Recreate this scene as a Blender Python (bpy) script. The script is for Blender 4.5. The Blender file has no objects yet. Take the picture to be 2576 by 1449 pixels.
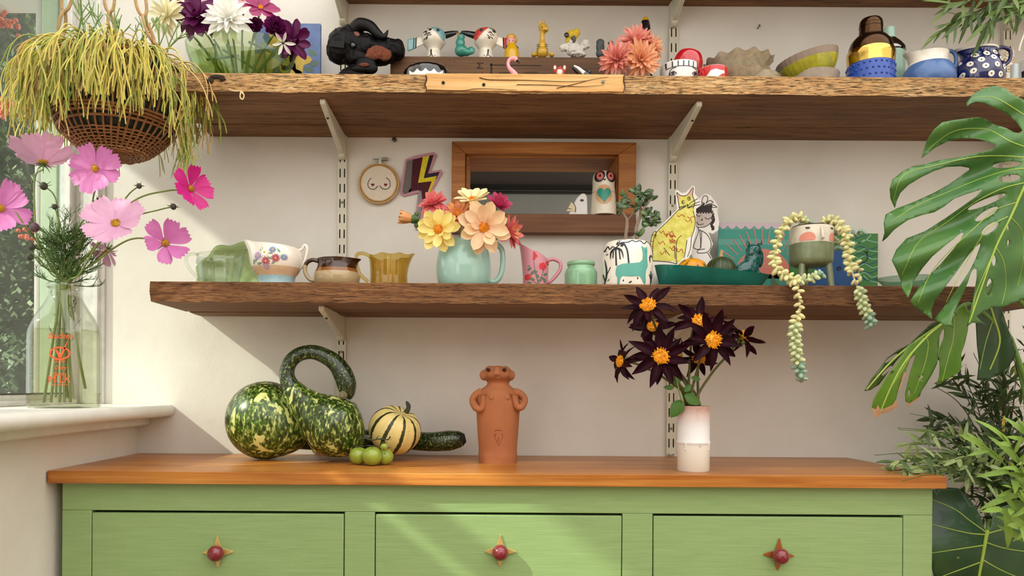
import bpy, bmesh, math, random
from mathutils import Vector, Matrix, noise
from mathutils.geometry import delaunay_2d_cdt
# ------------------------------------------------------------------ camera, sky, sun, exposure
SC = bpy.context.scene
C = SC.collection
D, F, EYE = 2.3, 1935.0, 1.052          # distance to the back wall (m), focal length (px of 2576), eye height (m)
PX0, PY0, ROLL = 1215.0, 975.0, math.radians(0.36)
cr_, sr_ = math.cos(ROLL), math.sin(ROLL)
cam = bpy.data.cameras.new('camera'); cam_o = bpy.data.objects.new('camera', cam); C.objects.link(cam_o)
cam.sensor_width = 36.0; cam.lens = F/2576*36.0
cam.shift_x = (1288-PX0)/2576; cam.shift_y = (PY0-724.5)/2576
cam.clip_start = 0.05
cam_o.matrix_world = Matrix(((cr_, -sr_, 0, 0), (0, 0, -1, -D), (sr_, cr_, 0, EYE), (0, 0, 0, 1)))
SC.camera = cam_o
world = bpy.data.worlds.new('sky'); SC.world = world; world.use_nodes = True
bg = world.node_tree.nodes['Background']; bg.inputs[0].default_value = (1.0, 0.97, 0.925, 1); bg.inputs[1].default_value = 1.9
SUN_K = 2.0
sun_d = Vector((SUN_K, 1.0, -0.78*SUN_K)).normalized()
sun = bpy.data.lights.new('sun', 'SUN'); sun.energy = 3.1; sun.angle = math.radians(1.2); sun.color = (1.0, 0.92, 0.78)
sun_o = bpy.data.objects.new('sun', sun); C.objects.link(sun_o); sun_o.location = (-4, -3, 5)
sun_o.rotation_euler = sun_d.to_track_quat('-Z', 'Y').to_euler()
vs = SC.view_settings; vs.view_transform = 'Standard'; vs.look = 'None'; vs.gamma = 1.0; vs.use_curve_mapping = False; vs.exposure = 0.5
SC.cycles.transparent_max_bounces = 24; SC.cycles.max_bounces = 14; SC.cycles.transmission_bounces = 14
R = random.Random(7)
PI = math.pi
# ------------------------------------------------------------------ helpers
def W(px, py, Y):
    a, b = px-PX0, PY0-py
    k = (D+Y)/F
    return Vector(((a*cr_-b*sr_)*k, Y, EYE+(a*sr_+b*cr_)*k))
def lin(c):
    return c/12.92 if c <= .04045 else ((c+.055)/1.055)**2.4
def col(h):
    if not isinstance(h, str): return tuple(h)+((1,) if len(h) == 3 else ())
    h = h.lstrip('#'); return tuple(lin(int(h[i:i+2], 16)/255) for i in (0, 2, 4))+(1,)
_m = {}
def nodes(name):
    m = bpy.data.materials.new(name); m.use_nodes = True
    nt = m.node_tree; return m, nt, nt.nodes['Principled BSDF']
def N(nt, t, **kw):
    n = nt.nodes.new(t)
    for k, v in kw.items(): setattr(n, k, v)
    return n
def coords(nt, scale=(1, 1, 1), rot=(0, 0, 0)):
    tc = N(nt, 'ShaderNodeTexCoord'); mp = N(nt, 'ShaderNodeMapping')
    mp.inputs['Scale'].default_value = scale; mp.inputs['Rotation'].default_value = rot
    nt.links.new(tc.outputs['Object'], mp.inputs[0]); return mp.outputs[0]
def tex(nt, co, scale, detail=3, rough=.55, dist=0):
    n = N(nt, 'ShaderNodeTexNoise'); n.inputs['Scale'].default_value = scale; n.inputs['Detail'].default_value = detail
    n.inputs['Roughness'].default_value = rough; n.inputs['Distortion'].default_value = dist
    nt.links.new(co, n.inputs['Vector']); return n.outputs['Fac']
def ramp(nt, fac, stops, interp='LINEAR'):
    r = N(nt, 'ShaderNodeValToRGB'); cr = r.color_ramp; cr.interpolation = interp
    while len(cr.elements) < len(stops): cr.elements.new(.5)
    for e, (p, c) in zip(cr.elements, stops): e.position = p; e.color = col(c)
    nt.links.new(fac, r.inputs[0]); return r.outputs[0]
def mixc(nt, fac, a, b, mode='MIX'):
    n = N(nt, 'ShaderNodeMix', data_type='RGBA', blend_type=mode)
    for s, v in ((n.inputs[0], fac), (n.inputs[6], a), (n.inputs[7], b)):
        if hasattr(v, 'node'): nt.links.new(v, s)
        elif isinstance(v, (int, float)): s.default_value = v
        else: s.default_value = col(v)
    return n.outputs[2]
def bump(nt, b, h, strength, dist=.002):
    n = N(nt, 'ShaderNodeBump'); n.inputs['Strength'].default_value = strength; n.inputs['Distance'].default_value = dist
    nt.links.new(h, n.inputs['Height']); nt.links.new(n.outputs[0], b.inputs['Normal'])
def mth(nt, op, a, b=None, c=None):
    n = N(nt, 'ShaderNodeMath', operation=op)
    for s, v in zip(n.inputs, (a, b, c)):
        if v is None: continue
        if hasattr(v, 'node'): nt.links.new(v, s)
        else: s.default_value = v
    return n.outputs[0]
def mat(name, c, rough=.5, var=0, vs=25, bmp=0, bs=250, metal=0, coat=0, sss=0, spec=.5, trl=0, c2=None):
    """plain surface: a colour with an optional mottle, fine relief and gloss"""
    if name in _m: return _m[name]
    m, nt, b = nodes(name); _m[name] = m
    c = col(c); b.inputs['Base Color'].default_value = c
    b.inputs['Roughness'].default_value = rough; b.inputs['Metallic'].default_value = metal
    b.inputs['Coat Weight'].default_value = coat; b.inputs['Coat Roughness'].default_value = .06
    b.inputs['Specular IOR Level'].default_value = spec
    if sss: b.inputs['Subsurface Weight'].default_value = sss; b.inputs['Subsurface Scale'].default_value = .01
    if var or c2:
        f = tex(nt, coords(nt), vs, 4)
        lo = tuple(max(0, x*(1-var)) for x in c[:3]); hi = col(c2) if c2 else tuple(min(1, x*(1+var)) for x in c[:3])
        nt.links.new(ramp(nt, f, [(.3, lo), (.7, hi)]), b.inputs['Base Color'])
    if bmp: bump(nt, b, tex(nt, coords(nt), bs, 4), bmp)
    if trl:
        t = N(nt, 'ShaderNodeBsdfTranslucent'); t.inputs[0].default_value = c
        mx = N(nt, 'ShaderNodeMixShader'); mx.inputs[0].default_value = trl
        nt.links.new(b.outputs[0], mx.inputs[1]); nt.links.new(t.outputs[0], mx.inputs[2])
        nt.links.new(mx.outputs[0], nt.nodes['Material Output'].inputs[0])
    return m
def wood(name, stops, grain=(1.4, 30, 30), fine=5, crack=.0, cc='#1c110a', rough=.6, bmp=.3, knots=0):
    if name in _m: return _m[name]
    m, nt, b = nodes(name); _m[name] = m
    co = coords(nt, grain)
    a = tex(nt, co, 1.0, 5, .6, .6); f2 = tex(nt, coords(nt, tuple(g*fine for g in grain)), 1.0, 3, .6)
    f = mth(nt, 'MULTIPLY_ADD', f2, .35, mth(nt, 'MULTIPLY', a, .75))
    c = ramp(nt, f, stops)
    big = tex(nt, coords(nt, (2.0, 5, 5)), 1.2, 2)
    c = mixc(nt, ramp(nt, big, [(.35, (0, 0, 0)), (.65, (.45, .45, .45))]), c, stops[0][1], 'MIX')
    h = f
    if crack:
        k = tex(nt, coords(nt, (grain[0]*4, grain[1]*4.5, grain[2]*4.5)), 1.0, 4, .65, .4)
        km = ramp(nt, k, [(.5+.22*(1-crack), (0, 0, 0)), (.62+.2*(1-crack), (1, 1, 1))])
        c = mixc(nt, km, c, cc); h = mth(nt, 'SUBTRACT', f, km)
    nt.links.new(c, b.inputs['Base Color']); b.inputs['Roughness'].default_value = rough
    b.inputs['Specular IOR Level'].default_value = .35
    bump(nt, b, h, bmp, .004)
    return m
def glass(name, c, walls=4, edge=.35, refl=.9, ior=1.45):
    """clear or tinted glass: light passes straight through, tinted more at the grazing edges, with a Fresnel-like sheen"""
    if name in _m: return _m[name]
    m, nt, b = nodes(name); _m[name] = m; nt.nodes.remove(b); c = col(c); q = tuple(x**(1.0/walls) for x in c[:3])
    lw = N(nt, 'ShaderNodeLayerWeight'); pw = mth(nt, 'POWER', lw.outputs['Facing'], 4.0)
    t = N(nt, 'ShaderNodeBsdfTransparent'); nt.links.new(mixc(nt, mth(nt, 'MULTIPLY', pw, 1.0-edge), q, tuple(x**2.2*.55 for x in q)), t.inputs[0])
    g = N(nt, 'ShaderNodeBsdfGlossy'); g.inputs['Roughness'].default_value = .03
    mx = N(nt, 'ShaderNodeMixShader'); nt.links.new(mth(nt, 'MULTIPLY_ADD', mth(nt, 'POWER', lw.outputs['Facing'], 5.0), refl*.8, .045), mx.inputs[0])
    nt.links.new(t.outputs[0], mx.inputs[1]); nt.links.new(g.outputs[0], mx.inputs[2])
    nt.links.new(mx.outputs[0], nt.nodes['Material Output'].inputs[0]); return m
def pane(name, c='#f4faf8'):
    m, nt, b = nodes(name); _m[name] = m; nt.nodes.remove(b)
    t = N(nt, 'ShaderNodeBsdfTransparent'); t.inputs[0].default_value = col(c)
    g = N(nt, 'ShaderNodeBsdfGlossy'); g.inputs['Roughness'].default_value = .02
    lw = N(nt, 'ShaderNodeLayerWeight'); fr = N(nt, 'ShaderNodeMath', operation='MULTIPLY_ADD'); pw = N(nt, 'ShaderNodeMath', operation='POWER'); pw.inputs[1].default_value = 5
    nt.links.new(lw.outputs['Facing'], pw.inputs[0]); nt.links.new(pw.outputs[0], fr.inputs[0]); fr.inputs[1].default_value = .9; fr.inputs[2].default_value = .04
    mx = N(nt, 'ShaderNodeMixShader'); nt.links.new(fr.outputs[0], mx.inputs[0])
    nt.links.new(t.outputs[0], mx.inputs[1]); nt.links.new(g.outputs[0], mx.inputs[2])
    nt.links.new(mx.outputs[0], nt.nodes['Material Output'].inputs[0]); return m
def cr(pts, n=4, closed=False):
    """smooth curve through points"""
    P = [Vector(p) for p in pts]; out = []; L = len(P)
    rng = range(L if closed else L-1)
    for i in rng:
        if closed: p0, p1, p2, p3 = P[(i-1) % L], P[i], P[(i+1) % L], P[(i+2) % L]
        else: p0, p1, p2, p3 = P[max(i-1, 0)], P[i], P[i+1], P[min(i+2, L-1)]
        for j in range(n):
            t = j/n
            out.append(.5*((2*p1)+(p2-p0)*t+(2*p0-5*p1+4*p2-p3)*t*t+(3*p1-p0-3*p2+p3)*t**3))
    if not closed: out.append(P[-1])
    return out
def frame_of(d):
    d = d.normalized(); u = Vector((0, 0, 1)) if abs(d.z) < .9 else Vector((1, 0, 0))
    x = d.cross(u).normalized(); return x, x.cross(d).normalized()
class MB:
    def __init__(s): s.v = []; s.f = []; s.m = []
    def add(s, vs, fs, mi=0):
        o = len(s.v); s.v += [tuple(v) for v in vs]; s.f += [tuple(i+o for i in f) for f in fs]; s.m += [mi]*len(fs); return s
    def box(s, x0, x1, y0, y1, z0, z1, mi=0):
        return s.add([(x0, y0, z0), (x1, y0, z0), (x1, y1, z0), (x0, y1, z0), (x0, y0, z1), (x1, y0, z1), (x1, y1, z1), (x0, y1, z1)],
                     [(3, 2, 1, 0), (4, 5, 6, 7), (0, 1, 5, 4), (1, 2, 6, 5), (2, 3, 7, 6), (3, 0, 4, 7)], mi)
    def tube(s, pts, r, n=6, mi=0, cap=True, closed=False):
        P = [Vector(p) for p in pts]; L = len(P)
        if L < 2: return s
        rr = r if isinstance(r, (list, tuple)) else [r]*L
        if len(rr) != L:
            rr = [rr[min(int(i/(L-1)*(len(rr)-1)), len(rr)-2)]*(1-((i/(L-1)*(len(rr)-1)) % 1 if i < L-1 else 1))+rr[min(int(i/(L-1)*(len(rr)-1)), len(rr)-2)+1]*((i/(L-1)*(len(rr)-1)) % 1 if i < L-1 else 1) for i in range(L)]
        vs = []; x = None
        for i in range(L):
            d = (P[(i+1) % L]-P[i-1]) if closed else (P[min(i+1, L-1)]-P[max(i-1, 0)])
            if d.length < 1e-9: d = Vector((0, 0, 1))
            d.normalize()
            if x is None: x, y = frame_of(d)
            else:
                x = x-d*x.dot(d)
                if x.length < 1e-6: x, y = frame_of(d)
                x.normalize(); y = x.cross(d)
            for j in range(n):
                a = 2*PI*j/n; vs.append(P[i]+(x*math.cos(a)+y*math.sin(a))*rr[i])
        fs = []
        for i in range(L if closed else L-1):
            for j in range(n):
                a, b = i*n+j, i*n+(j+1) % n; c, d2 = ((i+1) % L)*n+(j+1) % n, ((i+1) % L)*n+j
                fs.append((a, d2, c, b))
        if cap and not closed: fs += [tuple(range(n)), tuple((L-1)*n+j for j in range(n-1, -1, -1))]
        return s.add(vs, fs, mi)
    def lathe(s, prof, n=36, c=(0, 0, 0), fn=None, mats=None, mi=0, sx=1, sy=1):
        vs = []; fs = []; L = len(prof); start = len(s.f)
        for (r, z) in prof:
            for j in range(n):
                a = 2*PI*j/n; x, y, zz = r*math.cos(a)*sx, r*math.sin(a)*sy, z
                if fn: x, y, zz = fn(x, y, zz, a, r)
                vs.append((x+c[0], y+c[1], zz+c[2]))
        mm = []
        for i in range(L-1):
            for j in range(n):
                fs.append((i*n+j, i*n+(j+1) % n, (i+1)*n+(j+1) % n, (i+1)*n+j)); mm.append(mats[i] if mats else mi)
        if prof[0][0] > 1e-6: fs.append(tuple(range(n-1, -1, -1))); mm.append(mats[0] if mats else mi)
        if prof[-1][0] > 1e-6: fs.append(tuple((L-1)*n+j for j in range(n))); mm.append(mats[-1] if mats else mi)
        s.add(vs, fs); s.m[start:] = mm; return s
    def ell(s, c, r, n=14, m=9, rot=None, mi=0):
        r = (r, r, r) if isinstance(r, (int, float)) else r; vs = []; c = Vector(c)
        M = rot.to_matrix() if rot is not None else None
        for i in range(m+1):
            t = PI*i/m
            for j in range(n):
                a = 2*PI*j/n; p = Vector((r[0]*math.sin(t)*math.cos(a), r[1]*math.sin(t)*math.sin(a), r[2]*math.cos(t)))
                vs.append(c+(M @ p if M else p))
        fs = [(i*n+j, (i+1)*n+j, (i+1)*n+(j+1) % n, i*n+(j+1) % n) for i in range(m) for j in range(n)]
        return s.add(vs, fs, mi)
    def grid(s, fn, nu, nv, mi=0, wrap=False):
        vs = [fn(i/nu, j/nv) for i in range(nu+1) for j in range(nv+1)]
        fs = [(i*(nv+1)+j, (i+1)*(nv+1)+j, (i+1)*(nv+1)+j+1, i*(nv+1)+j+1) for i in range(nu) for j in range(nv)]
        return s.add(vs, fs, mi)
    def prism(s, outline, mapf, t, mi=0):
        """outline (2D) extruded by t along the third argument of mapf(u, v, w)"""
        n = len(outline); a = [mapf(u, v, 0) for u, v in outline]; b = [mapf(u, v, t) for u, v in outline]
        fs = [tuple(range(n)), tuple(range(2*n-1, n-1, -1))]+[(i, i+n, (i+1) % n+n, (i+1) % n) for i in range(n)]
        return s.add(a+b, fs, mi)
    def flat(s, v2, fs, mapf, mi=0): return s.add([mapf(u, v) for u, v in v2], fs, mi)
    def build(s, name, mats, parent=None, smooth=True, loc=None, ang=40, bevel=0, kind=None, label=None):
        me = bpy.data.meshes.new(name); me.from_pydata(s.v, [], s.f)
        for m in (mats if isinstance(mats, (list, tuple)) else [mats]): me.materials.append(m)
        if any(s.m): me.polygons.foreach_set('material_index', s.m)
        me.validate(); bm = bmesh.new(); bm.from_mesh(me)
        bmesh.ops.remove_doubles(bm, verts=bm.verts, dist=1e-6); bmesh.ops.recalc_face_normals(bm, faces=bm.faces); bm.to_mesh(me); bm.free()
        if smooth: me.shade_smooth(); me.set_sharp_from_angle(angle=math.radians(ang))
        o = bpy.data.objects.new(name, me); C.objects.link(o)
        if parent is not None: o.parent = parent
        if loc is not None: o.location = loc
        if bevel:
            b = o.modifiers.new('bevel', 'BEVEL'); b.width = bevel; b.segments = 2; b.limit_method = 'ANGLE'; b.angle_limit = math.radians(50)
        if kind: o['kind'] = kind
        if label: o['label'] = label
        return o
def thing(name, label, cat, loc=(0, 0, 0), group=None):
    o = bpy.data.objects.new(name, None); o.empty_display_size = .02; C.objects.link(o); o.location = loc
    o['label'] = label; o['category'] = cat
    if group: o['group'] = group
    return o
def tag(o, label, cat, group=None):
    o['label'] = label; o['category'] = cat
    if group: o['group'] = group
    return o
def struct(o): o['kind'] = 'structure'; return o
def inst(me, name, parent, M, kind=None):
    o = bpy.data.objects.new(name, me); C.objects.link(o); o.parent = parent; o.matrix_local = M
    return o
class PX:
    """a thing's own frame: origin on the surface it stands on; p() turns a point of the picture at this depth into local metres"""
    def __init__(s, px, Y, zb, r=0):
        s.px = px; s.fz = 1-r/F; s.Y = Y; s.k = (D+Y)/F; b = (zb-EYE)/s.k
        s.o = Vector((((px-PX0)*cr_-b*sr_)*s.k, Y, zb))
    def p(s, px, py, dy=0): return W(px, py, s.Y+dy)-s.o
    def z(s, py): return (W(s.px, py, s.Y).z-EYE)*s.fz+EYE-s.o.z   # seen over the near rim, r px in front of the centre
    def prof(s, L): return [(r*s.k, s.z(y)) for r, y in L]
def smooth_prof(L, n=4): return [(max(v.x, 0), v.y) for v in cr([(r, z, 0) for r, z in L], n)]
def vessel(prof, t, bottom=None):
    """closed vessel wall from an outer profile (bottom to top)"""
    out = [(0, prof[0][1])]+list(prof)
    inner = [(max(r-t, .0005), z) for r, z in reversed(prof)]
    inner = [(r, max(z, prof[0][1]+t)) for r, z in inner]
    return out+inner+[(0, prof[0][1]+t)]
def rad_at(prof, z):
    for (r0, z0), (r1, z1) in zip(prof, prof[1:]):
        if min(z0, z1) <= z <= max(z0, z1) and abs(z1-z0) > 1e-9:
            return r0+(r1-r0)*(z-z0)/(z1-z0)
    return prof[-1][0] if z > max(p[1] for p in prof) else prof[0][0]
def onto(prof, O, eps=.0006, cxpx=None):
    """maps a picture point to the front of a turned surface"""
    cxl = 0 if cxpx is None else (cxpx-O.px)*O.k
    def f(px, py):
        z = O.z(py); x = (px-O.px)*O.k-cxl; r = rad_at(prof, z)+eps
        x = max(-r*.995, min(r*.995, x)); return (x+cxl, -math.sqrt(r*r-x*x), z)
    return f
def onplane(O, dy=0): return lambda px, py: tuple(O.p(px, py, dy))
def pip(p, poly):
    x, y = p; c = False; j = len(poly)-1
    for i in range(len(poly)):
        xi, yi = poly[i]; xj, yj = poly[j]
        if (yi > y) != (yj > y) and x < (xj-xi)*(y-yi)/(yj-yi)+xi: c = not c
        j = i
    return c
def fill(outline, holes=(), sp=8.0):
    """triangulated area with inner points about sp apart"""
    loops = [list(outline)]+[list(h) for h in holes]; V = []; E = []
    for lp in loops:
        o = len(V); pts = []
        for i in range(len(lp)):
            a, b = Vector(lp[i][:2]), Vector(lp[(i+1) % len(lp)][:2]); n = max(1, int((b-a).length/(sp*1.3)))
            pts += [a.lerp(b, j/n) for j in range(n)]
        V += pts; E += [(o+i, o+(i+1) % len(pts)) for i in range(len(pts))]
    xs = [p[0] for p in outline]; ys = [p[1] for p in outline]
    y = min(ys)+sp/2; row = 0
    nb = len(V)
    while y < max(ys):
        x = min(xs)+(sp/2 if row % 2 else 0)
        while x < max(xs):
            if pip((x, y), outline) and not any(pip((x, y), h) for h in holes): V.append(Vector((x, y)))
            x += sp
        y += sp*.87; row += 1
    r = delaunay_2d_cdt(V, E, [], 0, 1e-4)
    v2 = [(p.x, p.y) for p in r[0]]; tr = []
    for f in r[2]:
        c = (sum(v2[i][0] for i in f)/len(f), sum(v2[i][1] for i in f)/len(f))
        if pip(c, outline) and not any(pip(c, h) for h in holes): tr.append(tuple(f))
    return v2, tr
def stroke(pts, w, n=3, taper=False, smooth=True):
    P = cr([(p[0], p[1], 0) for p in pts], n) if smooth and len(pts) > 2 else [Vector((p[0], p[1], 0)) for p in pts]
    v = []; L = len(P)
    for i, p in enumerate(P):
        d = P[min(i+1, L-1)]-P[max(i-1, 0)]
        if d.length < 1e-9: d = Vector((1, 0, 0))
        d.normalize(); q = Vector((-d.y, d.x, 0))*w/2
        if taper: q *= max(.15, math.sin(PI*(i+.6)/(L+.2)))
        v += [(p.x+q.x, p.y+q.y), (p.x-q.x, p.y-q.y)]
    return v, [(2*i, 2*i+1, 2*i+3, 2*i+2) for i in range(L-1)]
def circ(cx, cy, rx, ry=None, n=14, rot=0):
    ry = ry or rx; ca, sa = math.cos(rot), math.sin(rot)
    return [(cx+rx*math.cos(2*PI*i/n)*ca-ry*math.sin(2*PI*i/n)*sa, cy+rx*math.cos(2*PI*i/n)*sa+ry*math.sin(2*PI*i/n)*ca) for i in range(n)]
def textmesh(s, size, shear=0):
    cu = bpy.data.curves.new('lettering', 'FONT'); cu.body = s; cu.size = size; cu.shear = shear; cu.align_x = 'CENTER'; cu.resolution_u = 3
    o = bpy.data.objects.new('lettering', cu); C.objects.link(o)
    me = bpy.data.meshes.new_from_object(o.evaluated_get(bpy.context.evaluated_depsgraph_get()))
    v = [(p.co.x, p.co.y) for p in me.vertices]; f = [tuple(p.vertices) for p in me.polygons]
    bpy.data.objects.remove(o); bpy.data.meshes.remove(me); bpy.data.curves.remove(cu)
    return v, f
def blob(name, ells, mt, parent, voxel, sm=6, loc=None, disp=None):
    """rounded body: overlapping ovals (centre, radii[, rotation]) merged into one skin"""
    mb = MB()
    for e in ells: mb.ell(e[0], e[1], 16, 10, e[2] if len(e) > 2 else None)
    o = mb.build(name, mt, parent, loc=loc)
    r = o.modifiers.new('merge', 'REMESH'); r.mode = 'VOXEL'; r.voxel_size = voxel; r.use_smooth_shade = True
    s = o.modifiers.new('soften', 'SMOOTH'); s.factor = .5; s.iterations = sm
    if disp:
        t = bpy.data.textures.new(name+'_relief', 'CLOUDS'); t.noise_scale = disp[0]
        d = o.modifiers.new('relief', 'DISPLACE'); d.texture = t; d.strength = disp[1]; d.texture_coords = 'LOCAL'
    return o
def petal(key, L, Wd, prof, curl, cup, mt, nu=8, nv=6, notch=0, ruffle=0, twist=0, seed=0):
    if key in _p: return _p[key]
    rr = random.Random(seed); ph = rr.random()*6
    def wid(u):
        for (a, wa), (b, wb) in zip(prof, prof[1:]):
            if a <= u <= b: return wa+(wb-wa)*(u-a)/(b-a)
        return prof[-1][1]
    mb = MB()
    def fn(u, q):
        v = q*2-1; w = wid(u)*Wd/2
        ln = L*u*(1-notch*(u**3)*(.5+.5*math.cos(v*PI*3+ph*.1))) if notch else L*u
        z = curl*L*u*u+cup*Wd*v*v*wid(u)+ruffle*L*math.sin(v*7+ph+u*3)*u*u*abs(v)
        x = v*w; tw = twist*u
        return (x*math.cos(tw), ln, z+x*math.sin(tw))
    mb.grid(fn, nu, nv)
    o = mb.build('petal', mt, None); me = o.data; bpy.data.objects.remove(o)
    _p[key] = me; return me
_p = {}
def aim(n, up=None):
    n = Vector(n).normalized(); u = Vector((0, 0, 1)) if abs(n.z) < .95 else Vector((0, 1, 0))
    a = u.cross(n).normalized(); return a, n.cross(a).normalized(), n
def ring_of(root, c, n, meshes, count, tilt, r0=0, phase=0, scale=1, jit=.12, name='petal', rnd=R):
    a, b, n = aim(n); out = []
    for i in range(count):
        th = phase+2*PI*i/count+rnd.uniform(-jit, jit); rd = a*math.cos(th)+b*math.sin(th)
        t = math.radians(tilt)+rnd.uniform(-jit, jit)
        d = rd*math.cos(t)+n*math.sin(t); nn = n*math.cos(t)-rd*math.sin(t); tg = d.cross(nn)
        s = scale*rnd.uniform(.9, 1.08)
        M = Matrix(((tg.x*s, d.x*s, nn.x*s, 0), (tg.y*s, d.y*s, nn.y*s, 0), (tg.z*s, d.z*s, nn.z*s, 0), (0, 0, 0, 1)))
        M.translation = Vector(c)+rd*r0
        out.append(inst(meshes[rnd.randrange(len(meshes))], name, root, M))
    return out
def solidify(o, t):
    m = o.modifiers.new('thickness', 'SOLIDIFY'); m.thickness = t; m.offset = 0; return o
# ------------------------------------------------------------------ the room
WALL = None
def wallmat():
    m, nt, b = nodes('white_painted_plaster'); co = coords(nt)
    f = tex(nt, co, 2.2, 5, .6); c = ramp(nt, f, [(.3, '#d9d2c8'), (.6, '#e6e1d9'), (.8, '#ece8e2')])
    sc = tex(nt, coords(nt, (9, 9, 3)), 4.0, 6, .7); k = ramp(nt, sc, [(.74, (0, 0, 0)), (.76, (.55, .55, .55))])
    c = mixc(nt, k, c, '#a89a8b'); nt.links.new(c, b.inputs['Base Color']); b.inputs['Roughness'].default_value = .7
    b.inputs['Specular IOR Level'].default_value = .25
    h = mth(nt, 'ADD', tex(nt, co, 14, 5, .6), mth(nt, 'MULTIPLY', tex(nt, co, 120, 3), .25)); bump(nt, b, h, .28, .006); return m
WALL = wallmat()
WHITEWOOD = mat('white_gloss_paint', '#e4e2da', .4, .06, 18, .25, 60)
FRAMEW = mat('worn_white_window_paint', '#d8d6cf', .5, .12, 30, .4, 90)
ZU = W(1300, 187, -.342).z; ZUb = W(1300, 236, -.342).z
ZL = W(1300, 713, -.36).z; ZLb = W(1300, 765, -.36).z
ZW = W(1288, 1192, -.493).z
XL = -1.028                                    # left wall below the sill
hx0, hx1 = W(1172, 460, 0).x, W(1566, 460, 0).x; hz0, hz1 = W(1370, 544, -.03).z, W(1370, 384, -.03).z   # hatch opening
mb = MB(); T = .14
mb.box(-1.225, hx0, 0, T, -.05, 2.7); mb.box(hx1, 2.6, 0, T, -.05, 2.7); mb.box(hx0, hx1, 0, T, -.05, hz0); mb.box(hx0, hx1, 0, T, hz1, 2.7)
struct(mb.build('wall_back', WALL, smooth=False))
# room seen through the hatch
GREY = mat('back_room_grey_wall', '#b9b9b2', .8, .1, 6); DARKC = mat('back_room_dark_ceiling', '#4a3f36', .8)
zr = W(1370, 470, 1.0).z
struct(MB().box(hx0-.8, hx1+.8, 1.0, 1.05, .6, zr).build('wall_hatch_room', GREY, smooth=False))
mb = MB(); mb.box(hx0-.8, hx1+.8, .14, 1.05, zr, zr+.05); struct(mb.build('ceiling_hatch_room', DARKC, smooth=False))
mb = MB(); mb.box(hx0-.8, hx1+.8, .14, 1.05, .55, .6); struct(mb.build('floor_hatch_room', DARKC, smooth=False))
mb = MB(); mb.box(hx0-.8, hx1+.8, .965, 1.0, zr-.016, zr); mb.box(hx0-.8, hx1+.8, .96, .985, zr-.036, zr-.028); mb.box(hx0+.02, hx0+.026, .96, .98, zr-.09, zr-.028); mb.box(hx0+.02, hx0+.05, .955, .99, zr-.03, zr-.01)
struct(mb.build('trim_1', mat('dark_curtain_rail', '#33312e', .5)))
# left wall below the sill, unseen piers, panel and bar added further along to cut the sun
mb = MB(); zs = EYE-.096
mb.box(-1.30, XL, -3.2, 0, -.05, zs)
struct(mb.build('wall_left', WALL, smooth=False))
mb = MB()
mb.box(-1.28, -1.15, -.84, -.66, zs, 2.7); mb.box(-1.28, -1.15, -2.3, -1.95, zs, 2.7)
mb.box(-1.28, -1.17, -1.95, -.84, zs, EYE+.42); mb.box(-1.27, -1.2, -1.95, -.84, EYE+.525, EYE+.57)
struct(mb.build('wall_sun_mask', WALL, smooth=False))
struct(MB().box(2.5, 2.6, -4.6, 0, -.05, 2.7).build('wall_right', WALL, smooth=False))
struct(MB().box(-1.3, 2.6, -4.7, -4.6, -.05, 2.1).build('wall_front_light_block', mat('light_block_wall', '#a89a84', .8), smooth=False))  # unseen wall, added and sized to hold back low skylight
mb = MB(); mb.box(-1.3, 2.6, -4.7, .0, -.09, -.05)
FLOORM = wood('floor_boards', [(.25, '#5b4431'), (.55, '#8a6a4b'), (.8, '#a88460')], (1.2, 10, 10), rough=.55)
struct(mb.build('floor', FLOORM, smooth=False))
# sill board with rounded nose
SZ = EYE-.056
mb = MB(); P = [(-1.225, SZ-.036), (-1.225, SZ), (-.945, SZ)]
P += [(-.938+.018*math.sin(a), SZ-.018+.018*math.cos(a)) for a in [PI*i/10 for i in range(11)]]+[(-1.0, SZ-.036)]
mb.prism(P, lambda u, v, w: (u, -3.1+w, v), 3.098); sill = struct(mb.build('window_sill', WHITEWOOD, ang=50)); 
mb = MB(); mb.box(XL, XL+.034, -3.1, -.001, SZ-.062, SZ-.036); o = struct(mb.build('trim_2', WHITEWOOD, bevel=.004))
# window: frame pieces in the corner, bottom rail, glass
w1 = bpy.data.objects.new('window_1', None); C.objects.link(w1); w1.location = (-1.225, -.02, SZ); struct(w1); L1 = Vector(w1.location)
def wbox(name, x0, x1, y0, y1, z0, z1, m=FRAMEW, bv=.003):
    mb = MB(); mb.box(x0-L1.x, x1-L1.x, y0-L1.y, y1-L1.y, z0-L1.z, z1-L1.z); return mb.build(name, m, w1, bevel=bv)
xa, xb, xc = W(262, 700, -.01).x, W(237, 700, -.03).x, W(186, 700, -.045).x
wbox('lining', xb, xa, -.008, 0, SZ, 2.7); wbox('jamb', xc, xb, -.014, 0, SZ, 2.7); wbox('bead', xb-.008, xb+.006, -.019, -.0, SZ, 2.7)
GX = -1.232
wbox('stile', GX-.02, GX+.012, -.03, -.0, SZ, 2.7)
wbox('bottom_rail', GX-.022, GX+.012, -.655, -.035, SZ, SZ+.03); wbox('bottom_bead', GX-.012, GX+.03, -.655, -.02, SZ, SZ+.014)
wbox('putty_line', GX-.005, GX+.014, -.655, -.035, SZ+.03, SZ+.034, mat('dirty_putty', '#4d4a45', .8))
PANE = pane('window_glass')
wbox('pane', GX-.003, GX+.001, -.655, -.035, SZ+.03, 2.7, PANE, 0)
w2 = bpy.data.objects.new('window_2', None); C.objects.link(w2); w2.location = (-1.24, -1.4, EYE+.42); struct(w2)
MB().box(-.002, .002, -.55, .56, 0, 1.25).build('pane', PANE, w2)
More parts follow.
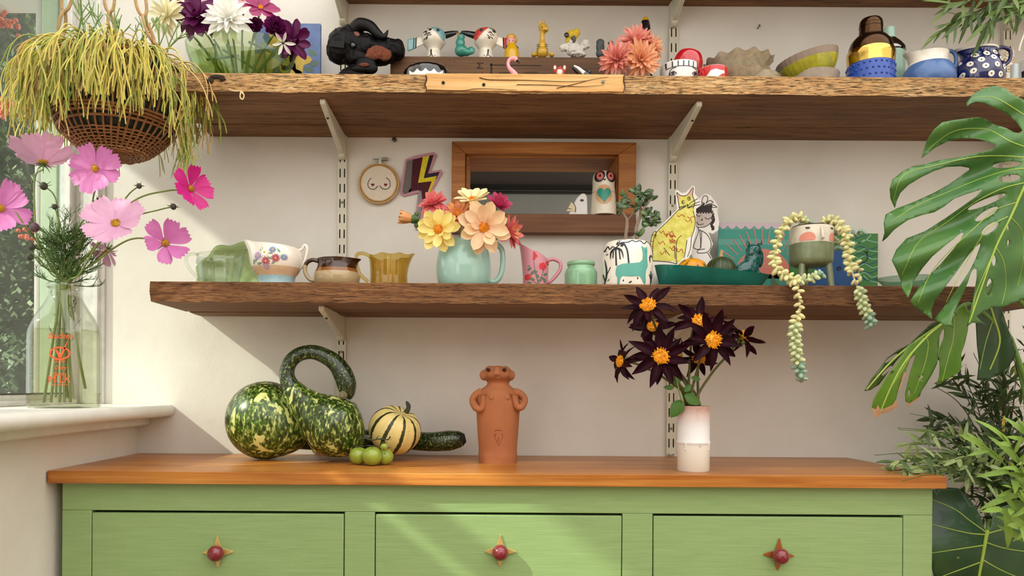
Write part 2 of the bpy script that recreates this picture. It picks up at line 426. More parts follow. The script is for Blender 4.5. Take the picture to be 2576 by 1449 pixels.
# outside: exterior return painted pale green, pale post, added sun-blocking wall above, garden
EXT = mat('pale_green_outside_paint', '#aebd9f', .6, .06, 20, .3, 50); EXB = mat('pale_blue_outside_paint', '#c9d6d0', .6, .04); EXP = mat('grey_white_post_paint', '#b9b3aa', .6, .08, 14, .3, 60)
xg0, xg1, xg2, xg3 = W(74, 600, .03).x, W(101, 600, .03).x, W(142, 600, .03).x, W(190, 600, .03).x
struct(MB().box(xg1, xg2, .03, .09, -.05, 2.7).build('trim_3', EXT, bevel=.003)); struct(MB().box(xg2, xg3+.02, .036, .09, -.05, 2.7).build('trim_4', EXB, bevel=.003))
mb = MB(); mb.tube([(xg0/2+xg1/2, .06, -.05), (xg0/2+xg1/2, .06, 2.7)], (xg1-xg0)/2*.99, 16); struct(mb.build('trim_5', EXP))
SUN_EDGE = .79
mb = MB(); ex = -1.9; ez = EYE+SUN_EDGE+.78*(-1.225-ex)
mb.box(ex-.02, ex, -4.2, .55, ez, EYE+4.6); mb.box(ex, -1.25, -4.2, .55, ez+.06, ez+.10)  # unseen wall and soffit, added to block the sun above this edge
struct(mb.build('wall_sun_block', mat('sun_block_board', '#d8d3c8', .7)))
struct(MB().box(-12, -1.31, -6, 9, -.35, -.3).build('ground_garden', mat('garden_soil', '#4a4531', .9, .3, 4)))
# ------------------------------------------------------------------ shelves
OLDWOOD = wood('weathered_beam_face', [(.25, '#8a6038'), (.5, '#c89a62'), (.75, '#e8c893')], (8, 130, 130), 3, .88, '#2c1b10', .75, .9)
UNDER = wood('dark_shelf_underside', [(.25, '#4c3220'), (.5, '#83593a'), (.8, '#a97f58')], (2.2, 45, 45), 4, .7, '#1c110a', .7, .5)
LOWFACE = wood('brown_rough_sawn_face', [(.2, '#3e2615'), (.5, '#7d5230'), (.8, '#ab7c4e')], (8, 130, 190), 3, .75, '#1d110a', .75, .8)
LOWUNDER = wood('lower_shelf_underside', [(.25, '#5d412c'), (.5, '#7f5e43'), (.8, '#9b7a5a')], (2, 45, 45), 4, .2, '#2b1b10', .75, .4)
PATCH = wood('pale_patch_wood', [(.25, '#a9753f'), (.5, '#d9a867'), (.8, '#f0cf96')], (2.5, 70, 70), 3, .3, '#4a2c17', .6, .35)
def beam(mb, x0, x1, y0, y1, z0, z1, seed, n=90, wob=.0035, mface=0, mund=1, skew=0):
    """rough board: wavering front edge, front face material 0, rest material 1"""
    def wv(i, q): return noise.noise(Vector((i*.55, q*3.1+seed, seed)))*wob+noise.noise(Vector((i*1.7, q*7+seed, 1)))*wob*.6
    rings = []
    for i in range(n+1):
        x = x0+(x1-x0)*i/n
        rings.append([(x+(skew if i == 0 else 0), y0+wv(i, 0), z0+wv(i, 1)+.001), (x, y0+wv(i, 2)*.6, (z0+z1)/2), (x, y0+wv(i, 3), z1-.003), (x, y0+.004+wv(i, 4)*.5, z1), (x+(skew if i == 0 else 0)*0, y1, z1), (x+(-skew if i == 0 else 0), y1, z0), (x, (y0+y1)/2, z0+wv(i, 5)*.4)])
    vs = [p for r in rings for p in r]; m = 7
    for j in range(m):
        fs = [(i*m+j, i*m+(j+1) % m, (i+1)*m+(j+1) % m, (i+1)*m+j) for i in range(n)]
        mb.add(vs, fs, mface if j in (0, 1, 2) else mund) if j == 0 else None
        if j: mb.f += [tuple(q for q in f) for f in fs]; mb.m += [mface if j in (1, 2) else mund]*len(fs)
    mb.f += [tuple(range(m-1, -1, -1)), tuple(n*m+j for j in range(m))]; mb.m += [mface, mface]
def shelf(name, label, x0, x1, y0, z0, z1, mats, seed, skew=0, holes=()):
    o = thing(name, label, 'shelf', ((x0+x1)/2, y0/2, z0)); l = o.location
    yb_ = y0*.30
    mb = MB(); beam(mb, x0-l.x, x1-l.x, y0-l.y, yb_-l.y-.003, 0, z1-z0, seed, skew=skew); mb.build('board', mats, o, ang=30)
    mb = MB(); beam(mb, x0-l.x+(.03 if skew > .01 else .002), x1-l.x, yb_-l.y, 0-l.y-.001, -.003, z1-z0-.002, seed+3, skew=.004, mface=1, wob=.002); mb.build('back_board', mats, o, ang=30); return o
ux0 = W(386, 190, -.342).x; ux1 = 2.2
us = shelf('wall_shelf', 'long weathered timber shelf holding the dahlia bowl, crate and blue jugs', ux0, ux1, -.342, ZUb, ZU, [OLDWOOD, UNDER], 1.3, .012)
O = Vector(us.location)
pa, pb = W(1071, 210, -.345), W(1570, 210, -.345)
mb = MB(); beam(mb, pa.x-O.x, pb.x-O.x, -.3475-O.y, -.30-O.y, ZUb-O.z+.004, ZU-O.z+.0005, 5.2, 40, .0016, 0, 0)
pat = mb.build('patch_piece', PATCH, us, ang=30, label='pale newer wood strip let into the shelf edge')
HOLE = mat('dark_hole', '#1b120c', .9); STEEL = mat('dull_steel', '#6b6a66', .4, metal=.9)
for px, py in ((1115, 208), (1517, 206), (1217, 213)):
    c = W(px, py, -.349)-O; mb = MB(); mb.lathe([(0, -.002), (.0035, -.002), (.0042, .0005), (.002, .0012), (0, .0012)], 12)
    mb.v = [(x, -z, y) for x, y, z in mb.v]; mb.build('screw_hole', HOLE if py != 206 else STEEL, pat, loc=c)
CRK = mat('dark_wood_crack', '#3a2313', .9)
for L, r in (([(1071, 190), (1073, 200), (1069, 212), (1073, 224), (1071, 233)], .0016), ([(1570, 190), (1569, 205), (1572, 218), (1567, 233)], .0014), ([(1206, 195), (1225, 200), (1250, 201), (1330, 202), (1420, 205), (1480, 203)], .0009), ([(1300, 213), (1380, 214), (1460, 218), (1520, 214)], .0007), ([(1075, 226), (1160, 228), (1205, 223), (1300, 226)], .0008), ([(1400, 222), (1440, 213), (1490, 200), (1530, 194)], .0007)):
    mb = MB(); mb.tube(cr([W(x, y, -.3488)-O for x, y in L], 5), [r*1.2, r, r*.4], 5); mb.build('crack', CRK, pat)
# curled dry tendril caught under the front edge, dark brown lumps as a notch in the beam
c = PX(520, -.345, ZU); mb = MB(); mb.ell(c.p(546, 193), (.020, .0022, .0055), 10, 7); mb.ell(c.p(528, 203), (.010, .0022, .0075), 10, 7); mb.ell(c.p(560, 199), (.009, .0022, .004), 10, 7); o = mb.build('old_notch', mat('dark_brown_notch', '#2c1f17', .9, .3, 60, .8, 120), us); o.location = c.o-O
mb = MB(); c = PX(610, -.35, ZUb)
mb.tube(cr([c.p(576, 224), c.p(590, 229), c.p(604, 229), c.p(610, 236)], 4), .0012, 5); mb.tube(cr([c.p(607, 230), c.p(614, 240), c.p(610, 250), c.p(604, 244)], 4, True), .0016, 5, closed=True)
tag(mb.build('dry_tendril', mat('pale_dry_tendril', '#e6cf9d', .7), loc=c.o), 'small curled pale dry tendril under the upper shelf edge', 'dry stem')
lx0 = W(376, 728, -.36).x; lx1 = W(2600, 740, -.36).x
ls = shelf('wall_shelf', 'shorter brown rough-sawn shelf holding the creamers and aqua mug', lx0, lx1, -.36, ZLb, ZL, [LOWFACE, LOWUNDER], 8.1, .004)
zt = W(1500, 12, 0).z
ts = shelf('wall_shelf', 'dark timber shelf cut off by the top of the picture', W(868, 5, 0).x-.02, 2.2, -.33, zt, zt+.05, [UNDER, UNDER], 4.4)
CREAM = mat('cream_enamelled_steel', '#d3cdb9', .4, .05, 30)
SLOT = mat('slot_shadow_hole', '#15130f', .9)
def upright(px, y0, y1, label, screws):
    zb = W(px, y1, 0).z; zt_ = W(px, y0, 0).z; X = W(px, (y0+y1)/2, -.014).x
    o = thing('shelf_upright', label, 'shelf rail', (X, 0, zb), 'slotted wall uprights'); h = zt_-zb; w = .0133; mb = MB(); f0, f1 = -.0145, -.0128
    for a, b in ((-w, -.0083), (-.0048, .0048), (.0083, w)): mb.box(a, b, f0, f1, 0, h)
    z = .012
    while z < h:
        for a, b in ((-.0083, -.0048), (.0048, .0083)): mb.box(a, b, f0, f1, z-.0095, min(z+.0095, h))
        z += .0452
    mb.box(-w, -w+.0014, f1, -.0005, 0, h); mb.box(w-.0014, w, f1, -.0005, 0, h); mb.build('rail', CREAM, o, smooth=False)
    MB().box(-w+.002, w-.002, -.006, -.004, 0, h).build('slot_back', SLOT, o)
    for sy in screws:
        z = W(px, sy, 0).z-zb; mb = MB(); mb.lathe([(0, .0025), (.0025, .0022), (.0038, .0006), (.0042, 0), (0, 0)][::-1], 14); mb.v = [(x, -zz-.0146, y+z) for x, y, zz in mb.v]; mb.box(-.003, .003, -.0175, -.0168, z-.0006, z+.0006)
        mb.build('screw', mat('dull_brass_screw', '#8b836b', .4, metal=.6), o)
upright(861, -60, 1000, 'cream slotted upright between the floral jug and embroidery hoop', [512, 886])
upright(1692, -60, 1143, 'cream slotted upright behind the white vase of dark dahlias', [520, 1078])
upright(2533, -60, 1150, 'cream slotted upright behind the monstera leaf', [])
def bracket(px, zt_, label, ln=.30):
    X = W(px, 400, -.02).x; o = thing('shelf_bracket', label, 'bracket', (X, 0, zt_), 'cream shelf brackets')
    P = [(-.012, 0), (-ln, 0), (-ln-.004, -.004), (-ln-.002, -.014), (-ln+.03, -.020), (-.05, -.062), (-.03, -.066), (-.016, -.062), (-.012, -.05)]
    mb = MB(); mb.prism(P, lambda u, v, w: (-.0075+w, u, v), .015); mb.build('arm', CREAM, o, bevel=.003)
    mb = MB(); mb.prism([(-.016, 0), (-.03, 0), (-.04, -.068), (-.030, -.076), (-.016, -.076)], lambda u, v, w: (-.010+w, u, v), .020); mb.build('heel', CREAM, o, bevel=.004)
    mb = MB(); mb.ell((0, -ln+.065, -.0285), (.0035, .004, .002)); mb.build('bolt_hole', SLOT, o)
zub, zlb = ZUb, ZLb
bracket(861, zub, 'cream bracket under the thick upper shelf near the floral jug'); bracket(1692, zub, 'cream bracket under the thick upper shelf above the paper cat'); bracket(2533, zub, 'cream bracket mostly hidden behind the monstera leaf')
bracket(861, zlb, 'cream bracket under the lower shelf above the looped gourd'); bracket(1692, zlb, 'cream bracket under the lower shelf behind the dark dahlias'); 
bracket(861, zt, 'cream bracket at the top edge above the black animal head'); bracket(1692, zt, 'cream bracket at the top edge above the pink dahlias'); bracket(2533, zt, 'cream bracket in the top corner behind the drooping leaves')
# ------------------------------------------------------------------ hatch frame
PINE = wood('orange_pine', [(.25, '#6a3a17'), (.5, '#a4652c'), (.8, '#c98c4a')], (2.2, 45, 45), 4, .14, '#331a0b', .5, .25)
fr = thing('hatch_frame', 'deep orange pine frame around the serving hatch in the wall', 'frame', (W(1368, 470, -.03).x, 0, W(1368, 587, -.03).z)); l = fr.location
ox0, ox1, oz0, oz1 = W(1136, 470, -.035).x-l.x, W(1600, 470, -.035).x-l.x, 0, W(1368, 357, -.035).z-l.z
ix0, ix1, iz0, iz1 = W(1170, 470, -.035).x-l.x, W(1556, 470, -.035).x-l.x, W(1368, 538, -.035).z-l.z, W(1368, 387, -.035).z-l.z
def fboard(P, y0=-.036, y1=-.0005): mb = MB(); mb.prism(P, lambda u, v, w: (u, y0+w, v), y1-y0); mb.build('frame_board', PINE, fr, bevel=.002)
fboard([(ox0, oz0), (ix0, iz0), (ix0, iz1), (ox0, oz1)]); fboard([(ox1, oz0), (ox1, oz1), (ix1, iz1), (ix1, iz0)]); fboard([(ox0, oz1), (ix0, iz1), (ix1, iz1), (ox1, oz1)])
mb = MB(); mb.box(ox0, ox1, -.04, -.0005, 0, iz0-.001); mb.build('frame_board', wood('brown_pine_ledge', [(.25, '#4a2a17'), (.5, '#76492c'), (.8, '#9a6b45')], (1.4, 22, 40), 4, .15, '#241208', .55, .3), fr, bevel=.002)
ya, yb = -.0005, .139
MB().box(hx0+.0005-l.x, ix0+.012, -.012, yb, iz0+.001, iz1).build('lining_board', PINE, fr, bevel=.001); MB().box(ix1-.004, hx1-.0005-l.x, -.012, yb, iz0+.001, iz1).build('lining_board', PINE, fr, bevel=.001)
MB().box(ix0+.012, ix1-.004, -.012, yb, iz1-.004, hz1-l.z-.0005).build('lining_board', PINE, fr); MB().box(ix0+.012, ix1-.004, -.012, yb, hz0-l.z+.0005, iz0).build('lining_board', PINE, fr)
ZH = iz0+l.z
# ------------------------------------------------------------------ sideboard
GREEN = None
def greenmat():
    m, nt, b = nodes('sage_green_paint'); f = tex(nt, coords(nt, (3, 3, 40)), 3, 4, .6)
    nt.links.new(ramp(nt, f, [(.3, '#8aa86c'), (.7, '#95b378')]), b.inputs['Base Color']); b.inputs['Roughness'].default_value = .38
    h = tex(nt, coords(nt, (6, 6, 150)), 2.5, 4, .6); bump(nt, b, h, .16, .003); return m
GREEN = greenmat()
YF = -.463
sb = thing('sideboard', 'sage green painted sideboard with three drawers and star knobs', 'sideboard', (W(1250, 1400, YF).x, -.23, -.05)); l = Vector(sb.location)
def sx(px): return W(px, 1300, YF).x-l.x
def sz(py, px=1255): return W(px, py, YF).z-l.z
x0, x1 = sx(156), sx(2346); top = ZW-.0292-l.z; zd1 = sz(1290); zd0 = zd1-.215; y0 = YF-l.y; y1 = -.004-l.y
def sbox(name, *a, m=None, par=None, bv=.0018): mb = MB(); mb.box(*a); return mb.build(name, m or GREEN, par or sb, bevel=bv)
sbox('rail', x0, x1, y0, y0+.022, zd1, top)
d = [(231, 866), (944, 1565), (1643, 2272)]
st = [(156, 230), (867, 943), (1566, 1642), (2273, 2346)]
for a, b in st: sbox('stile', sx(a), sx(b), y0, y0+.022, .06, zd1)
sbox('rail', x0, x1, y0+.0005, y0+.022, .06, zd0-.005); 
sbox('side_panel', x0, x0+.02, y0+.022, y1, 0, top); sbox('side_panel', x1-.02, x1, y0+.022, y1, 0, top); sbox('back_panel', x0+.02, x1-.02, y1-.012, y1, 0, top)
RED = mat('oxblood_glazed_knob', '#7d1f2b', .22, coat=.6); BRASS = mat('brushed_brass_star', '#d9bd74', .38, .08, 40, metal=.55); COPPER = mat('copper_star', '#a9662f', .4, .08, 40, metal=.5)
for i, (a, b) in enumerate(d):
    xa_, xb_ = sx(a)+.0012, sx(b)-.0012; kx = [548, 1258, 1958][i]; ky = [1389, 1387, 1396][i]
    dr = sbox('drawer', xa_, xb_, y0-.0012, y0+.02, zd0, zd1-.0055, bv=.0022)
    c = W(kx, ky, YF-.003)-l; mb = MB()
    pts = []; arms = [(39, 0), (42, PI/2), (38, PI), (38, 3*PI/2)]; k = (D+YF)/F
    tilt = [.03, 0, -.05][i]
    for ln, an in arms:
        for dr_, rad in ((-PI/4, 15), (-.40, 21), (-.15, 30), (-.035, ln), (.035, ln), (.15, 30), (.40, 21)): pts.append((rad*k*math.cos(an+dr_+tilt), rad*k*math.sin(an+dr_+tilt)))
    mb.prism(pts, lambda u, v, w: (u, -w, v), .002); mb.build('star_plate', [BRASS, BRASS, COPPER][i], dr, loc=c, bevel=.0005)
    mb = MB(); mb.lathe([(0, 0), (.0158, .0015)]+[(.0195*math.sin(t), .0135-.0195*math.cos(t)) for t in [.95+(PI-.95)*q/12 for q in range(13)]], 24)
    mb.v = [(x, -z, y) for x, y, z in mb.v]; mb.build('knob', RED, dr, loc=c+Vector((0, -.002, 0)))
# worktop of planks
TOPW = wood('oiled_pine_worktop', [(.25, '#7d4313'), (.48, '#b26c2b'), (.75, '#dc9b4c')], (1.6, 60, 60), 3, .3, '#3c1d0b', .32, .18)
wt = thing('worktop', 'oiled orange pine plank worktop lying on the green sideboard', 'worktop', (0, -.25, ZW-.029)); l = wt.location
wx0, wx1 = XL+.002, W(2380, 1205, -.49).x
ys = [-.493, -.465, -.365, -.262, -.155, -.052, -.001]
for a, b in zip(ys, ys[1:]):
    P = [(wx0, a), (wx1, a), (wx1, b-.0006), (wx0, b-.0006)]
    if a == ys[0]: P = [(wx0+.012, a), (wx0+.002, a+.003), (wx0, a+.014), (wx0, b-.0006), (wx1, b-.0006), (wx1, a)]
    mb = MB(); mb.prism(P, lambda u, v, w: (u, v-l.y, w), .029); mb.build('plank', TOPW, wt, bevel=.0012)
# ------------------------------------------------------------------ on the worktop
def gourdmat(name, dark, mid, cream, stretch, thr, orange=None):
    m, nt, b = nodes(name)
    co = coords(nt, stretch); a = tex(nt, co, 1.0, 2, .5, .5); f = tex(nt, coords(nt, tuple(s*3.2 for s in stretch)), 1.0, 3, .6, .4)
    base = ramp(nt, f, [(.42, dark), (.55, mid), (.68, cream)])
    k = ramp(nt, a, [(thr, (0, 0, 0)), (thr+.035, (1, 1, 1))]); c = mixc(nt, k, base, cream)
    nt.links.new(c, b.inputs['Base Color']); b.inputs['Roughness'].default_value = .3; b.inputs['Coat Weight'].default_value = .25
    bump(nt, b, f, .04, .002); return m
GM1 = gourdmat('mottled_green_gourd_skin', '#24360f', '#557521', '#d9dd8c', (38, 38, 17), .60)
GM2 = gourdmat('mottled_dark_gourd_skin', '#1f2c0c', '#4d6a1c', '#d2d683', (42, 42, 20), .61)
GNECK = gourdmat('speckled_dark_green_neck', '#0f1c0b', '#1d3012', '#8fa35a', (75, 75, 60), .70)
STEMB = mat('dry_corky_stem', '#7b7657', .8, .25, 60, .5, 120)
g = 'gourds and squashes on the worktop'
def axis_lathe(mb, pts, radii, n=28, mi=0): mb.tube(pts, radii, n, mi)
# round gourd lying with its neck stretched behind the others
O = PX(668, -.17, ZW); o = thing('neck_gourd', 'round mottled green and cream gourd, its dark neck stretching behind the squash', 'gourd', O.o, g)
mb = MB(); c = O.p(668, 1057); rx = 97*O.k; rz = c.z
def rg(t): return (rx*math.sin(t)*(1+.03*math.cos(t)), 0, 0)
def body(u, q):
    t = PI*u; a = 2*PI*q
    x = -math.cos(t)*rx; r = rz*math.sin(t)**.95
    if u > .62: s_ = (u-.62)/.38; r = max(r, rz*.30*(1-s_*.15)) if u > .8 else r; 
    return (c.x+x+(.03*max(0, u-.7)/.3), r*math.cos(a)+.0, max(c.z+r*math.sin(a)*1.0-(.028*max(0, u-.62)/.38), .0005))
mb.grid(body, 30, 32); mb.build('body', GM1, o, ang=80)
mb = MB(); P = cr([O.p(735, 1083, .01), O.p(800, 1100, .05), O.p(900, 1104, .09), O.p(1000, 1106, .09), O.p(1080, 1111, .06), O.p(1130, 1108, .05), O.p(1160, 1104, .05)], 6)
P = [Vector((p.x, p.y, max(p.z, .0285))) for p in P]
mb.tube(P, [.052, .036, .028, .026, .027, .029, .022], 20); mb.build('neck', GNECK, o, ang=80)
mb = MB(); mb.tube([P[-1], P[-1]+Vector((.012, .0, .003))], [.0225, .012], 14); mb.build('stem_end', mat('dark_corky_end', '#2b2a1c', .8, .2, 60), o)
# looped gourd
O = PX(835, -.24, ZW); o = thing('swan_neck_gourd', 'tall gourd with a dark swan neck looped over its mottled body', 'gourd', O.o, g)
mb = MB(); B = [O.p(*q) for q in ((905, 1136), (893, 1124), (872, 1104), (842, 1076), (806, 1048), (776, 1024), (750, 999), (732, 975))]
B = [Vector((p.x, p.y, p.z)) for p in B]
rr = [2, 34, 62, 81, 66, 46, 34, 26]
Pb = cr(B, 5); mb.tube(Pb, [r*O.k for r in rr], 30)
mb.v = [(x, y, max(z, .0005)) for x, y, z in mb.v]; mb.build('body', GM2, o, ang=80)
mb = MB(); Nk = [O.p(*q) for q in ((738, 983), (724, 955), (723, 928), (735, 905), (757, 890), (788, 886), (820, 897), (845, 915), (862, 940), (872, 968), (873, 990), (869, 1000))]
Pn = cr(Nk, 5)
mb.tube(Pn, [r*O.k for r in (25, 20, 18.5, 18, 18, 18.5, 20, 22, 25, 25, 19, 12)], 22); mb.build('neck', GNECK, o, ang=80)
mb = MB(); e = O.p(863, 994, -.02); mb.lathe([(0, 0), (.0115, 0), (.010, .004), (.006, .007), (.0055, .012), (0, .012)], 14); mb.v = [(e.x+x, e.y-.0-z, e.z+y) for x, y, z in mb.v]; mb.build('stem_end', STEMB, o)
# striped squash
def stripemat():
    m, nt, b = nodes('cream_squash_with_green_stripes'); tc = N(nt, 'ShaderNodeTexCoord'); sp = N(nt, 'ShaderNodeSeparateXYZ'); nt.links.new(tc.outputs['Object'], sp.inputs[0])
    an = mth(nt, 'ARCTAN2', sp.outputs[1], sp.outputs[0]); nz = tex(nt, coords(nt), 55, 4, .7)
    w = mth(nt, 'ADD', mth(nt, 'SINE', mth(nt, 'MULTIPLY', an, 10.0)), mth(nt, 'MULTIPLY', mth(nt, 'SUBTRACT', nz, .5), 1.1))
    k = ramp(nt, w, [(.0, (0, 0, 0)), (.70, (0, 0, 0)), (.75, (1, 1, 1))]); sk = ramp(nt, tex(nt, coords(nt), 110, 3, .7), [(.66, (0, 0, 0)), (.7, (1, 1, 1))])
    c = mixc(nt, sk, '#e3cd84', '#5a5a24'); c = mixc(nt, k, c, '#2c3516'); nt.links.new(c, b.inputs['Base Color']); b.inputs['Roughness'].default_value = .38; return m
O = PX(993, -.2, ZW); o = thing('striped_squash', 'small ribbed cream squash with dark green stripes and curved stem', 'squash', O.o, g)
mb = MB(); n = 80; R0 = .069
def sq(u, q):
    t = PI*u; a = 2*PI*q; rib = 1+.045*abs(math.sin(a*5+PI/4))**.7
    r = R0*math.sin(t)**.8*rib; z = -math.cos(t)*.062*(1-.16*math.exp(-((u-1)/.12)**2))
    return (r*math.cos(a), r*math.sin(a), z)
mb.grid(sq, 24, n); bd = mb.build('body', stripemat(), o, ang=80); bd.location = O.p(993, 1081); bd.rotation_euler = (.35, .42, 0)
mb = MB(); mb.tube(cr([O.p(1014, 1045), O.p(1024, 1035), O.p(1028, 1022), O.p(1024, 1014), O.p(1021, 1013)], 4), [.008, .0062, .006, .005, .004], 9); mb.build('stem', mat('dark_grey_green_stem', '#3a3b2a', .8, .2, 60), o)
# green tomatoes on the vine
TOM = mat('unripe_tomato_skin', '#93a53a', .25, .18, 30, coat=.3, sss=.1); gt = 'green tomatoes in front of the squash'
VINE = mat('dark_green_vine', '#333d1d', .7)
for px, py, r, Y, lb in ((902, 1129, 24, -.30, 'green tomato furthest towards the looped gourd'), (936, 1135, 26, -.325, 'round pale-green tomato at the front of the trio'), (968, 1133, 22, -.30, 'green tomato closest to the striped squash'), (966, 1124, 10, -.335, 'tiny pale green tomato on top of the trio')):
    O = PX(px, Y, ZW); zc = max(r*O.k*.92, O.z(py)) if r < 15 else r*O.k*.93
    o = thing('green_tomato', lb, 'tomato', O.o, gt); mb = MB(); mb.ell((0, 0, zc), (r*O.k, r*O.k, r*O.k*.93), 22, 14); mb.build('fruit', TOM, o, ang=80)
    mb = MB()
    for i in range(5):
        a = i*1.257+px; q = Vector((math.cos(a), math.sin(a), 0)); tp = Vector((0, 0, zc+r*O.k*.9)); mb.tube(cr([tp, tp+q*r*O.k*.35+Vector((0, 0, .003)), tp+q*r*O.k*.75+Vector((0, 0, .002-.002*i % .003))], 3), [.0016, .0014, .0004], 5)
    mb.build('calyx', VINE, o)
    if r == 26:
        mb = MB(); z0 = zc+.03; mb.tube(cr([O.p(900, 1108), O.p(915, 1102), O.p(935, 1107), O.p(955, 1104), O.p(975, 1106), O.p(982, 1098)], 4), .002, 6)
        for x in (908, 926, 946, 962): mb.tube(cr([O.p(x, 1105), O.p(x+4, 1099), O.p(x+9, 1096+(x % 5))], 3), [.0015, .0005], 5)
        mb.build('vine', VINE, o)
# terracotta figurine
TERRA = mat('terracotta', '#a9673f', .8, .09, 16, .25, 160); TDARK = mat('terracotta_incised', '#7a3f22', .9)
O = PX(1252, -.22, ZW); o = thing('clay_figurine', 'terracotta figurine of a standing person with folded arms', 'figurine', O.o)
pr = smooth_prof(O.prof([(48, 1156), (49, 1145), (48, 1128), (51, 1090), (54, 1040), (55, 1015), (53, 995), (46, 982), (34, 973), (28, 967), (29, 960), (40, 953)]), 4)
pr[0] = (pr[0][0], 0.0); pr = [(r, max(z, 0)) for r, z in pr]
mb = MB(); mb.lathe([(0, 0)]+pr+[(0, pr[-1][1])], 40, sy=.86); mb.build('body', TERRA, o, ang=60)
k = O.k; blob('head', [(O.p(1252, 941), (36*k, 27*k, 21*k)), (O.p(1252, 951), (24*k, 22*k, 14*k)), (O.p(1219, 944), (13*k, 9*k, 14*k)), (O.p(1283, 944), (13*k, 9*k, 14*k)), (O.p(1234, 930), (14*k, 18*k, 10*k)), (O.p(1270, 931), (14*k, 18*k, 10*k))], TERRA, o, .0022, 4)
f = -.031
for x in (1228, 1269): mb = MB(); mb.ell(O.p(x, 930, f+.004), (5.5*k, 4.5*k, 4.5*k)); mb.build('eye', mat('terracotta_eye_hole', '#3d1c0f', .9), o)
mb = MB(); mb.add([O.p(1246, 923, f+.002), O.p(1254, 923, f+.002), O.p(1259, 942, f-.010), O.p(1242, 942, f-.010), O.p(1250, 943, f+.006)], [(0, 1, 2, 3), (3, 2, 4), (0, 3, 4), (1, 4, 2)]); mb.build('nose', TERRA, o, bevel=.001)
mb = MB(); mb.ell(O.p(1253, 951, f+.004), (6*k, 4*k, 3*k)); mb.ell(O.p(1254, 956, f+.004), (6.5*k, 4*k, 3*k)); mb.build('mouth', TERRA, o)
for s_, pts in ((0, ((1212, 985), (1196, 995), (1190, 1010), (1198, 1026), (1209, 1029), (1215, 1018), (1216, 1002), (1215, 990))), (1, ((1293, 985), (1311, 993), (1319, 1008), (1311, 1024), (1301, 1022), (1296, 1008), (1292, 990)))):
    mb = MB(); m_ = len(pts); mb.tube(cr([O.p(x, y, (-.030 if i > 2 else -.010)-.012*(i/m_)) for i, (x, y) in enumerate(pts)], 4), [10*k, 9.5*k, 9*k, 8*k, 7*k], 12); arm = mb.build('arm', TERRA, o)
    mb = MB(); ex = pts[-1]
    for q in range(4): mb.tube([O.p(ex[0]-6+q*4, ex[1]+2, -.048), O.p(ex[0]-6.5+q*4.2, ex[1]-7, -.049)], [.0019, .0016], 6)
    mb.build('fingers', TERRA, arm)
mp = onto(pr, O, .0)
def fy(px, py, e): p = mp(px, py); return Vector((p[0], p[1]*.86-e, p[2]))
for x in (1236, 1273): mb = MB(); mb.ell(fy(x, 999, 0), (7*k, 3.2*k, 7*k)); mb.build('breast', TERRA, o)
mb = MB()
for P, w in (([(1243, 1082), (1252, 1079), (1261, 1081)], 1.6), ([(1243, 1090), (1264, 1090)], 1.6), ([(1242, 1093), (1253, 1119), (1264, 1093), (1242, 1092)], 1.6), ([(1252, 1097), (1252, 1109)], 1.6)):
    v, fs = stroke(P, w, 3, smooth=False); mb.flat(v, fs, lambda a, b: fy(a, b, .0006))
mb.build('incised_lines', TDARK, o)
# white vase
O = PX(1744, -.40, ZW); VW = mat('speckled_white_glaze', '#e9e6e3', .4, .05, 90, .15, 200); VB = mat('matt_cream_stoneware', '#e6dfd2', .65, .05, 60, .2, 200); VP = mat('pink_blush_glaze', '#cfa79c', .45, .1, 60, .1, 200)
o = thing('cylinder_vase', 'tall white cylinder vase with a pink rim and dripped glaze line', 'vase', O.o)
def rz_(y): return O.z(y)
pr = O.prof([(38, 1186), (39.5, 1182), (39.5, 1120), (39.5, 1117), (41.5, 1114), (41.5, 1110), (39.5, 1107), (39.5, 1060), (39.5, 1036), (39.5, 1026), (39, 1021)]); pr[0] = (pr[0][0], 0)
vp = vessel(pr, .004); mm = [1]*3+[1, 0, 0, 0, 0, 0, 3, 2]+[2]*30; mm = mm[:len(vp)-1]
def vasemat():
    m, nt, b = nodes('white_to_pink_glaze'); tc = N(nt, 'ShaderNodeTexCoord'); sp = N(nt, 'ShaderNodeSeparateXYZ'); nt.links.new(tc.outputs['Object'], sp.inputs[0])
    z = mth(nt, 'ADD', mth(nt, 'MULTIPLY', sp.outputs[2], 1/.155), mth(nt, 'MULTIPLY', mth(nt, 'SUBTRACT', tex(nt, coords(nt), 90, 4), .5), .12))
    nt.links.new(ramp(nt, z, [(0, '#e4ddd0'), (.42, '#e6dfd3'), (.46, '#eae8e6'), (.7, '#e6e2e2'), (.88, '#d9c3bd'), (1.0, '#b98f80')]), b.inputs['Base Color']); b.inputs['Roughness'].default_value = .42; return m
mb = MB(); mb.lathe(vp, 44); mb.build('body', vasemat(), o, ang=50)
for x, y in ((1716, 1128), (1774, 1129), (1750, 1119)):
    mb = MB(); e = onto(pr, O, .0005)(x, 1112); b_ = onto(pr, O, .0005)(x, y); mb.tube([e, b_], [.003, .0022], 8); mb.ell(b_, .0028, 8, 6); mb.build('glaze_drip', VW, o)
rimY = 1024
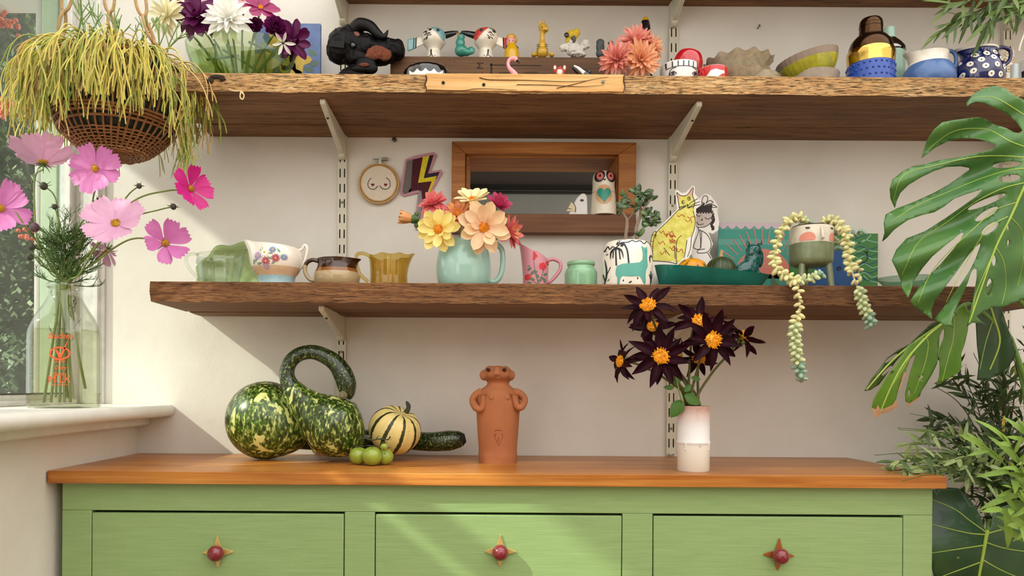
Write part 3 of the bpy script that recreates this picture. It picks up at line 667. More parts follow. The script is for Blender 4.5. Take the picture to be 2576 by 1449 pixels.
# dark star dahlias
DK = mat('black_crimson_petal', '#1c040b', .5, .25, 60, trl=.1, c2='#34081a', spec=.12); YEL = mat('golden_stamens', '#f0a818', .6, .15, 80); STG = mat('brown_green_stem', '#5b5b2c', .6, .15, 30); SEP = mat('green_sepal', '#6f8a3a', .6, .15, 40)
pk = .00099*62
DP = [petal('dk%d' % i, pk, pk*.36, [(0, .35), (.2, .75), (.45, 1), (.7, .8), (.9, .35), (1, .06)], cl, .35, DK, 9, 5, twist=tw, seed=i) for i, (cl, tw) in enumerate(((-.25, .4), (.15, -.5), (-.45, .2), (.3, .7)))]
def stamen_ball(root, c, n, r, h, mt, cnt=70, sp=.25, seed=1, nm='flower_centre'):
    a, b, n = aim(n); rr = random.Random(seed); mb = MB(); c = Vector(c)
    q = n.to_track_quat('Z', 'Y'); mb.ell(c, (r*.85, r*.85, h*.7), 12, 8, q)
    for i in range(cnt):
        u = rr.random()**.5; th = rr.random()*2*PI; d = (a*math.cos(th)+b*math.sin(th))*u; p = c+d*r*.8+n*h*.6*math.sqrt(max(0, 1-u*u))
        e = p+(d*.55+n*(.9-.4*u)).normalized()*r*sp*rr.uniform(.7, 1.3); mb.tube([p, e], [r*.07, r*.055], 4)
    return mb.build(nm, mt, root)
vase_g = 'dark dahlias in the white vase'
dd = [ # px, py, Y, normal, scale, label, count
 (1632, 772, -.47, (-.35, -.75, .55), 1.0, 'black-red dahlia highest on the left of the white vase, tilted upward', 9),
 (1756, 812, -.43, (.1, -.85, .5), .98, 'black-red dahlia at the top middle of the white vase bunch', 9),
 (1791, 857, -.49, (.1, -.97, .15), 1.05, 'black-red dahlia facing forward, in front of the top middle one', 10),
 (1662, 898, -.50, (-.1, -.97, .15), 1.05, 'large black-red dahlia facing forward at the lower left of the bunch', 11),
 (1566, 910, -.42, (-.96, -.2, .15), .78, 'black-red dahlia seen side-on, furthest left of the white vase', 8),
 (1868, 850, -.42, (.65, .1, .75), .85, 'black-red dahlia leaning away, furthest right of the white vase', 8),
 (1642, 827, -.36, (-.1, -.6, .6), .85, 'black-red dahlia half hidden behind the highest left one', 8),
 (1759, 897, -.40, (-.2, -.6, -.7), .85, 'black-red dahlia drooping under the forward-facing right one', 8),
 (1701, 900, -.36, (.6, -.3, -.3), .7, 'black-red dahlia mostly hidden behind the lower left one', 7)]
VO = O
for i, (px, py, Y, n, sc, lb, ct) in enumerate(dd):
    bx = 1726+i*4.4; base = W(bx, 1150, -.40+.012*math.sin(i*2)); c = W(px, py, Y)
    o = thing('dark_dahlia', lb, 'flower', base, vase_g); cl = c-base; n = Vector(n).normalized()
    rim = W(bx, 1020, -.40+.012*math.sin(i*2))-base; back = cl-n*.012
    mb = MB(); P = cr([Vector((0, 0, 0)), rim, rim*.45+back*.55+Vector((0, .012, .01))-n*.03*(1 if i in (4, 5) else .3), back-n*.03, back], 6); mb.tube(P, [.0036, .0033, .003, .0026], 8); mb.build('stem', STG, o)
    ring_of(o, cl, n, DP, ct, 8, .008, i*.7, sc, .2); ring_of(o, cl-n*.004, n, DP, ct-3, -18, .006, i*.9+.3, sc*.95, .2)
    stamen_ball(o, cl+n*.004, n, .0205*sc, .013*sc, YEL, 90, .3, i)
    mb = MB()
    for q in range(5):
        a, b, nn = aim(n); th = q*1.257; d = a*math.cos(th)+b*math.sin(th); mb.ell(cl-n*.009+d*.010, (.006, .0035, .003), 8, 6, d.to_track_quat('X', 'Z'))
    mb.build('sepals', SEP, o)
LEAFG = mat('dahlia_leaf_green', '#4f7a2c', .5, .2, 30, .2, 90, trl=.2)
LF = petal('dleaf', .05, .034, [(0, .1), (.15, .7), (.4, 1), (.75, .7), (1, .03)], -.25, -.12, LEAFG, 9, 6, ruffle=.03)
lg = thing('dahlia_leaf_stem', 'leafy green side shoot at the rim of the white vase', 'leaf', W(1722, 1100, -.42), vase_g); b0 = Vector(lg.location)
mb = MB(); e1, e2, e3 = W(1712, 1000, -.44)-b0, W(1708, 975, -.44)-b0, W(1718, 965, -.42)-b0
mb.tube(cr([Vector((0, 0, 0)), W(1720, 1022, -.42)-b0, e1, W(1698, 935, -.43)-b0], 5), [.003, .0015], 7)
mb.build('stem', SEP, lg)
for px, py, d, n, s_ in ((1716, 1006, (-.5, -.1, -.75), (-.2, -.95, .1), 1.0), (1722, 994, (.85, 0, -.3), (.1, -.9, .4), .95), (1696, 975, (-.9, 0, .15), (0, -.8, .6), .5), (1700, 968, (.1, 0, 1), (-.3, -.9, .1), .8), (1722, 985, (.6, 0, .7), (-.3, -.9, .2), .5), (1762, 955, (-.8, 0, .3), (.2, -.9, .3), .45)):
    d = Vector(d).normalized(); n = Vector(n); n = (n-d*n.dot(d)).normalized(); t = d.cross(n); M = Matrix(((t.x*s_, d.x*s_, n.x*s_, 0), (t.y*s_, d.y*s_, n.y*s_, 0), (t.z*s_, d.z*s_, n.z*s_, 0), (0, 0, 0, 1))); M.translation = W(px, py, -.43)-b0
    inst(LF, 'leaf', lg, M)
# ------------------------------------------------------------------ on the lower shelf
def gl(name, hexs, rough=.12, **k): return mat(name, hexs, rough, coat=.4, **k)
def handle(o, O, pts, r, mt, n=10, nm='handle', sy=0):
    mb = MB(); mb.tube(cr([O.p(*q) for q in pts], 6), r, n); return mb.build(nm, mt, o, ang=80)
def spout_fn(dirx, amt, lift, z0, z1, wid=.55, slope=0, flutes=0, fd=.03, scal=0, sn=0):
    """pulls the rim out and up towards +x (dirx=1) or -x"""
    def f(x, y, z, a, r):
        h = max(0, min(1, (z-z0)/(z1-z0))); aa = a if dirx > 0 else (a-PI)
        aa = (aa+PI) % (2*PI)-PI; g = math.exp(-(aa/wid)**2)
        s = 1+amt*g*h*h
        if flutes: s *= 1+fd*math.cos(flutes*a)*(1-.3*h)
        return x*s, y*s*(1-.15*g*h), z+lift*g*h*h+slope*dirx*x*h+scal*math.cos(sn*a)*h*h
    return f
CLEAR = glass('clear_pressed_glass', '#dfe6dc'); LEAFGL = glass('pale_green_glass', '#9fc07a'); AMBER = glass('amber_glass', '#c89a2c')
# green scalloped glass dish standing against the wall
O = PX(600, -.10, ZL); o = thing('leaf_dish', 'pale green frosted glass leaf dish with wavy rim, propped behind the creamer', 'dish', O.o)
mb = MB(); c = O.p(598, 700)
def ld(u, q):
    a = 2*PI*q; s = 1+.06*math.cos(9*a); r = u*s
    return (c.x+r*100*O.k*math.cos(a), .012-.035*u*u+.02*(r*math.sin(a)), max(c.z+r*88*O.k*math.sin(a), .0005))
mb.grid(ld, 10, 72); e = mb.build('dish', mat('pale_green_satin_glass', '#b4c78c', .25, .06, 12, coat=.4, trl=.4), o, ang=80); solidify(e, .003)
# clear glass creamer
O = PX(552, -.25, ZL, 50); o = thing('glass_creamer', 'clear ribbed glass creamer at the left end of the lower shelf', 'jug', O.o)
pr = smooth_prof([(44*O.k, 0), (46*O.k, O.z(712)), (52*O.k, O.z(680)), (55*O.k, O.z(655)), (53*O.k, O.z(642)), (56*O.k, O.z(632))], 4)
mb = MB(); mb.lathe(vessel(pr, .0035), 60, fn=spout_fn(1, .22, .012, pr[0][1]+.02, pr[-1][1], .6, .05, 12, .03)); mb.build('body', CLEAR, o, ang=70)
handle(o, O, ((500, 641), (480, 638), (468, 650), (476, 675), (496, 697), (507, 702)), .0042, CLEAR)
# floral jug
CHINA = gl('cream_china_glaze', '#eee3d6'); CHB = gl('pale_blue_band_glaze', '#a9cdd6', var=.12, vs=60); CHT = gl('tan_lustre_band', '#d9b795', var=.1, vs=40)
O = PX(695, -.26, ZL, 50); o = thing('floral_jug', 'cream china jug with painted daisies and a blue foot', 'jug', O.o)
raw = [(44, 716, 1), (45, 706, 1), (47, 690, 1), (55, 680, 2), (61, 668, 2), (64, 660, 0), (66, 645, 0), (65, 630, 0), (60, 615, 0), (56, 611, 0)]
pr = [(r*O.k, max(0, O.z(y))) for r, y, m_ in raw]; pr[0] = (pr[0][0], 0); vp = vessel(pr, .003)
mm = [1]+[m_ for _, _, m_ in raw[1:]]+[0]*40
fnj = spout_fn(-1, .42, .012, pr[6][1], pr[-1][1], .5, .10)
mb = MB(); mb.lathe(vp, 48, mats=mm[:len(vp)-1], fn=fnj); mb.build('body', [CHINA, CHB, CHT], o, ang=70)
handle(o, O, ((744, 630), (758, 628), (766, 617), (773, 625), (769, 650), (758, 672), (742, 688), (738, 698)), [.0045, .004, .0045, .0045, .004, .004], CHINA)
mp = onto(pr, O, .0011); ptm = {c_: mat('china_paint_'+n_, c_, .4) for n_, c_ in (('white', '#f3f1ea'), ('blue', '#7189b8'), ('red', '#b5495e'), ('lilac', '#b79ac6'), ('green', '#7d9a7a'), ('yellow', '#d8b45a'))}
PM = list(ptm.values()); mb = MB(); rr = random.Random(3)
for i in range(16):
    x, y = 690+rr.uniform(-38, 36), 645+rr.uniform(-17, 20); a = rr.random()*6.3; mb.flat(*fill(circ(x, y, 6, 2.2, 8, a), (), 4), mp, 4)
for x, y, r, mi in ((683, 637, 14, 0), (703, 630, 9, 1), (686, 659, 12, 2), (710, 651, 11, 2), (665, 645, 11, 3), (729, 648, 9, 1), (687, 671, 8, 3)):
    for i in range(11):
        a = 2*PI*i/11; mb.flat(*fill(circ(x+r*.55*math.cos(a), y+r*.55*math.sin(a), r*.45, r*.14, 8, a), (), 4), lambda u, v: tuple(Vector(mp(u, v))+Vector((0, -.0002, 0))), mi)
    mb.flat(*fill(circ(x, y, r*.22), (), 4), lambda u, v: tuple(Vector(mp(u, v))+Vector((0, -.0005, 0))), 5)
mb.build('painted_daisies', PM, o, smooth=False, kind='stuff')
# brown jug
O = PX(848, -.27, ZL, 48); BRN = gl('dark_brown_glaze', '#371a0c', .1); TAN = gl('tan_grey_glaze', '#ad9770', .18); AMB = gl('amber_brown_glaze', '#83501f', .14)
o = thing('stoneware_jug', 'squat stoneware jug, dark brown rim over a tan belly', 'jug', O.o)
raw = [(50, 722, 1), (55, 708, 1), (58, 692, 1), (56, 680, 1), (52, 671, 2), (49, 663, 0), (48, 652, 0), (50, 645, 0)]
pr0 = [(r*O.k, max(0, O.z(y))) for r, y, m_ in raw]; pr0[0] = (pr0[0][0], 0); vp = vessel(pr0, .004); mb = MB()
mb.lathe(vp, 44, mats=([1]+[m_ for _, _, m_ in raw[1:]]+[0]*20)[:len(vp)-1], fn=spout_fn(1, .22, .001, pr0[4][1], pr0[-1][1], .45)); mb.build('body', [BRN, TAN, AMB], o, ang=60)
mb = MB(); P = cr([O.p(*q) for q in ((803, 658), (785, 654), (770, 664), (768, 685), (780, 703), (797, 706))], 6); mb.tube(P[:14], .0055, 10, 0); mb.tube(P[13:], .0055, 10, 1); mb.build('handle', [BRN, TAN], o)
# amber creamer
O = PX(978, -.25, ZL, 45); o = thing('amber_creamer', 'ribbed amber pressed glass creamer beside the aqua mug', 'jug', O.o)
pr = smooth_prof([(44*O.k, 0), (46*O.k, O.z(712)), (45*O.k, O.z(690)), (46*O.k, O.z(665)), (48*O.k, O.z(646)), (50*O.k, O.z(637))], 4)
mb = MB(); mb.lathe(vessel(pr, .004), 72, fn=spout_fn(1, .28, .004, pr[8][1], pr[-1][1], .5, .03, 14, .035, .0022, 7)); mb.build('body', AMBER, o, ang=70)
handle(o, O, ((936, 648), (916, 638), (899, 640), (897, 660), (905, 688), (925, 708)), .0048, AMBER)
# aqua mug
AQ = gl('aqua_glaze', '#9ac0b5', .14); O = PX(1166, -.29, ZL, 56); o = thing('aqua_mug', 'large rounded aqua mug filled with yellow and pink dahlias', 'mug', O.o)
pr = smooth_prof([(52*O.k, 0), (60*O.k, O.z(714)), (67*O.k, O.z(695)), (69.5*O.k, O.z(670)), (68*O.k, O.z(645)), (62*O.k, O.z(620)), (57*O.k, O.z(605)), (56*O.k, O.z(597))], 5)
mb = MB(); mb.lathe(vessel(pr, .004), 52); mb.build('body', AQ, o, ang=70)
handle(o, O, ((1222, 622), (1245, 614), (1262, 628), (1265, 660), (1259, 692), (1246, 708), (1232, 708)), [.0075, .007, .007, .0075], AQ, 12)
# dahlias in the mug
def pmat(nm, a, b, sc=30, rough=.5): return mat(nm, a, rough, 0, sc, c2=b, trl=.22)
PY = pmat('butter_yellow_petal', '#f3dc74', '#fbe9a0'); PC = pmat('cream_petal', '#f5e3a6', '#fbf0c8'); PPch = pmat('peach_petal', '#e9b592', '#f4deab', 26); PPk = pmat('coral_pink_petal', '#d4506a', '#ee8f7c', 45); PMg = pmat('magenta_petal', '#b02c5e', '#d6527a', 45)
ORG = mat('orange_flower_eye', '#e08a12', .7, .2, 90)
wide = [(0, .25), (.2, .55), (.45, .9), (.65, 1), (.82, .85), (.94, .5), (1, .08)]
mid = [(0, .3), (.25, .7), (.5, 1), (.75, .85), (.92, .4), (1, .05)]
def pset(nm, mt, L, Wd, pf, curls=(-.1, .1, .22), cup=.16, **k): return [petal(nm+str(i), L, Wd, pf, c_, cup, mt, 8, 6, seed=i, **k) for i, c_ in enumerate(curls)]
k = O.k; sy_ = pset('yl', PY, 46*k, 25*k, wide); sp_ = pset('pc', PPch, 58*k, 32*k, wide); sc_ = pset('cr', PC, 44*k, 22*k, wide); spk = pset('pk', PPk, 34*k, 15*k, mid, (-.2, .1, .3)); smg = pset('mg', PMg, 30*k, 17*k, wide, (.1, .3, .4)); spy = pset('py', pmat('pink_yellow_petal', '#d95c78', '#f3c64e', 60), 36*k, 13*k, mid, (.05, .2))
GST = mat('fresh_green_stem', '#6f8f3e', .55, .15, 30); mug_g = 'dahlias in the aqua mug'
def mugflower(px, py, dy, n, layers, lb, eye=(.012, .007), nm='dahlia', base=None, g=mug_g, eyem=ORG, bp=(1166, 660), BY=-.29, cnt=60):
    base = W(bp[0]+(px-bp[0])*.25, bp[1], BY); c = W(px, py, BY+dy); o = thing(nm, lb, 'flower', base, g); cl = c-base; n = Vector(n).normalized()
    mb = MB(); mb.tube(cr([Vector((0, 0, 0)), Vector((cl.x*.35, cl.y*.3, cl.z*.5)), cl-n*.022, cl-n*.003], 5), [.0028, .0024], 7); mb.build('stem', GST, o)
    for (ms, ct, tl, r0, s_) in layers: ring_of(o, cl, n, ms, ct, tl, r0, R.random()*6, s_)
    if eye: stamen_ball(o, cl+n*.003, n, eye[0], eye[1], eyem, cnt, .22, int(px))
    return o, cl, n
mugflower(1103, 577, -.075, (-.15, -.98, -.05), [(sy_, 9, 2, .008, 1), (sy_, 8, 22, .007, .92), (sy_, 4, 45, .008, .6)], 'butter-yellow dahlia low at the front of the mug', (.013, .008))
mugflower(1217, 573, -.085, (.08, -.99, .0), [(sp_, 8, 2, .008, 1), (sp_, 7, 20, .008, .92), (sp_, 3, 45, .008, .55)], 'big peach dahlia with a golden eye at the front of the mug', (.015, .009))
mugflower(1189, 503, -.03, (-.05, -.5, .85), [(sc_, 8, 8, .007, 1), (sc_, 6, 30, .007, .85)], 'cream dahlia facing upward at the top of the bunch', (.012, .007))
mugflower(1090, 512, -.02, (-.2, -.75, .6), [(spk, 13, 0, .004, 1.05), (spk, 12, 25, .004, .95), (spk, 9, 48, .003, .75), (spk, 6, 68, .002, .5)], 'coral pink double dahlia at the upper left of the bunch', None)
mugflower(1152, 540, -.03, (0, -.9, .4), [(spk, 12, 8, .006, 1.05), (spy, 12, 25, .006, 1), (spy, 9, 50, .005, .6)], 'pink dahlia with yellow-tipped middle between the yellow and peach ones', (.010, .007))
mugflower(1253, 518, -.02, (.4, -.7, .55), [(smg, 9, 10, .004, 1.05), (smg, 8, 40, .004, .9), (smg, 5, 65, .003, .7)], 'magenta dahlia at the upper right of the bunch', None)
mugflower(1282, 585, -.02, (.85, -.45, .1), [(spk, 10, 0, .005, 1.15), (spk, 9, 28, .005, 1.05), (spy, 7, 52, .004, .8)], 'pink dahlia turned sideways above the mug handle', (.007, .005))
ob, cl, n = mugflower(1036, 551, -.04, (-.95, -.25, .1), [], 'half-open orange bud sticking out to the left', None, 'dahlia_bud')
bud = [petal('bud%d' % i, 34*k, 15*k, [(0, .5), (.3, 1), (.7, .9), (1, .15)], .12, .3, pmat('bud_petal', '#d99250', '#e8b07a'), 7, 5, seed=i) for i in range(2)]
ring_of(ob, cl, n, bud, 8, 72, .010, 0, 1.0, .1); ring_of(ob, cl, n, bud, 7, 82, .005, .4, .95, .1)
mb = MB(); mb.ell(cl-n*.004, (.013, .013, .011)); [mb.ell(cl-n*.012+Vector((0, .012*math.cos(q), .014*math.sin(q))), (.006, .005, .007)) for q in (0, 1.6, 3.1, 4.7)]; mb.build('calyx', mat('dark_bud_calyx', '#41602c', .55), ob)
# pink rose jug
PJ = mat('pink_satin_glaze', '#c07e8b', .35, coat=.2); O = PX(1347, -.28, ZL, 25); o = thing('rose_jug', 'slim pink jug painted with red roses', 'jug', O.o)
pr = smooth_prof([(31*O.k, 0), (31.5*O.k, O.z(712)), (32*O.k, O.z(690)), (32.5*O.k, O.z(665)), (32*O.k, O.z(648)), (32*O.k, O.z(630))], 3)
def pj(x, y, z, a, r):
    z1 = pr[-1][1]; h = max(0, (z-.03)/(z1-.03)); return x-.012*h*h*(1 if x < 0 else .15), y, z+(-x*.62)*h**2+.012*math.exp(-((a-PI)/.4)**2)*h**3
mb = MB(); mb.lathe(vessel(pr, .003), 44, fn=pj); mb.build('body', PJ, o, ang=70)
handle(o, O, ((1376, 656), (1392, 652), (1408, 660), (1410, 675), (1400, 692), (1385, 708), (1378, 710)), [.005, .005, .005, .004], PJ)
mp = onto(pr, O, .0008); RO = mat('rose_red_paint', '#c4232b', .4); RG = mat('rose_leaf_paint', '#4d6b50', .45); mb = MB()
for P in ([(1352, 715), (1343, 680), (1340, 655)], [(1352, 715), (1362, 690), (1366, 676)], [(1350, 715), (1335, 705), (1325, 698)], [(1343, 690), (1328, 680)]): v, f_ = stroke(P, 1.6); mb.flat(v, f_, mp, 1)
for x, y, a in ((1326, 668, .6), (1330, 677, -.5), (1344, 684, .4), (1336, 688, 2), (1350, 695, 1), (1362, 700, .3), (1370, 690, -.6), (1355, 706, 0), (1338, 703, .5), (1368, 705, 1.2), (1330, 712, .2), (1373, 715, -.4)): mb.flat(*fill(circ(x, y, 6, 3, 8, a), (), 4), mp, 1)
for x, y, r in ((1338, 645, 10), (1363, 670, 9), (1326, 697, 7.5), (1377, 660, 5)):
    mb.flat(*fill([(x+r*(1+.13*math.cos(5*t))*math.cos(t), y+r*(1+.13*math.cos(5*t))*math.sin(t)) for t in [i*.314 for i in range(20)]], (), 4), lambda u, v: tuple(Vector(mp(u, v))+Vector((0, -.0003, 0))), 0)
mb.build('painted_roses', [RO, RG], o, smooth=False, kind='stuff')
# jade glass jar
O = PX(1461, -.27, ZL, 35); o = thing('jade_jar', 'small opaque jade green glass jar with a wide neck', 'jar', O.o)
pr = smooth_prof([(38*O.k, 0), (40*O.k, O.z(716)), (41*O.k, O.z(690)), (40*O.k, O.z(678)), (34*O.k, O.z(669)), (33*O.k, O.z(664)), (35*O.k, O.z(662)), (35*O.k, O.z(655)), (33*O.k, O.z(653))], 3)
mb = MB(); mb.lathe(vessel(pr, .004), 44); mb.build('body', mat('jadeite_glass', '#83b18c', .15, .04, 30, coat=.4, sss=.25), o, ang=50)
# llama planter
O = PX(1577, -.29, ZL, 52); WHT = gl('off_white_glaze', '#ece5d8', .15); o = thing('llama_planter', 'off-white planter painted with a turquoise llama and black plants', 'plant pot', O.o)
pr = smooth_prof([(58*O.k, 0), (61*O.k, O.z(716)), (63*O.k, O.z(690)), (63*O.k, O.z(650)), (61*O.k, O.z(622)), (57*O.k, O.z(608)), (52*O.k, O.z(602)), (50*O.k, O.z(601))], 4)
mb = MB(); mb.lathe(vessel(pr, .005), 52); mb.build('pot', WHT, o, ang=60); mp = onto(pr, O, .0008)
z4 = lambda L: [(1480+x/4.025, 400+y/4.025) for x, y in L]
LLA = mat('turquoise_paint', '#5aa99c', .3); BLK = mat('black_paint', '#1a1c22', .35); mb = MB()
mb.flat(*fill(z4([(240, 1120), (250, 1085), (300, 1065), (400, 1060), (470, 1050), (500, 1020), (505, 960), (490, 890), (495, 875), (510, 895), (540, 893), (548, 875), (556, 920), (552, 1000), (560, 1080), (540, 1130), (535, 1180), (540, 1240), (530, 1290), (510, 1290), (500, 1230), (470, 1190), (380, 1195), (300, 1190), (280, 1220), (275, 1290), (255, 1290), (255, 1200), (238, 1170)]), (), 6), mp, 0); mb.build('painted_llama', LLA, o, smooth=False)
mb = MB(); lam = lambda L, w, tp=False: mb.flat(*stroke(z4(L), w/4.025, 4, tp), mp)
lam([(150, 920), (175, 870), (190, 905), (215, 880), (240, 895), (300, 850), (360, 845), (400, 825), (430, 840), (480, 825), (520, 855), (560, 820), (600, 850), (630, 900)], 9)
lam([(310, 850), (345, 930), (360, 1060)], 16); 
for L in ([(310, 860), (260, 830)], [(310, 870), (285, 820)], [(312, 870), (330, 815)], [(312, 870), (360, 820)], [(310, 880), (250, 850)]): lam(L+[], 34)
lam([(195, 1010), (200, 940), (240, 905), (290, 930), (310, 1010)], 22, True); lam([(240, 910), (245, 1080)], 20, True); lam([(215, 1000), (220, 930)], 14, True); lam([(270, 920), (280, 1020)], 16, True)
lam([(145, 1280), (165, 1150), (150, 1000)], 14, True); lam([(160, 1180), (195, 1090)], 10, True); lam([(155, 1230), (140, 1150)], 10, True); lam([(170, 960), (150, 900)], 20, True); lam([(150, 1270), (185, 1210)], 10, True)
lam([(590, 1040), (585, 990), (610, 965), (640, 1000)], 18, True); lam([(600, 1280), (605, 1200), (600, 1120)], 20, True); lam([(605, 1220), (580, 1160)], 14, True); lam([(605, 1220), (635, 1140)], 14, True); lam([(315, 1290), (310, 1225)], 14, True); lam([(370, 1290), (385, 1240)], 20, True); lam([(400, 1290), (365, 1250)], 16, True); lam([(440, 1290), (452, 1200)], 16, True); lam([(535, 930), (530, 940)], 6)
mb.build('painted_plants', BLK, o, smooth=False, kind='stuff')
jp = thing('jade_plant', 'small jade plant with dark fleshy leaves growing in the llama planter', 'plant', W(1577, 640, -.29)); b0 = Vector(jp.location)
mb = MB(); mb.lathe([(0, -.01), (.045, -.01), (.047, .012), (0, .014)], 24); mb.build('soil', mat('potting_soil', '#3a2b20', .95, .3, 60, .8, 90), jp)
BARK = mat('jade_trunk_bark', '#8a7762', .8, .2, 50, .4, 90); JL = mat('jade_leaf', '#2f4a22', .28, .25, 40, coat=.2); JL2 = mat('jade_leaf_pale', '#55703a', .28, .2, 40, coat=.2)
def wv(px, py, dy=0): return W(px, py, -.29+dy)-b0
br = [((1577, 640), (1574, 600), (1577, 570), (1577, 552)), ((1577, 552), (1570, 540), (1560, 530), (1556, 515)), ((1577, 555), (1590, 540), (1602, 520), (1618, 505)), ((1604, 640), (1602, 600), (1600, 575), (1610, 545)), ((1610, 545), (1625, 530), (1640, 545), (1655, 560)), ((1610, 550), (1612, 520), (1618, 490)), ((1602, 590), (1606, 585), (1615, 588)), ((1616, 530), (1630, 510), (1640, 500))]
for i, P in enumerate(br): mb = MB(); mb.tube(cr([wv(x, y, .01*(i % 3)-.01) for x, y in P], 4), [(.0052 if i in (0, 3) else .0032), (.004 if i in (0, 3) else .002)], 8); mb.build('branch', BARK, jp)
mb = MB(); mb.ell((0, 0, 0), (.0062, .0105, .0026), 10, 7); t_ = mb.build('leaf', JL, None); jm = t_.data; bpy.data.objects.remove(t_)
mb = MB(); mb.ell((0, 0, 0), (.0065, .0105, .0026), 10, 7); t_ = mb.build('leaf', JL2, None); jm2 = t_.data; bpy.data.objects.remove(t_)
rr = random.Random(5)
for cx_, cy_, n_, sp in ((1563, 520, 11, 17), (1572, 495, 5, 12), (1615, 485, 13, 20), (1632, 500, 9, 18), (1605, 515, 8, 16), (1625, 535, 12, 20), (1642, 555, 10, 17), (1620, 560, 6, 14), (1652, 545, 6, 12), (1612, 588, 4, 10), (1598, 480, 4, 10)):
    for q in range(n_):
        a = rr.random()*6.3; u = sp*rr.random()**.6; p = wv(cx_+u*math.cos(a), cy_+u*math.sin(a)*.9, rr.uniform(-.025, .025)); d = Vector((math.cos(a), rr.uniform(-.6, .4), -math.sin(a)*.8+.35)).normalized()
        n2 = Vector((rr.uniform(-.4, .4), -1, rr.uniform(.0, .9))); n2 = (n2-d*n2.dot(d)).normalized(); t = d.cross(n2); s_ = rr.uniform(.7, 1.15); M = Matrix(((t.x*s_, d.x*s_, n2.x*s_, 0), (t.y*s_, d.y*s_, n2.y*s_, 0), (t.z*s_, d.z*s_, n2.z*s_, 0), (0, 0, 0, 1))); M.translation = p
        inst(jm2 if rr.random() < .25 else jm, 'leaf', jp, M)
# teal boat dish with squashes and a glazed cat
TEAL = mat('teal_crackle_glaze', '#0b6f64', .12, .3, 14, coat=.5); O = PX(1788, -.25, ZL); o = thing('boat_dish', 'long teal glazed boat-shaped dish holding two squashes and a cat', 'dish', O.o)
mb = MB(); xa_, xb_ = (1646-1788)*O.k, (1936-1788)*O.k; zl_, zr_ = O.z(668), O.z(692)
def bd_(u, q, t=0):
    w = (math.sin(PI*min(1, u*1.15 if u < .45 else .5175+(u-.45)*.8773))**.55) if 0 < u < 1 else 0
    x = xa_+(xb_-xa_)*u; rim = zl_+(zr_-zl_)*u-.004*math.sin(PI*u); v = q*2-1
    base = .012+.004*abs(u-.5); depth = rim-(.001+t)
    s = abs(v)**2.4; x_ = x+(.016 if u < .1 else 0)*(1-s)*(1-u/.1)-(xb_-xa_)*.10*(1-s)*max(0, (u-.75)/.25)
    return (x_, v*(.062*w+.001)*(1-.28*(1-abs(v))), (.001+t)+depth*s)
mb.grid(lambda u, q: bd_(u, q), 36, 24); mb.grid(lambda u, q: tuple(Vector(bd_(u, q, .005))*1.0), 36, 24); mb.build('dish', TEAL, o, ang=80)
Zd = ZL+.006
O = PX(1740, -.25, Zd); o = thing('warty_gourd', 'small orange and green warty gourd in the teal dish', 'gourd', O.o)
mb = MB(); r0 = 37*O.k; hz = O.z(650)
def wg(u, q):
    t = PI*u; a = 2*PI*q; r = r0*math.sin(t)**.8*(1+.07*abs(math.sin(a*4)))*(1+.05*noise.noise(Vector((a*4, u*9, 2)))); return (r*math.cos(a), r*math.sin(a), hz/2*(1-math.cos(t)))
mb.grid(wg, 18, 48)
def og():
    m, nt, b = nodes('orange_green_gourd_skin'); nt.links.new(ramp(nt, tex(nt, coords(nt, (1, 1, .5)), 60, 3, .6, .4), [(.45, '#d99414'), (.56, '#cf7d12'), (.6, '#4e5a1c')]), b.inputs['Base Color']); b.inputs['Roughness'].default_value = .35; return m
mb.build('fruit', og(), o, ang=80); mb = MB(); mb.tube([(0, 0, hz*.95), (-.002, 0, hz+.009)], [.004, .002], 8); mb.build('stem', STEMB, o)
O = PX(1813, -.24, Zd); o = thing('green_squash', 'small dark green ribbed squash with a pale stem in the teal dish', 'squash', O.o)
mb = MB(); r0 = 38*O.k; hz = O.z(646)
def gs(u, q):
    t = PI*u; a = 2*PI*q; r = r0*math.sin(t)**.85*(1+.03*abs(math.sin(a*5))); return (r*math.cos(a), r*math.sin(a), hz/2*(1-math.cos(t)))
def gsm():
    m, nt, b = nodes('dark_green_squash_skin'); tc = N(nt, 'ShaderNodeTexCoord'); sp = N(nt, 'ShaderNodeSeparateXYZ'); nt.links.new(tc.outputs['Object'], sp.inputs[0]); w = mth(nt, 'ABSOLUTE', mth(nt, 'SINE', mth(nt, 'MULTIPLY', mth(nt, 'ARCTAN2', sp.outputs[1], sp.outputs[0]), 5.0)))
    nt.links.new(mixc(nt, ramp(nt, w, [(.0, (1, 1, 1)), (.12, (0, 0, 0))]), ramp(nt, tex(nt, coords(nt), 70, 3), [(.3, '#1c260f'), (.7, '#36441d')]), '#6f7a3c'), b.inputs['Base Color']); b.inputs['Roughness'].default_value = .45; return m
mb.grid(gs, 18, 60); mb.build('fruit', gsm(), o, ang=80); mb = MB(); mb.tube(cr([(0, 0, hz-.004), (.001, 0, hz+.008), (.004, 0, hz+.017)], 3), [.007, .0045, .005], 9); mb.build('stem', mat('pale_cork_stem', '#b3916b', .85, .2, 80), o)
O = PX(1885, -.24, Zd); o = thing('cat_figurine', 'glossy teal ceramic cat sitting in the teal dish', 'figurine', O.o); k = O.k
blob('body', [(O.p(1882, 678), (28*k, 24*k, 26*k)), (O.p(1868, 682), (24*k, 22*k, 20*k)), (O.p(1893, 655), (20*k, 20*k, 26*k)), (O.p(1896, 630), (20*k, 18*k, 17*k)), (O.p(1889, 637, -.012), (9*k, 8*k, 8*k)), (O.p(1904, 690), (10*k, 20*k, 8*k)), (O.p(1912, 650, .008), (8*k, 10*k, 24*k)), (O.p(1855, 690), (14*k, 18*k, 10*k))], mat('teal_majolica', '#064f4c', .12, .35, 45, .9, 60, coat=.5), o, .0022, 3, disp=(.012, .004))
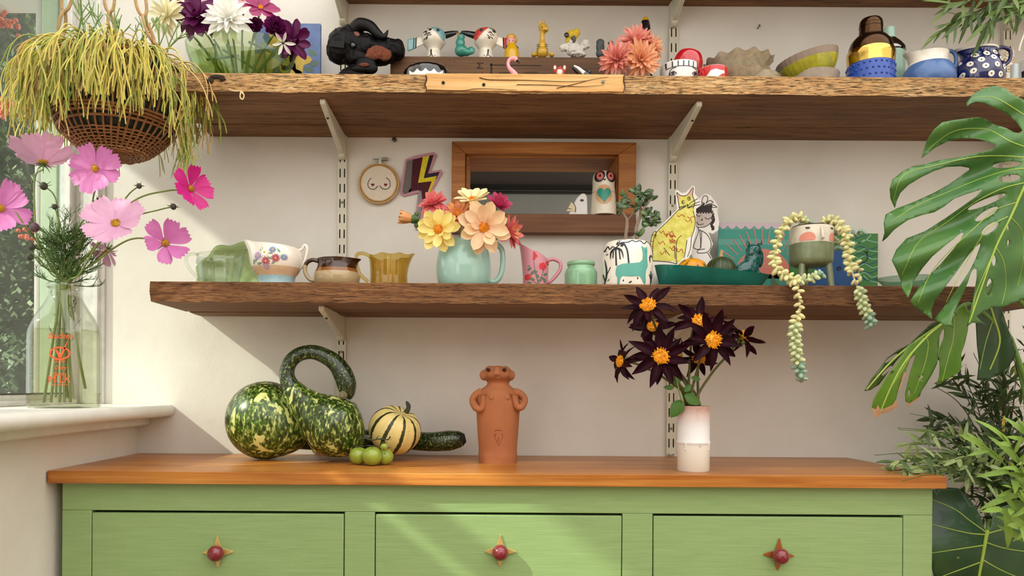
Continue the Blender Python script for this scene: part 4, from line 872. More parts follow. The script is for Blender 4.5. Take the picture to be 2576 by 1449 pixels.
for x, y, tx in ((1882, 618, 1879), (1911, 614, 1915)): mb = MB(); mb.tube([O.p(x, y), O.p(tx, y-14)], [7*k, 1*k], 6); mb.build('ear', mat('teal_majolica', '#0a6f6b'), o)
# paper cut-outs
PAPER = mat('white_drawing_paper', '#e9e4dd', .8); PEN = mat('black_pen_line', '#17171a', .6); PYEL = mat('yellow_crayon', '#d8cf55', .8, .12, 60, c2='#e6e07c'); PRED = mat('red_brown_crayon', '#b5562c', .8); PGR = mat('grey_pencil', '#8e8483', .8, .2, 60); PPI = mat('pink_crayon', '#e0a9a0', .8)
def cutout(name, label, Y, outline, layers, lean=.035, cat='paper cut-out'):
    cx_ = sum(p[0] for p in outline)/len(outline); O = PX(cx_, Y, ZL); o = thing(name, label, cat, O.o); ymax = max(p[1] for p in outline)
    def mp_(e): return lambda u, v: tuple(O.p(u, v, lean*(ymax-v)/250-e))
    mb = MB(); v, f_ = fill(outline, (), 12); mb.flat(v, f_, mp_(0)); p_ = mb.build('paper', PAPER, o, smooth=False); solidify(p_, .0006)
    for nm, shp, mt, e in layers:
        mb = MB()
        for s_ in shp:
            v, f_ = fill(s_[1], (), 10) if s_[0] == 'f' else stroke(s_[1], s_[2], 4)
            mb.flat(v, f_, mp_(e))
        mb.build(nm, mt, o, smooth=False, kind='stuff' if len(shp) > 1 else None)
    return o
S = lambda w, *Ls: [('s', z4(L), w) for L in Ls]
sq_ = []
for i in range(17):
    rr = random.Random(i+40); x, y = rr.uniform(700, 1010), rr.uniform(560, 960)
    if x > 960 and y > 700 or x < 880 and y < 680: x, y = 820, 760+i*8
    sq_.append([(x, y), (x+rr.uniform(15, 35), y+rr.uniform(10, 30)), (x+rr.uniform(20, 55), y-rr.uniform(0, 10)), (x+rr.uniform(50, 80), y+rr.uniform(10, 50))])
sq_ += [[(640, 770), (690, 770)], [(632, 830), (660, 835)], [(630, 880), (655, 885)], [(635, 930), (655, 932)]]
cutout('paper_cat', 'child\'s paper cut-out of a yellow cat with red squiggles', -.19, z4([(640, 1290), (615, 1000), (635, 780), (660, 725), (695, 715), (720, 690), (790, 620), (900, 505), (895, 470), (880, 325), (900, 310), (945, 345), (985, 340), (1055, 270), (1078, 280), (1078, 350), (1140, 430), (1140, 470), (1090, 505), (1090, 720), (1055, 870), (1040, 960), (1015, 1010), (1010, 1290)]), [
 ('crayon_fill', [('f', z4([(652, 1025), (657, 850), (692, 740), (800, 632), (900, 527), (925, 510), (907, 400), (897, 338), (935, 370), (1000, 365), (1060, 287), (1056, 370), (1080, 440), (1072, 520), (1082, 600), (1076, 690), (1050, 780), (1000, 800), (985, 900), (965, 1000), (900, 1062), (880, 1040), (820, 1035)])), ('f', z4([(640, 960), (632, 850), (650, 760), (685, 735), (690, 780), (655, 860), (650, 960)]))], PYEL, .0006),
 ('ear_crayon', [('f', z4([(1015, 350), (1058, 295), (1050, 360), (1030, 385)])), ('f', z4([(905, 400), (905, 350), (930, 380), (925, 410)]))], PPI, .0009),
 ('squiggles', S(1.8, *sq_), PRED, .0011),
 ('pen_lines', S(1.5, [(650, 1030), (657, 850), (692, 740), (800, 632), (900, 527), (925, 505)], [(925, 505), (907, 400), (897, 338), (935, 370), (1000, 365), (1060, 287), (1056, 370), (1080, 440), (1060, 500)], [(1060, 525), (1082, 600), (1076, 700), (1045, 800), (1035, 900), (1005, 990)], [(895, 1060), (890, 900), (905, 810), (945, 775)], [(1000, 820), (985, 920), (970, 1000)], [(650, 1030), (800, 1040), (900, 1062)], [(870, 880), (880, 1010)], [(765, 900), (825, 975)], [(925, 500), (990, 475), (1005, 455), (1010, 490), (1060, 480)], [(1000, 490), (1040, 440), (1110, 400)], [(1010, 495), (1070, 455), (1130, 430)], [(1005, 500), (1080, 470), (1135, 462)], [(985, 480), (920, 520)], [(985, 470), (915, 490)], [(632, 1000), (630, 850), (655, 750), (685, 732), (680, 800)]), PEN, .0014),
 ('pen_eyes', [('s', circ(1480+960/4.025, 400+435/4.025, 3.6, 4.2), 1.2), ('s', circ(1480+1020/4.025, 400+400/4.025, 3.6, 4.2), 1.2), ('f', circ(1480+956/4.025, 400+437/4.025, 1.4, 2.2)), ('f', circ(1480+1024/4.025, 400+398/4.025, 1.4, 2.2))], PEN, .0018)])
hair = [[(1095+i*14, 470-(i % 3)*6), (1100+i*13, 510), (1096+i*14, 540+(i % 2)*12)] for i in range(12)]+[[(1270, 550), (1250, 600), (1265, 620), (1240, 660), (1270, 690), (1250, 720)], [(1260, 560), (1275, 620), (1245, 680), (1275, 715)]]
cutout('paper_girl', 'child\'s paper cut-out drawing of a girl with a flower on her head', -.13, z4([(1090, 425), (1150, 370), (1190, 350), (1240, 370), (1290, 435), (1315, 480), (1305, 520), (1325, 640), (1315, 720), (1260, 758), (1215, 742), (1245, 820), (1262, 860), (1225, 950), (1255, 1010), (1255, 1290), (1040, 1290), (1040, 900), (1075, 700), (1070, 500)]), [
 ('face_pencil', [('f', z4([(1085, 520), (1100, 480), (1170, 450), (1250, 500), (1265, 560), (1250, 640), (1180, 690), (1095, 670)]))], mat('grey_pencil_face', '#c3b5ad', .8), .0005),
 ('hair_pencil', S(4, *hair), mat('dark_pencil', '#38302f', .8), .0009),
 ('pen_lines', S(1.5, [(1150, 430), (1165, 380), (1200, 375), (1210, 410), (1190, 450)], [(1190, 450), (1230, 420), (1265, 440), (1200, 460)], [(1200, 460), (1270, 465), (1300, 490), (1210, 480)], [(1180, 450), (1130, 430), (1140, 450), (1180, 455)], [(1095, 560), (1115, 580), (1140, 570)], [(1180, 590), (1210, 610), (1240, 590)], [(1150, 600), (1155, 620), (1140, 615)], [(1095, 635), (1120, 665), (1170, 655)], [(1085, 520), (1090, 670), (1150, 690), (1220, 665), (1265, 600), (1260, 520)], [(1110, 690), (1115, 740), (1075, 850), (1070, 900), (1135, 900), (1130, 720)], [(1120, 715), (1200, 760), (1245, 860), (1210, 940), (1110, 950), (1115, 920), (1180, 910)], [(1210, 950), (1245, 1010)], [(1150, 730), (1140, 900)]), PEN, .0014)])
# two painted cards
def card(name, label, Y, x0, x1, y0, y1, th, base, layers, lean=.0):
    O = PX((x0+x1)/2, Y, ZL); o = thing(name, label, 'picture', O.o); p0, p1 = O.p(x0, y0), O.p(x1, y0); w2 = (p1.x-p0.x)/2; mb = MB(); mb.box(-w2, w2, 0, th, 0, p0.z); mb.build('panel', base, o, bevel=.0006)
    for i, (nm, shp, mt) in enumerate(layers):
        mb = MB(); e = .0004+.0004*i
        for s_ in shp:
            v, f_ = fill(s_[1], s_[2] if len(s_) > 2 else (), 14) if s_[0] == 'f' else stroke(s_[1], s_[2], 4)
            cl_ = lambda u, v_: ((max(x0+.5, min(x1-.5, u))-(x0+x1)/2)*O.k, -e, min(O.z(y0)-.0003, max(.0004, O.z(v_))))
            mb.flat(v, f_, cl_)
        mb.build(nm, mt, o, smooth=False, kind='stuff' if len(shp) > 1 else None)
TQ = mat('card_teal', '#5f9c90', .7, .05, 30); box4 = lambda a, b, c_, d_: ('f', [(a, c_), (b, c_), (b, d_), (a, d_)])
CO = mat('card_coral', '#d27d6c', .7); 
card('sunset_card', 'teal card print with a scalloped pink edge and coral sun', -.075, 1806, 1985, 560, 720, .003, TQ, [
 ('sky_bands', [box4(1806, 1985, 578, 601), box4(1806, 1985, 616, 720)], mat('card_teal_dark', '#3f9384', .7)),
 ('scallop_edge', [('f', [(1807, 561), (1984, 561)]+[(1984-q*177/64, 568+8.5*abs(math.sin(PI*q/8))) for q in range(65)])], mat('card_lilac', '#c9b5bd', .7)),
 ('sun_rays', [('s', [(1918+math.cos(a)*85, 700-math.sin(a)*85), (1918+math.cos(a)*125, 700-math.sin(a)*125)], 2.2) for a in [.15+i*.16 for i in range(18)]], CO),
 ('sun', [('f', [(1918+74*math.cos(a), 700-74*math.sin(a)) for a in [PI*i/20 for i in range(21)]]), ('f', [(1838, 690), (1998, 690), (1998, 700), (1838, 700)])], CO),
 ('sun_dots', [('f', circ(1868+i*9+(j % 2)*4, 645+j*9, 1.3, n=6)) for i in range(11) for j in range(4) if math.hypot(1868+i*9-1918, 645+j*9-700) < 68], mat('card_dots', '#8fbab0', .7)),
 ('field_lines', [('s', [(1940, 690+i*3), (1960-i*2, 718)], .9) for i in range(10)], mat('card_olive', '#6e7a4a', .7))])
WHB = mat('paint_blue', '#1d4f86', .5, .12, 30); card('whale_painting', 'green painted panel with wavy lines and a blue figure', -.06, 1985, 2208, 586, 720, .012, mat('paint_green', '#3f7d3b', .55, .12, 12), [
 ('blue_figure', [('f', [(2030, 722), (2042, 690), (2062, 660), (2075, 628), (2092, 624), (2112, 628), (2130, 650), (2150, 675), (2168, 700), (2160, 722)])], WHB),
 ('light_waves', [('s', [(2125+j*6, y), (2140+j*5, y-7), (2158, y-1), (2175, y-9), (2192, y-5+j*2), (2207, y-2)], 1.7) for j, y in enumerate((612, 634, 652, 672, 694))]+[('s', [(2138, 640), (2150, 615), (2175, 605), (2190, 590)], 1.7), ('s', [(2015, 684), (2022, 679), (2030, 684)], 2), ('s', [(2172, 692), (2185, 705), (2207, 710)], 1.7)], mat('paint_mint_line', '#9ccab8', .5)),
 ('blue_waves', [('s', [(2150, y), (2165, y-6), (2185, y+2), (2206, y-5)], 1.5) for y in (625, 643, 662, 684, 703)]+[('s', [(2140, 608), (2160, 596), (2178, 592)], 1.5)], WHB),
 ('arm_line', [('s', [(2160, 665), (2178, 655), (2182, 645), (2178, 632)], 2), ('s', [(2172, 632), (2178, 635), (2184, 630)], 1.6), ('s', [(1975, 658), (1985, 664), (1998, 664)], 2)], PEN),
 ('black_eye', [('f', circ(2110, 675, 5.5))], PEN), ('eye_glint', [('f', circ(2110, 678, 3.2, 1.6))], WHB)])
# face planter on three legs
O = PX(2040, -.27, ZL, 50); o = thing('face_planter', 'round cream and sage planter with a face, standing on three legs', 'plant pot', O.o); k = O.k
STN = mat('cream_stoneware', '#d9cfbd', .6, .12, 40, .2, 150); SAG = mat('sage_glaze', '#77805f', .3, .14, 40, .15, 200, coat=.2)
raw = [(10, 663, 1), (40, 662, 1), (49, 657, 1), (52, 645, 1), (52, 606, 1), (52, 604, 0), (52, 570, 0), (50.5, 563, 0)]
pr = [(r*k, O.z(y)) for r, y, m_ in raw]; vp = vessel(pr, .005); mb = MB(); mb.lathe(vp, 48, mats=([1]+[m_ for _, _, m_ in raw[1:]]+[0]*30)[:len(vp)-1]); mb.build('bowl', [STN, SAG], o, ang=50)
for (x, y), dy in (((2010, 655), -.022), ((2043, 655), .04), ((2072, 655), -.026)):
    mb = MB(); q = O.p(x, y); q.y = dy; e = Vector((q.x*1.22, dy*1.25, 0)); mb.tube([q, q.lerp(e, .5), e], [.0085, .0082, .007], 14); mb.build('leg', SAG, o)
mp = onto(pr, O, .0008); DKE = mat('dark_slip', '#26221e', .5); CHK = mat('pink_slip', '#d98a78', .6, .1, 60)
for x in (2012, 2074): mb = MB(); mb.flat(*fill(circ(x, 572, 5, 2.4, 12, .1), (), 3), mp); mb.build('eye', DKE, o, smooth=False)
for x, r in ((2013, 16), (2078, 13)): mb = MB(); mb.flat(*fill([(a, min(b, 603.5)) for a, b in circ(x, 597, r, 15, 20)], (), 4), mp); mb.build('cheek', CHK, o, smooth=False)
mb = MB(); q = Vector(mp(2043, 568)); q2 = Vector(mp(2042, 600)); mb.tube(cr([q, q.lerp(q2, .5)+Vector((0, -.006, 0)), q2+Vector((0, -.010, .002)), q2+Vector((0, -.002, -.002))], 4), [.0022, .0035, .0045, .002], 8); mb.build('nose', STN, o)
bt = thing('trailing_succulent', 'trailing succulent with bead-like pale leaves spilling from the face planter', 'plant', W(2040, 600, -.27)); b0 = Vector(bt.location)
mb = MB(); mb.lathe([(0, -.02), (.048*.98, -.02), (.0475, .031), (0, .033)], 24); mb.build('soil', mat('potting_soil', '#3a2b20'), bt)
BST = mat('pinkish_succulent_stem', '#b59a86', .6, .15, 50); BL = [mat('pale_yellow_bead_leaf', '#d9d59b', .4, .08, 50, sss=.15), mat('pale_green_bead_leaf', '#c3cf9f', .4, .08, 50, sss=.15), mat('blue_green_bead_leaf', '#93b39a', .4, .1, 50, sss=.1)]
bm_ = []
for m_ in BL: mb = MB(); mb.ell((0, 0, .007), (.0053, .0053, .0100), 8, 6); t_ = mb.build('leaf', m_, None, ang=80); bm_.append(t_.data); bpy.data.objects.remove(t_)
rr = random.Random(11)
strands = [([(2028, 566, -.0), (2008, 548, -.01), (1988, 552, -.03), (1968, 580, -.045), (1952, 620, -.05), (1947, 655, -.06), (1960, 682, -.08), (1985, 698, -.095), (2003, 708, -.105)], 62, 0, 1),
 ([(2003, 708, -.105), (2010, 740, -.118), (2012, 775, -.12), (2006, 800, -.12), (2001, 815, -.12)], 18, 0, .7), ([(2001, 815, -.12), (1999, 850, -.12), (2002, 880, -.12), (2008, 915, -.12), (2018, 955, -.12)], 44, 1, 1),
 ([(2065, 566, 0), (2090, 552, -.01), (2112, 566, -.03), (2128, 595, -.04), (2134, 630, -.05), (2136, 660, -.06), (2143, 680, -.075)], 50, 0, 1), ([(2143, 680, -.075), (2150, 705, -.1), (2158, 725, -.118)], 5, 0, .5), ([(2158, 725, -.118), (2168, 755, -.12), (2180, 785, -.12), (2192, 818, -.12)], 34, 1, 1),
 ([(2003, 708, -.105), (2030, 703, -.11), (2050, 695, -.115), (2066, 688, -.118)], 16, 1, .9), ([(2090, 566, .0), (2110, 590, .02), (2140, 592, .02), (2172, 580, .01)], 16, 2, .9), ([(2030, 562, .0), (2020, 556, -.005), (2034, 556, .01)], 7, 1, .9), ([(2085, 560, .01), (2098, 600, .02), (2108, 625, .01)], 12, 1, 1), ([(2143, 660, -.06), (2160, 668, -.05), (2160, 690, -.06), (2166, 698, -.06)], 3, 0, .6)]
for pts, cnt, ci, dens in strands:
    P = cr([W(x, y, -.27+dy)-b0 for x, y, dy in pts], 8); mb = MB(); mb.tube(P, [.0022, .0018], 6); mb.build('stem', BST, bt)
    for i in range(cnt):
        u = (i+.5)/cnt; q = u*(len(P)-1); j = min(int(q), len(P)-2); p = P[j].lerp(P[j+1], q-j); d = (P[j+1]-P[j]).normalized(); x_, y_ = frame_of(d); a = i*2.4+rr.random()*.5
        out = (x_*math.cos(a)+y_*math.sin(a)+d*.35).normalized(); M = out.to_track_quat('Z', 'Y').to_matrix().to_4x4(); s_ = rr.uniform(.85, 1.15)*(1 if ci < 2 else .8)*(1.1 if dens == 1 else 1); M = M @ Matrix.Scale(s_, 4); M.translation = p
        c_ = ci if not (ci == 1 and u > .72) else 2
        inst(bm_[c_], 'leaf', bt, M)
# green glass bowl at the right end
O = PX(2280, -.24, ZL, 66); o = thing('glass_bowl', 'shallow green cut-glass bowl behind the monstera leaf', 'bowl', O.o); GBG = glass('bottle_green_glass', '#7aa88a')
pr = smooth_prof([(30*O.k, 0), (38*O.k, .002), (50*O.k, O.z(712)), (58*O.k, O.z(700)), (70*O.k, O.z(690))], 4); mb = MB(); mb.lathe(vessel(pr, .003), 60, fn=spout_fn(1, 0, 0, 0, 1, flutes=30, fd=.012)); mb.build('bowl', GBG, o, ang=40)
# ------------------------------------------------------------------ on the wall
O = PX(953, -.012, W(953, 514, 0).z); k = O.k; o = thing('embroidery_hoop', 'small wooden embroidery hoop with stitched line drawing hanging on the wall', 'embroidery', O.o)
c = O.p(953, 462); HW = wood('pale_beech_hoop', [(.3, '#b98f58'), (.7, '#d9b784')], (20, 20, 20), 2, 0, rough=.5, bmp=.1)
for nm, r, th in (('outer_hoop', 49.5*k, .0032), ('inner_hoop', 44.5*k, .0026)): mb = MB(); mb.tube([(c.x+r*math.cos(a), 0, c.z+r*math.sin(a)) for a in [2*PI*i/48 for i in range(48)]], th, 8, closed=True); mb.v = [(x, y*1.7, z) for x, y, z in mb.v]; mb.build(nm, HW, o)
mb = MB(); mb.lathe([(0, 0), (44*k, 0), (44*k, .002), (0, .002)], 48); mb.v = [(c.x+x, -z-.001, c.z+y) for x, y, z in mb.v]; mb.build('fabric', mat('natural_linen', '#ddd0bd', .9, .05, 200, .4, 900), o)
z2 = lambda L: [(440+x/3.623, 340+y/3.623) for x, y in L]; THR = mat('black_thread', '#1d1a1c', .8); mp = onplane(O, -.0042); mb = MB()
for L in ([(1790, 388), (1765, 420), (1760, 465), (1790, 492), (1825, 488), (1850, 460)], [(1925, 385), (1955, 415), (1960, 465), (1935, 490), (1895, 488), (1865, 460)]): mb.flat(*stroke(z2(L), 1.5, 5), mp)
mb.build('stitched_line', THR, o, smooth=False, kind='stuff')
for x in (1803, 1920):
    h_ = [(x+16*math.sin(t)**3, 452-(13*math.cos(t)-5*math.cos(2*t)-2*math.cos(3*t)-math.cos(4*t))) for t in [2*PI*i/20 for i in range(20)]]; mb = MB(); mb.flat(*fill(z2(h_), (), 3), mp); mb.build('stitched_heart', mat('dark_red_thread', '#6d1420', .8), o, smooth=False)
mb = MB(); q = O.p(957, 402); mb.box(q.x-.004, q.x+.004, -.006, .004, q.z-.014, q.z+.003); mb.tube([O.p(938, 401, -.003), O.p(975, 400, -.003)], .0017, 8); mb.tube([O.p(961, 400.5, -.003), O.p(976, 400, -.003)], .0042, 10); mb.build('clasp', mat('nickel_clasp', '#a5a399', .3, metal=.9), o)
z3 = lambda L: [(980+x/3.623, 340+y/3.623) for x, y in L]
O = PX(1060, -.006, W(1060, 560, 0).z); o = thing('lightning_bolt', 'pink-edged beaded lightning bolt patch on the wall', 'wall decoration', O.o)
PE = mat('pink_felt', '#c08a97', .85, .06, 60); BEAD = lambda nm, c_: mat(nm, c_, .5, .2, 300, .4, 500, spec=.2)
out = cr([(x, y, 0) for x, y in [(145, 225), (230, 190), (405, 155), (428, 185), (372, 332), (465, 315), (480, 345), (400, 490), (330, 620), (300, 740), (275, 860), (240, 860), (238, 720), (262, 525), (130, 560), (98, 530), (115, 400)]], 1, True); out = [(p.x, p.y) for p in out]
for nm, P, mt, e in (('felt_edge', out, PE, .0), ('grey_beads', [(158, 235), (215, 220), (195, 520), (130, 540), (115, 520)], BEAD('grey_beads', '#6d6461'), .0012), ('maroon_beads', [(213, 222), (305, 200), (262, 430), (390, 410), (330, 560), (285, 700), (262, 850), (248, 840), (270, 500), (165, 520), (195, 480)], BEAD('maroon_beads', '#4a0f1c'), .0012), ('yellow_beads', [(305, 198), (362, 190), (310, 395), (430, 372), (350, 570), (340, 560), (385, 420), (260, 435)], BEAD('yellow_beads', '#d9c522'), .0014), ('navy_beads', [(362, 188), (402, 180), (350, 352), (458, 335), (425, 400), (312, 392)], BEAD('navy_beads', '#2a1c33'), .0012), ('silver_beads', [(262, 515), (290, 505), (300, 620), (270, 760), (255, 760), (262, 600)], BEAD('silver_beads', '#8d8a8c'), .0016)):
    mb = MB(); v, f_ = fill(z3(P), (), 6); mb.flat(v, f_, onplane(O, -e)); q = mb.build(nm, mt, o, smooth=False); solidify(q, .003 if e == 0 else .0014)
# things standing in the hatch
O = PX(1518, -.012, ZH); k = O.k; o = thing('owl_ornament', 'cream painted owl ornament with a green heart, standing in the hatch', 'ornament', O.o)
pr = smooth_prof([(33*k, 0), (33*k, O.z(530)), (31*k, O.z(500)), (29*k, O.z(482)), (28*k, O.z(470)), (28*k, O.z(455)), (26*k, O.z(442)), (18*k, O.z(434)), (4*k, O.z(431)), (0, O.z(431))], 4)
mb = MB(); mb.lathe([(0, 0)]+pr, 40); mb.build('body', mat('cream_enamel', '#e3d9c4', .25, coat=.3), o, ang=60); 
def dec(nm, L, mt, e, sp=4): mb = MB(); mb.flat(*fill(L, (), sp), onto(pr, O, e)); mb.build(nm, mt, o, smooth=False)
for x in (1505, 1532): dec('eye_patch', circ(x, 449, 12, 16, 18, .25 if x < 1518 else -.25), BLK, .0006); dec('eye_ring', circ(x, 449, 8, 10.5, 16), mat('coral_enamel', '#d9706a', .3), .001); dec('pupil', circ(x, 449, 2.6, 3.4), BLK, .0014)
dec('beak', [(1512, 458), (1520, 457), (1518, 461), (1514, 461)], BLK, .001); dec('belly_patch', circ(1515, 496, 21, 25, 20), mat('tan_enamel', '#d8a475', .3), .0006)
dec('green_heart', [(1515+17*math.sin(t)**3, 496-(15*math.cos(t)-5.5*math.cos(2*t)-2.2*math.cos(3*t)-math.cos(4*t))*1.2) for t in [2*PI*i/24 for i in range(24)]], mat('green_enamel', '#23927e', .3), .001)
mb = MB(); mb.tube([(rad_at(pr, O.z(487))*1.005*math.cos(a), rad_at(pr, O.z(487))*1.005*math.sin(a), O.z(487)) for a in [2*PI*i/30 for i in range(30)]], .0006, 4, closed=True); mb.build('seam', mat('seam_brown', '#7c6a52', .7), o)
O = PX(1452, -.012, ZH); o = thing('bird_ornament', 'flat white bird head ornament with a cream beak, standing in the hatch', 'ornament', O.o)
mb = MB(); OUT = [(1430, 540), (1440, 520), (1450, 500), (1462, 488), (1472, 488), (1477, 500), (1478, 540)]; e_ = [(p.x, p.y) for p in cr([(a, b, 0) for a, b in OUT], 4)]
mb.prism(e_, lambda u, v, w: tuple(O.p(u, v, -.006+w)), .014); mb.build('head', mat('white_enamel', '#dfdcd8', .3, coat=.3), o, bevel=.002)
mb = MB(); mb.prism([(1424, 532), (1436, 510), (1440, 505), (1448, 520), (1447, 532)], lambda u, v, w: tuple(O.p(u, v, -.0075+w)), .016); mb.build('beak', mat('cream_beak', '#dcc9a0', .35), o, bevel=.0015)
mb = MB(); mb.flat(*fill(circ(1464, 504, 5, 3.2), (), 3), onplane(O, -.0065)); mb.build('eye', BLK, o, smooth=False); mb = MB(); mb.flat(*stroke([(1438, 506), (1448, 520), (1447, 534)], 1.6), onplane(O, -.0082)); mb.flat(*stroke([(1428, 524), (1438, 526)], 1.4), onplane(O, -.0082)); mb.build('painted_line', BLK, o, smooth=False, kind='stuff')
mb = MB(); c = W(992, 353, -.002); mb.lathe([(0, 0), (.007, 0), (.0075, .005), (.004, .006), (.0035, .002), (0, .002)], 6); mb.v = [(x, -z, y) for x, y, z in mb.v]; tag(mb.build('wall_nut', STEEL, loc=c), 'small steel hex nut fixed in the wall above the hoop', 'bolt')
# ------------------------------------------------------------------ on the upper shelf
YU = -.25
BOWLG = glass('pale_green_vase_glass', '#b9d08f')
O = PX(608, -.22, ZU, 70); k = O.k; o = thing('glass_bowl_vase', 'wide green glass bowl vase crowded with purple and white dahlias', 'vase', O.o)
pr = smooth_prof([(60*k, 0), (85*k, O.z(196)), (108*k, O.z(170)), (125*k, O.z(140)), (137*k, O.z(105)), (142*k, O.z(78))], 4)
mb = MB(); mb.lathe(vessel(pr, .0035), 56, sy=.5); mb.build('bowl', BOWLG, o, ang=70)
wp = [(max(r-.0045, 0), max(z, .005)) for r, z in pr if z < O.z(112)]; mb = MB(); mb.lathe([(0, .005)]+wp+[(0, wp[-1][1])], 48, sy=.49); mb.build('water', glass('vase_water', '#cfdcae', 2, .8, .3), o, ang=60)
PUR = pmat('deep_purple_petal', '#4a0a3c', '#7d1866', 40); PWH = pmat('white_petal', '#efeee6', '#fdfcf7', 40); PCW = pmat('creamy_white_petal', '#f3ecc0', '#fbf6e2', 30); PCP = pmat('cerise_petal', '#8d1450', '#b03070', 40); PPL = pmat('pale_pink_petal', '#e0a4b8', '#eec3cf', 40)
spike = [(0, .35), (.3, .9), (.55, 1), (.8, .7), (.93, .35), (1, .05)]
kp = .00099
pur = pset('pu', PUR, 62*kp, 30*kp, wide, (-.3, .05, .25), .22); whs = pset('wh', PWH, 56*kp, 17*kp, spike, (-.2, .05, .2), .3); cws = pset('cw', PCW, 58*kp, 19*kp, spike, (-.3, .0, .2), .25); ces = pset('ce', PCP, 40*kp, 26*kp, wide, (-.05, .12), .1); ppl = pset('pp', PPL, 42*kp, 26*kp, wide, (-.05, .12), .1); pom = pset('pm', PUR, 22*kp, 14*kp, wide, (.3, .45), .35)
bg_ = 'flowers in the green glass bowl'
bfl = []
def bf(px, py, dy, n, layers, lb, eye=None, nm='dahlia', eyem=ORG): bfl.append(bf_(px, py, dy, n, layers, lb, eye, nm, eyem)[0])
def bf_(px, py, dy, n, layers, lb, eye=None, nm='dahlia', eyem=ORG): return mugflower(px, py, dy, n, layers, lb, eye, nm, None, bg_, eyem, (608, 200), -.22, 40)
bf(497, 40, -.03, (-.1, -.9, .2), [(pur, 10, -8, .006, 1), (pur, 9, 18, .005, .85), (pur, 7, 45, .004, .6), (pom, 7, 62, .003, .9)], 'large deep purple dahlia at the left of the glass bowl')
bf(573, 46, -.06, (.0, -.97, .15), [(whs, 15, -5, .005, 1.12), (whs, 14, 15, .005, 1), (whs, 11, 38, .004, .8), (whs, 7, 60, .003, .55)], 'spiky white dahlia at the front centre of the glass bowl')
bf(420, 38, -.03, (-.55, -.75, -.05), [(cws, 13, -12, .005, 1.05), (cws, 12, 15, .005, .95), (cws, 8, 45, .004, .7)], 'creamy white dahlia leaning out over the hanging basket')
bf(655, 20, -.02, (.35, -.75, .5), [(ces, 8, 5, .005, 1.2)], 'cerise open flower at the top of the bowl', (.008, .005))
bf(692, 72, -.085, (.3, -.9, .1), [(pom, 12, 5, .006, 1.25), (pom, 11, 32, .005, 1.15), (pom, 9, 58, .004, 1), (pom, 5, 78, .002, .8)], 'round purple pompon dahlia at the right of the bowl')
bf(640, 72, -.01, (.1, -.8, .2), [(pom, 11, 10, .005, 1.1), (pom, 9, 45, .004, 1), (pom, 6, 70, .003, .8)], 'dark purple pompon behind the spiky white dahlia')
bf(735, 105, -.02, (.75, -.6, -.25), [(pur, 9, 0, .005, .85), (pur, 8, 28, .005, .75), (pom, 8, 55, .003, 1)], 'purple dahlia drooping over the right rim of the bowl')
bf(540, 6, .02, (.0, -.7, .6), [(ppl, 8, 5, .005, 1.1)], 'pale pink open flower behind the white dahlia', (.008, .005))
bf(610, 0, .02, (.1, -.7, .6), [(ppl, 8, 8, .005, 1.05)], 'pink open flower at the top edge of the picture', (.008, .005))
bf(712, 108, -.08, (.2, -.75, -.6), [(whs, 6, 12, .004, .5)], 'small white flower hanging below the purple pompon')
bf(455, 5, .03, (-.1, -.7, .6), [(pur, 9, 5, .005, .8), (pur, 7, 40, .004, .6)], 'purple dahlia at the top edge behind the cream one')
# stems crossing in the water
for i, (a, b) in enumerate((((540, 110), (543, 190)), ((570, 110), (590, 192)), ((610, 112), (606, 190)), ((560, 125), (650, 180)), ((500, 110), (560, 185)), ((662, 112), (640, 165)), ((660, 105), (668, 190)), ((600, 140), (520, 150)), ((720, 150), (625, 105)))):
    p0, p1 = W(a[0], a[1], -.23+.02*(i % 3)), W(b[0], b[1], -.23+.02*((i+1) % 3)); mb = MB(); mb.tube(cr([Vector((0, 0, 0)), (p0-p1)*.5+Vector((.003, 0, 0)), p0-p1], 4), .0034, 7); mb.build('stem', GST, bfl[i], loc=p1-Vector(bfl[i].location))
# blue canvas
card_ZL = ZL; ZLsave = ZL; ZL = ZU
card('canvas_painting', 'blue canvas painting of yellow flowers behind the glass bowl', -.09, 640, 805, 58, 260, .014, mat('canvas_blue', '#6f86b5', .8, .18, 25, .3, 200), [
 ('painted_leaves', [('f', circ(x, y, 12, 7, 12, a)) for x, y, a in ((785, 132, .5), (790, 160, -.4), (775, 175, .3))], mat('canvas_sage', '#6d8376', .8)),
 ('painted_flowers', [('f', [(x+r*(1+.25*math.cos(5*t))*math.cos(t), y+r*(1+.25*math.cos(5*t))*math.sin(t)) for t in [i*.21 for i in range(30)]]) for x, y, r in ((742, 150, 34), (700, 100, 24), (668, 160, 30), (728, 185, 26))], mat('canvas_yellow', '#d9b13c', .8, .25, 30, c2='#e8cf7a'))])
ZL = ZLsave
# black animal head
BLKP = mat('black_papier_mache', '#070607', .5, .3, 60, 1.0, 120, spec=.2); BLKS = mat('black_leathery', '#0a090a', .45, .2, 40, .5, 80, spec=.25); BRNP = mat('brown_fuzzy_patch', '#6e3821', .9, .3, 150, 1.0, 300)
O = PX(900, -.2, ZU); k = O.k; o = thing('animal_head', 'black papier-mache animal head with horns and brown cheek', 'sculpture', O.o); E = lambda x, y, r, dy=0, rot=None: (O.p(x, y, dy), tuple(q*k for q in r), rot) if rot else (O.p(x, y, dy), tuple(q*k for q in r))
blob('head', [E(872, 112, (48, 40, 42)), E(915, 120, (52, 36, 34)), E(965, 122, (42, 28, 28)), E(1000, 125, (20, 24, 26)), E(885, 85, (30, 28, 22)), E(850, 130, (28, 30, 32)), E(900, 150, (40, 30, 22)), E(950, 145, (45, 28, 20)), E(895, 195, (45, 35, 24)), E(890, 230, (50, 40, 20))], BLKP, o, .0035, 3, disp=(.02, .010))
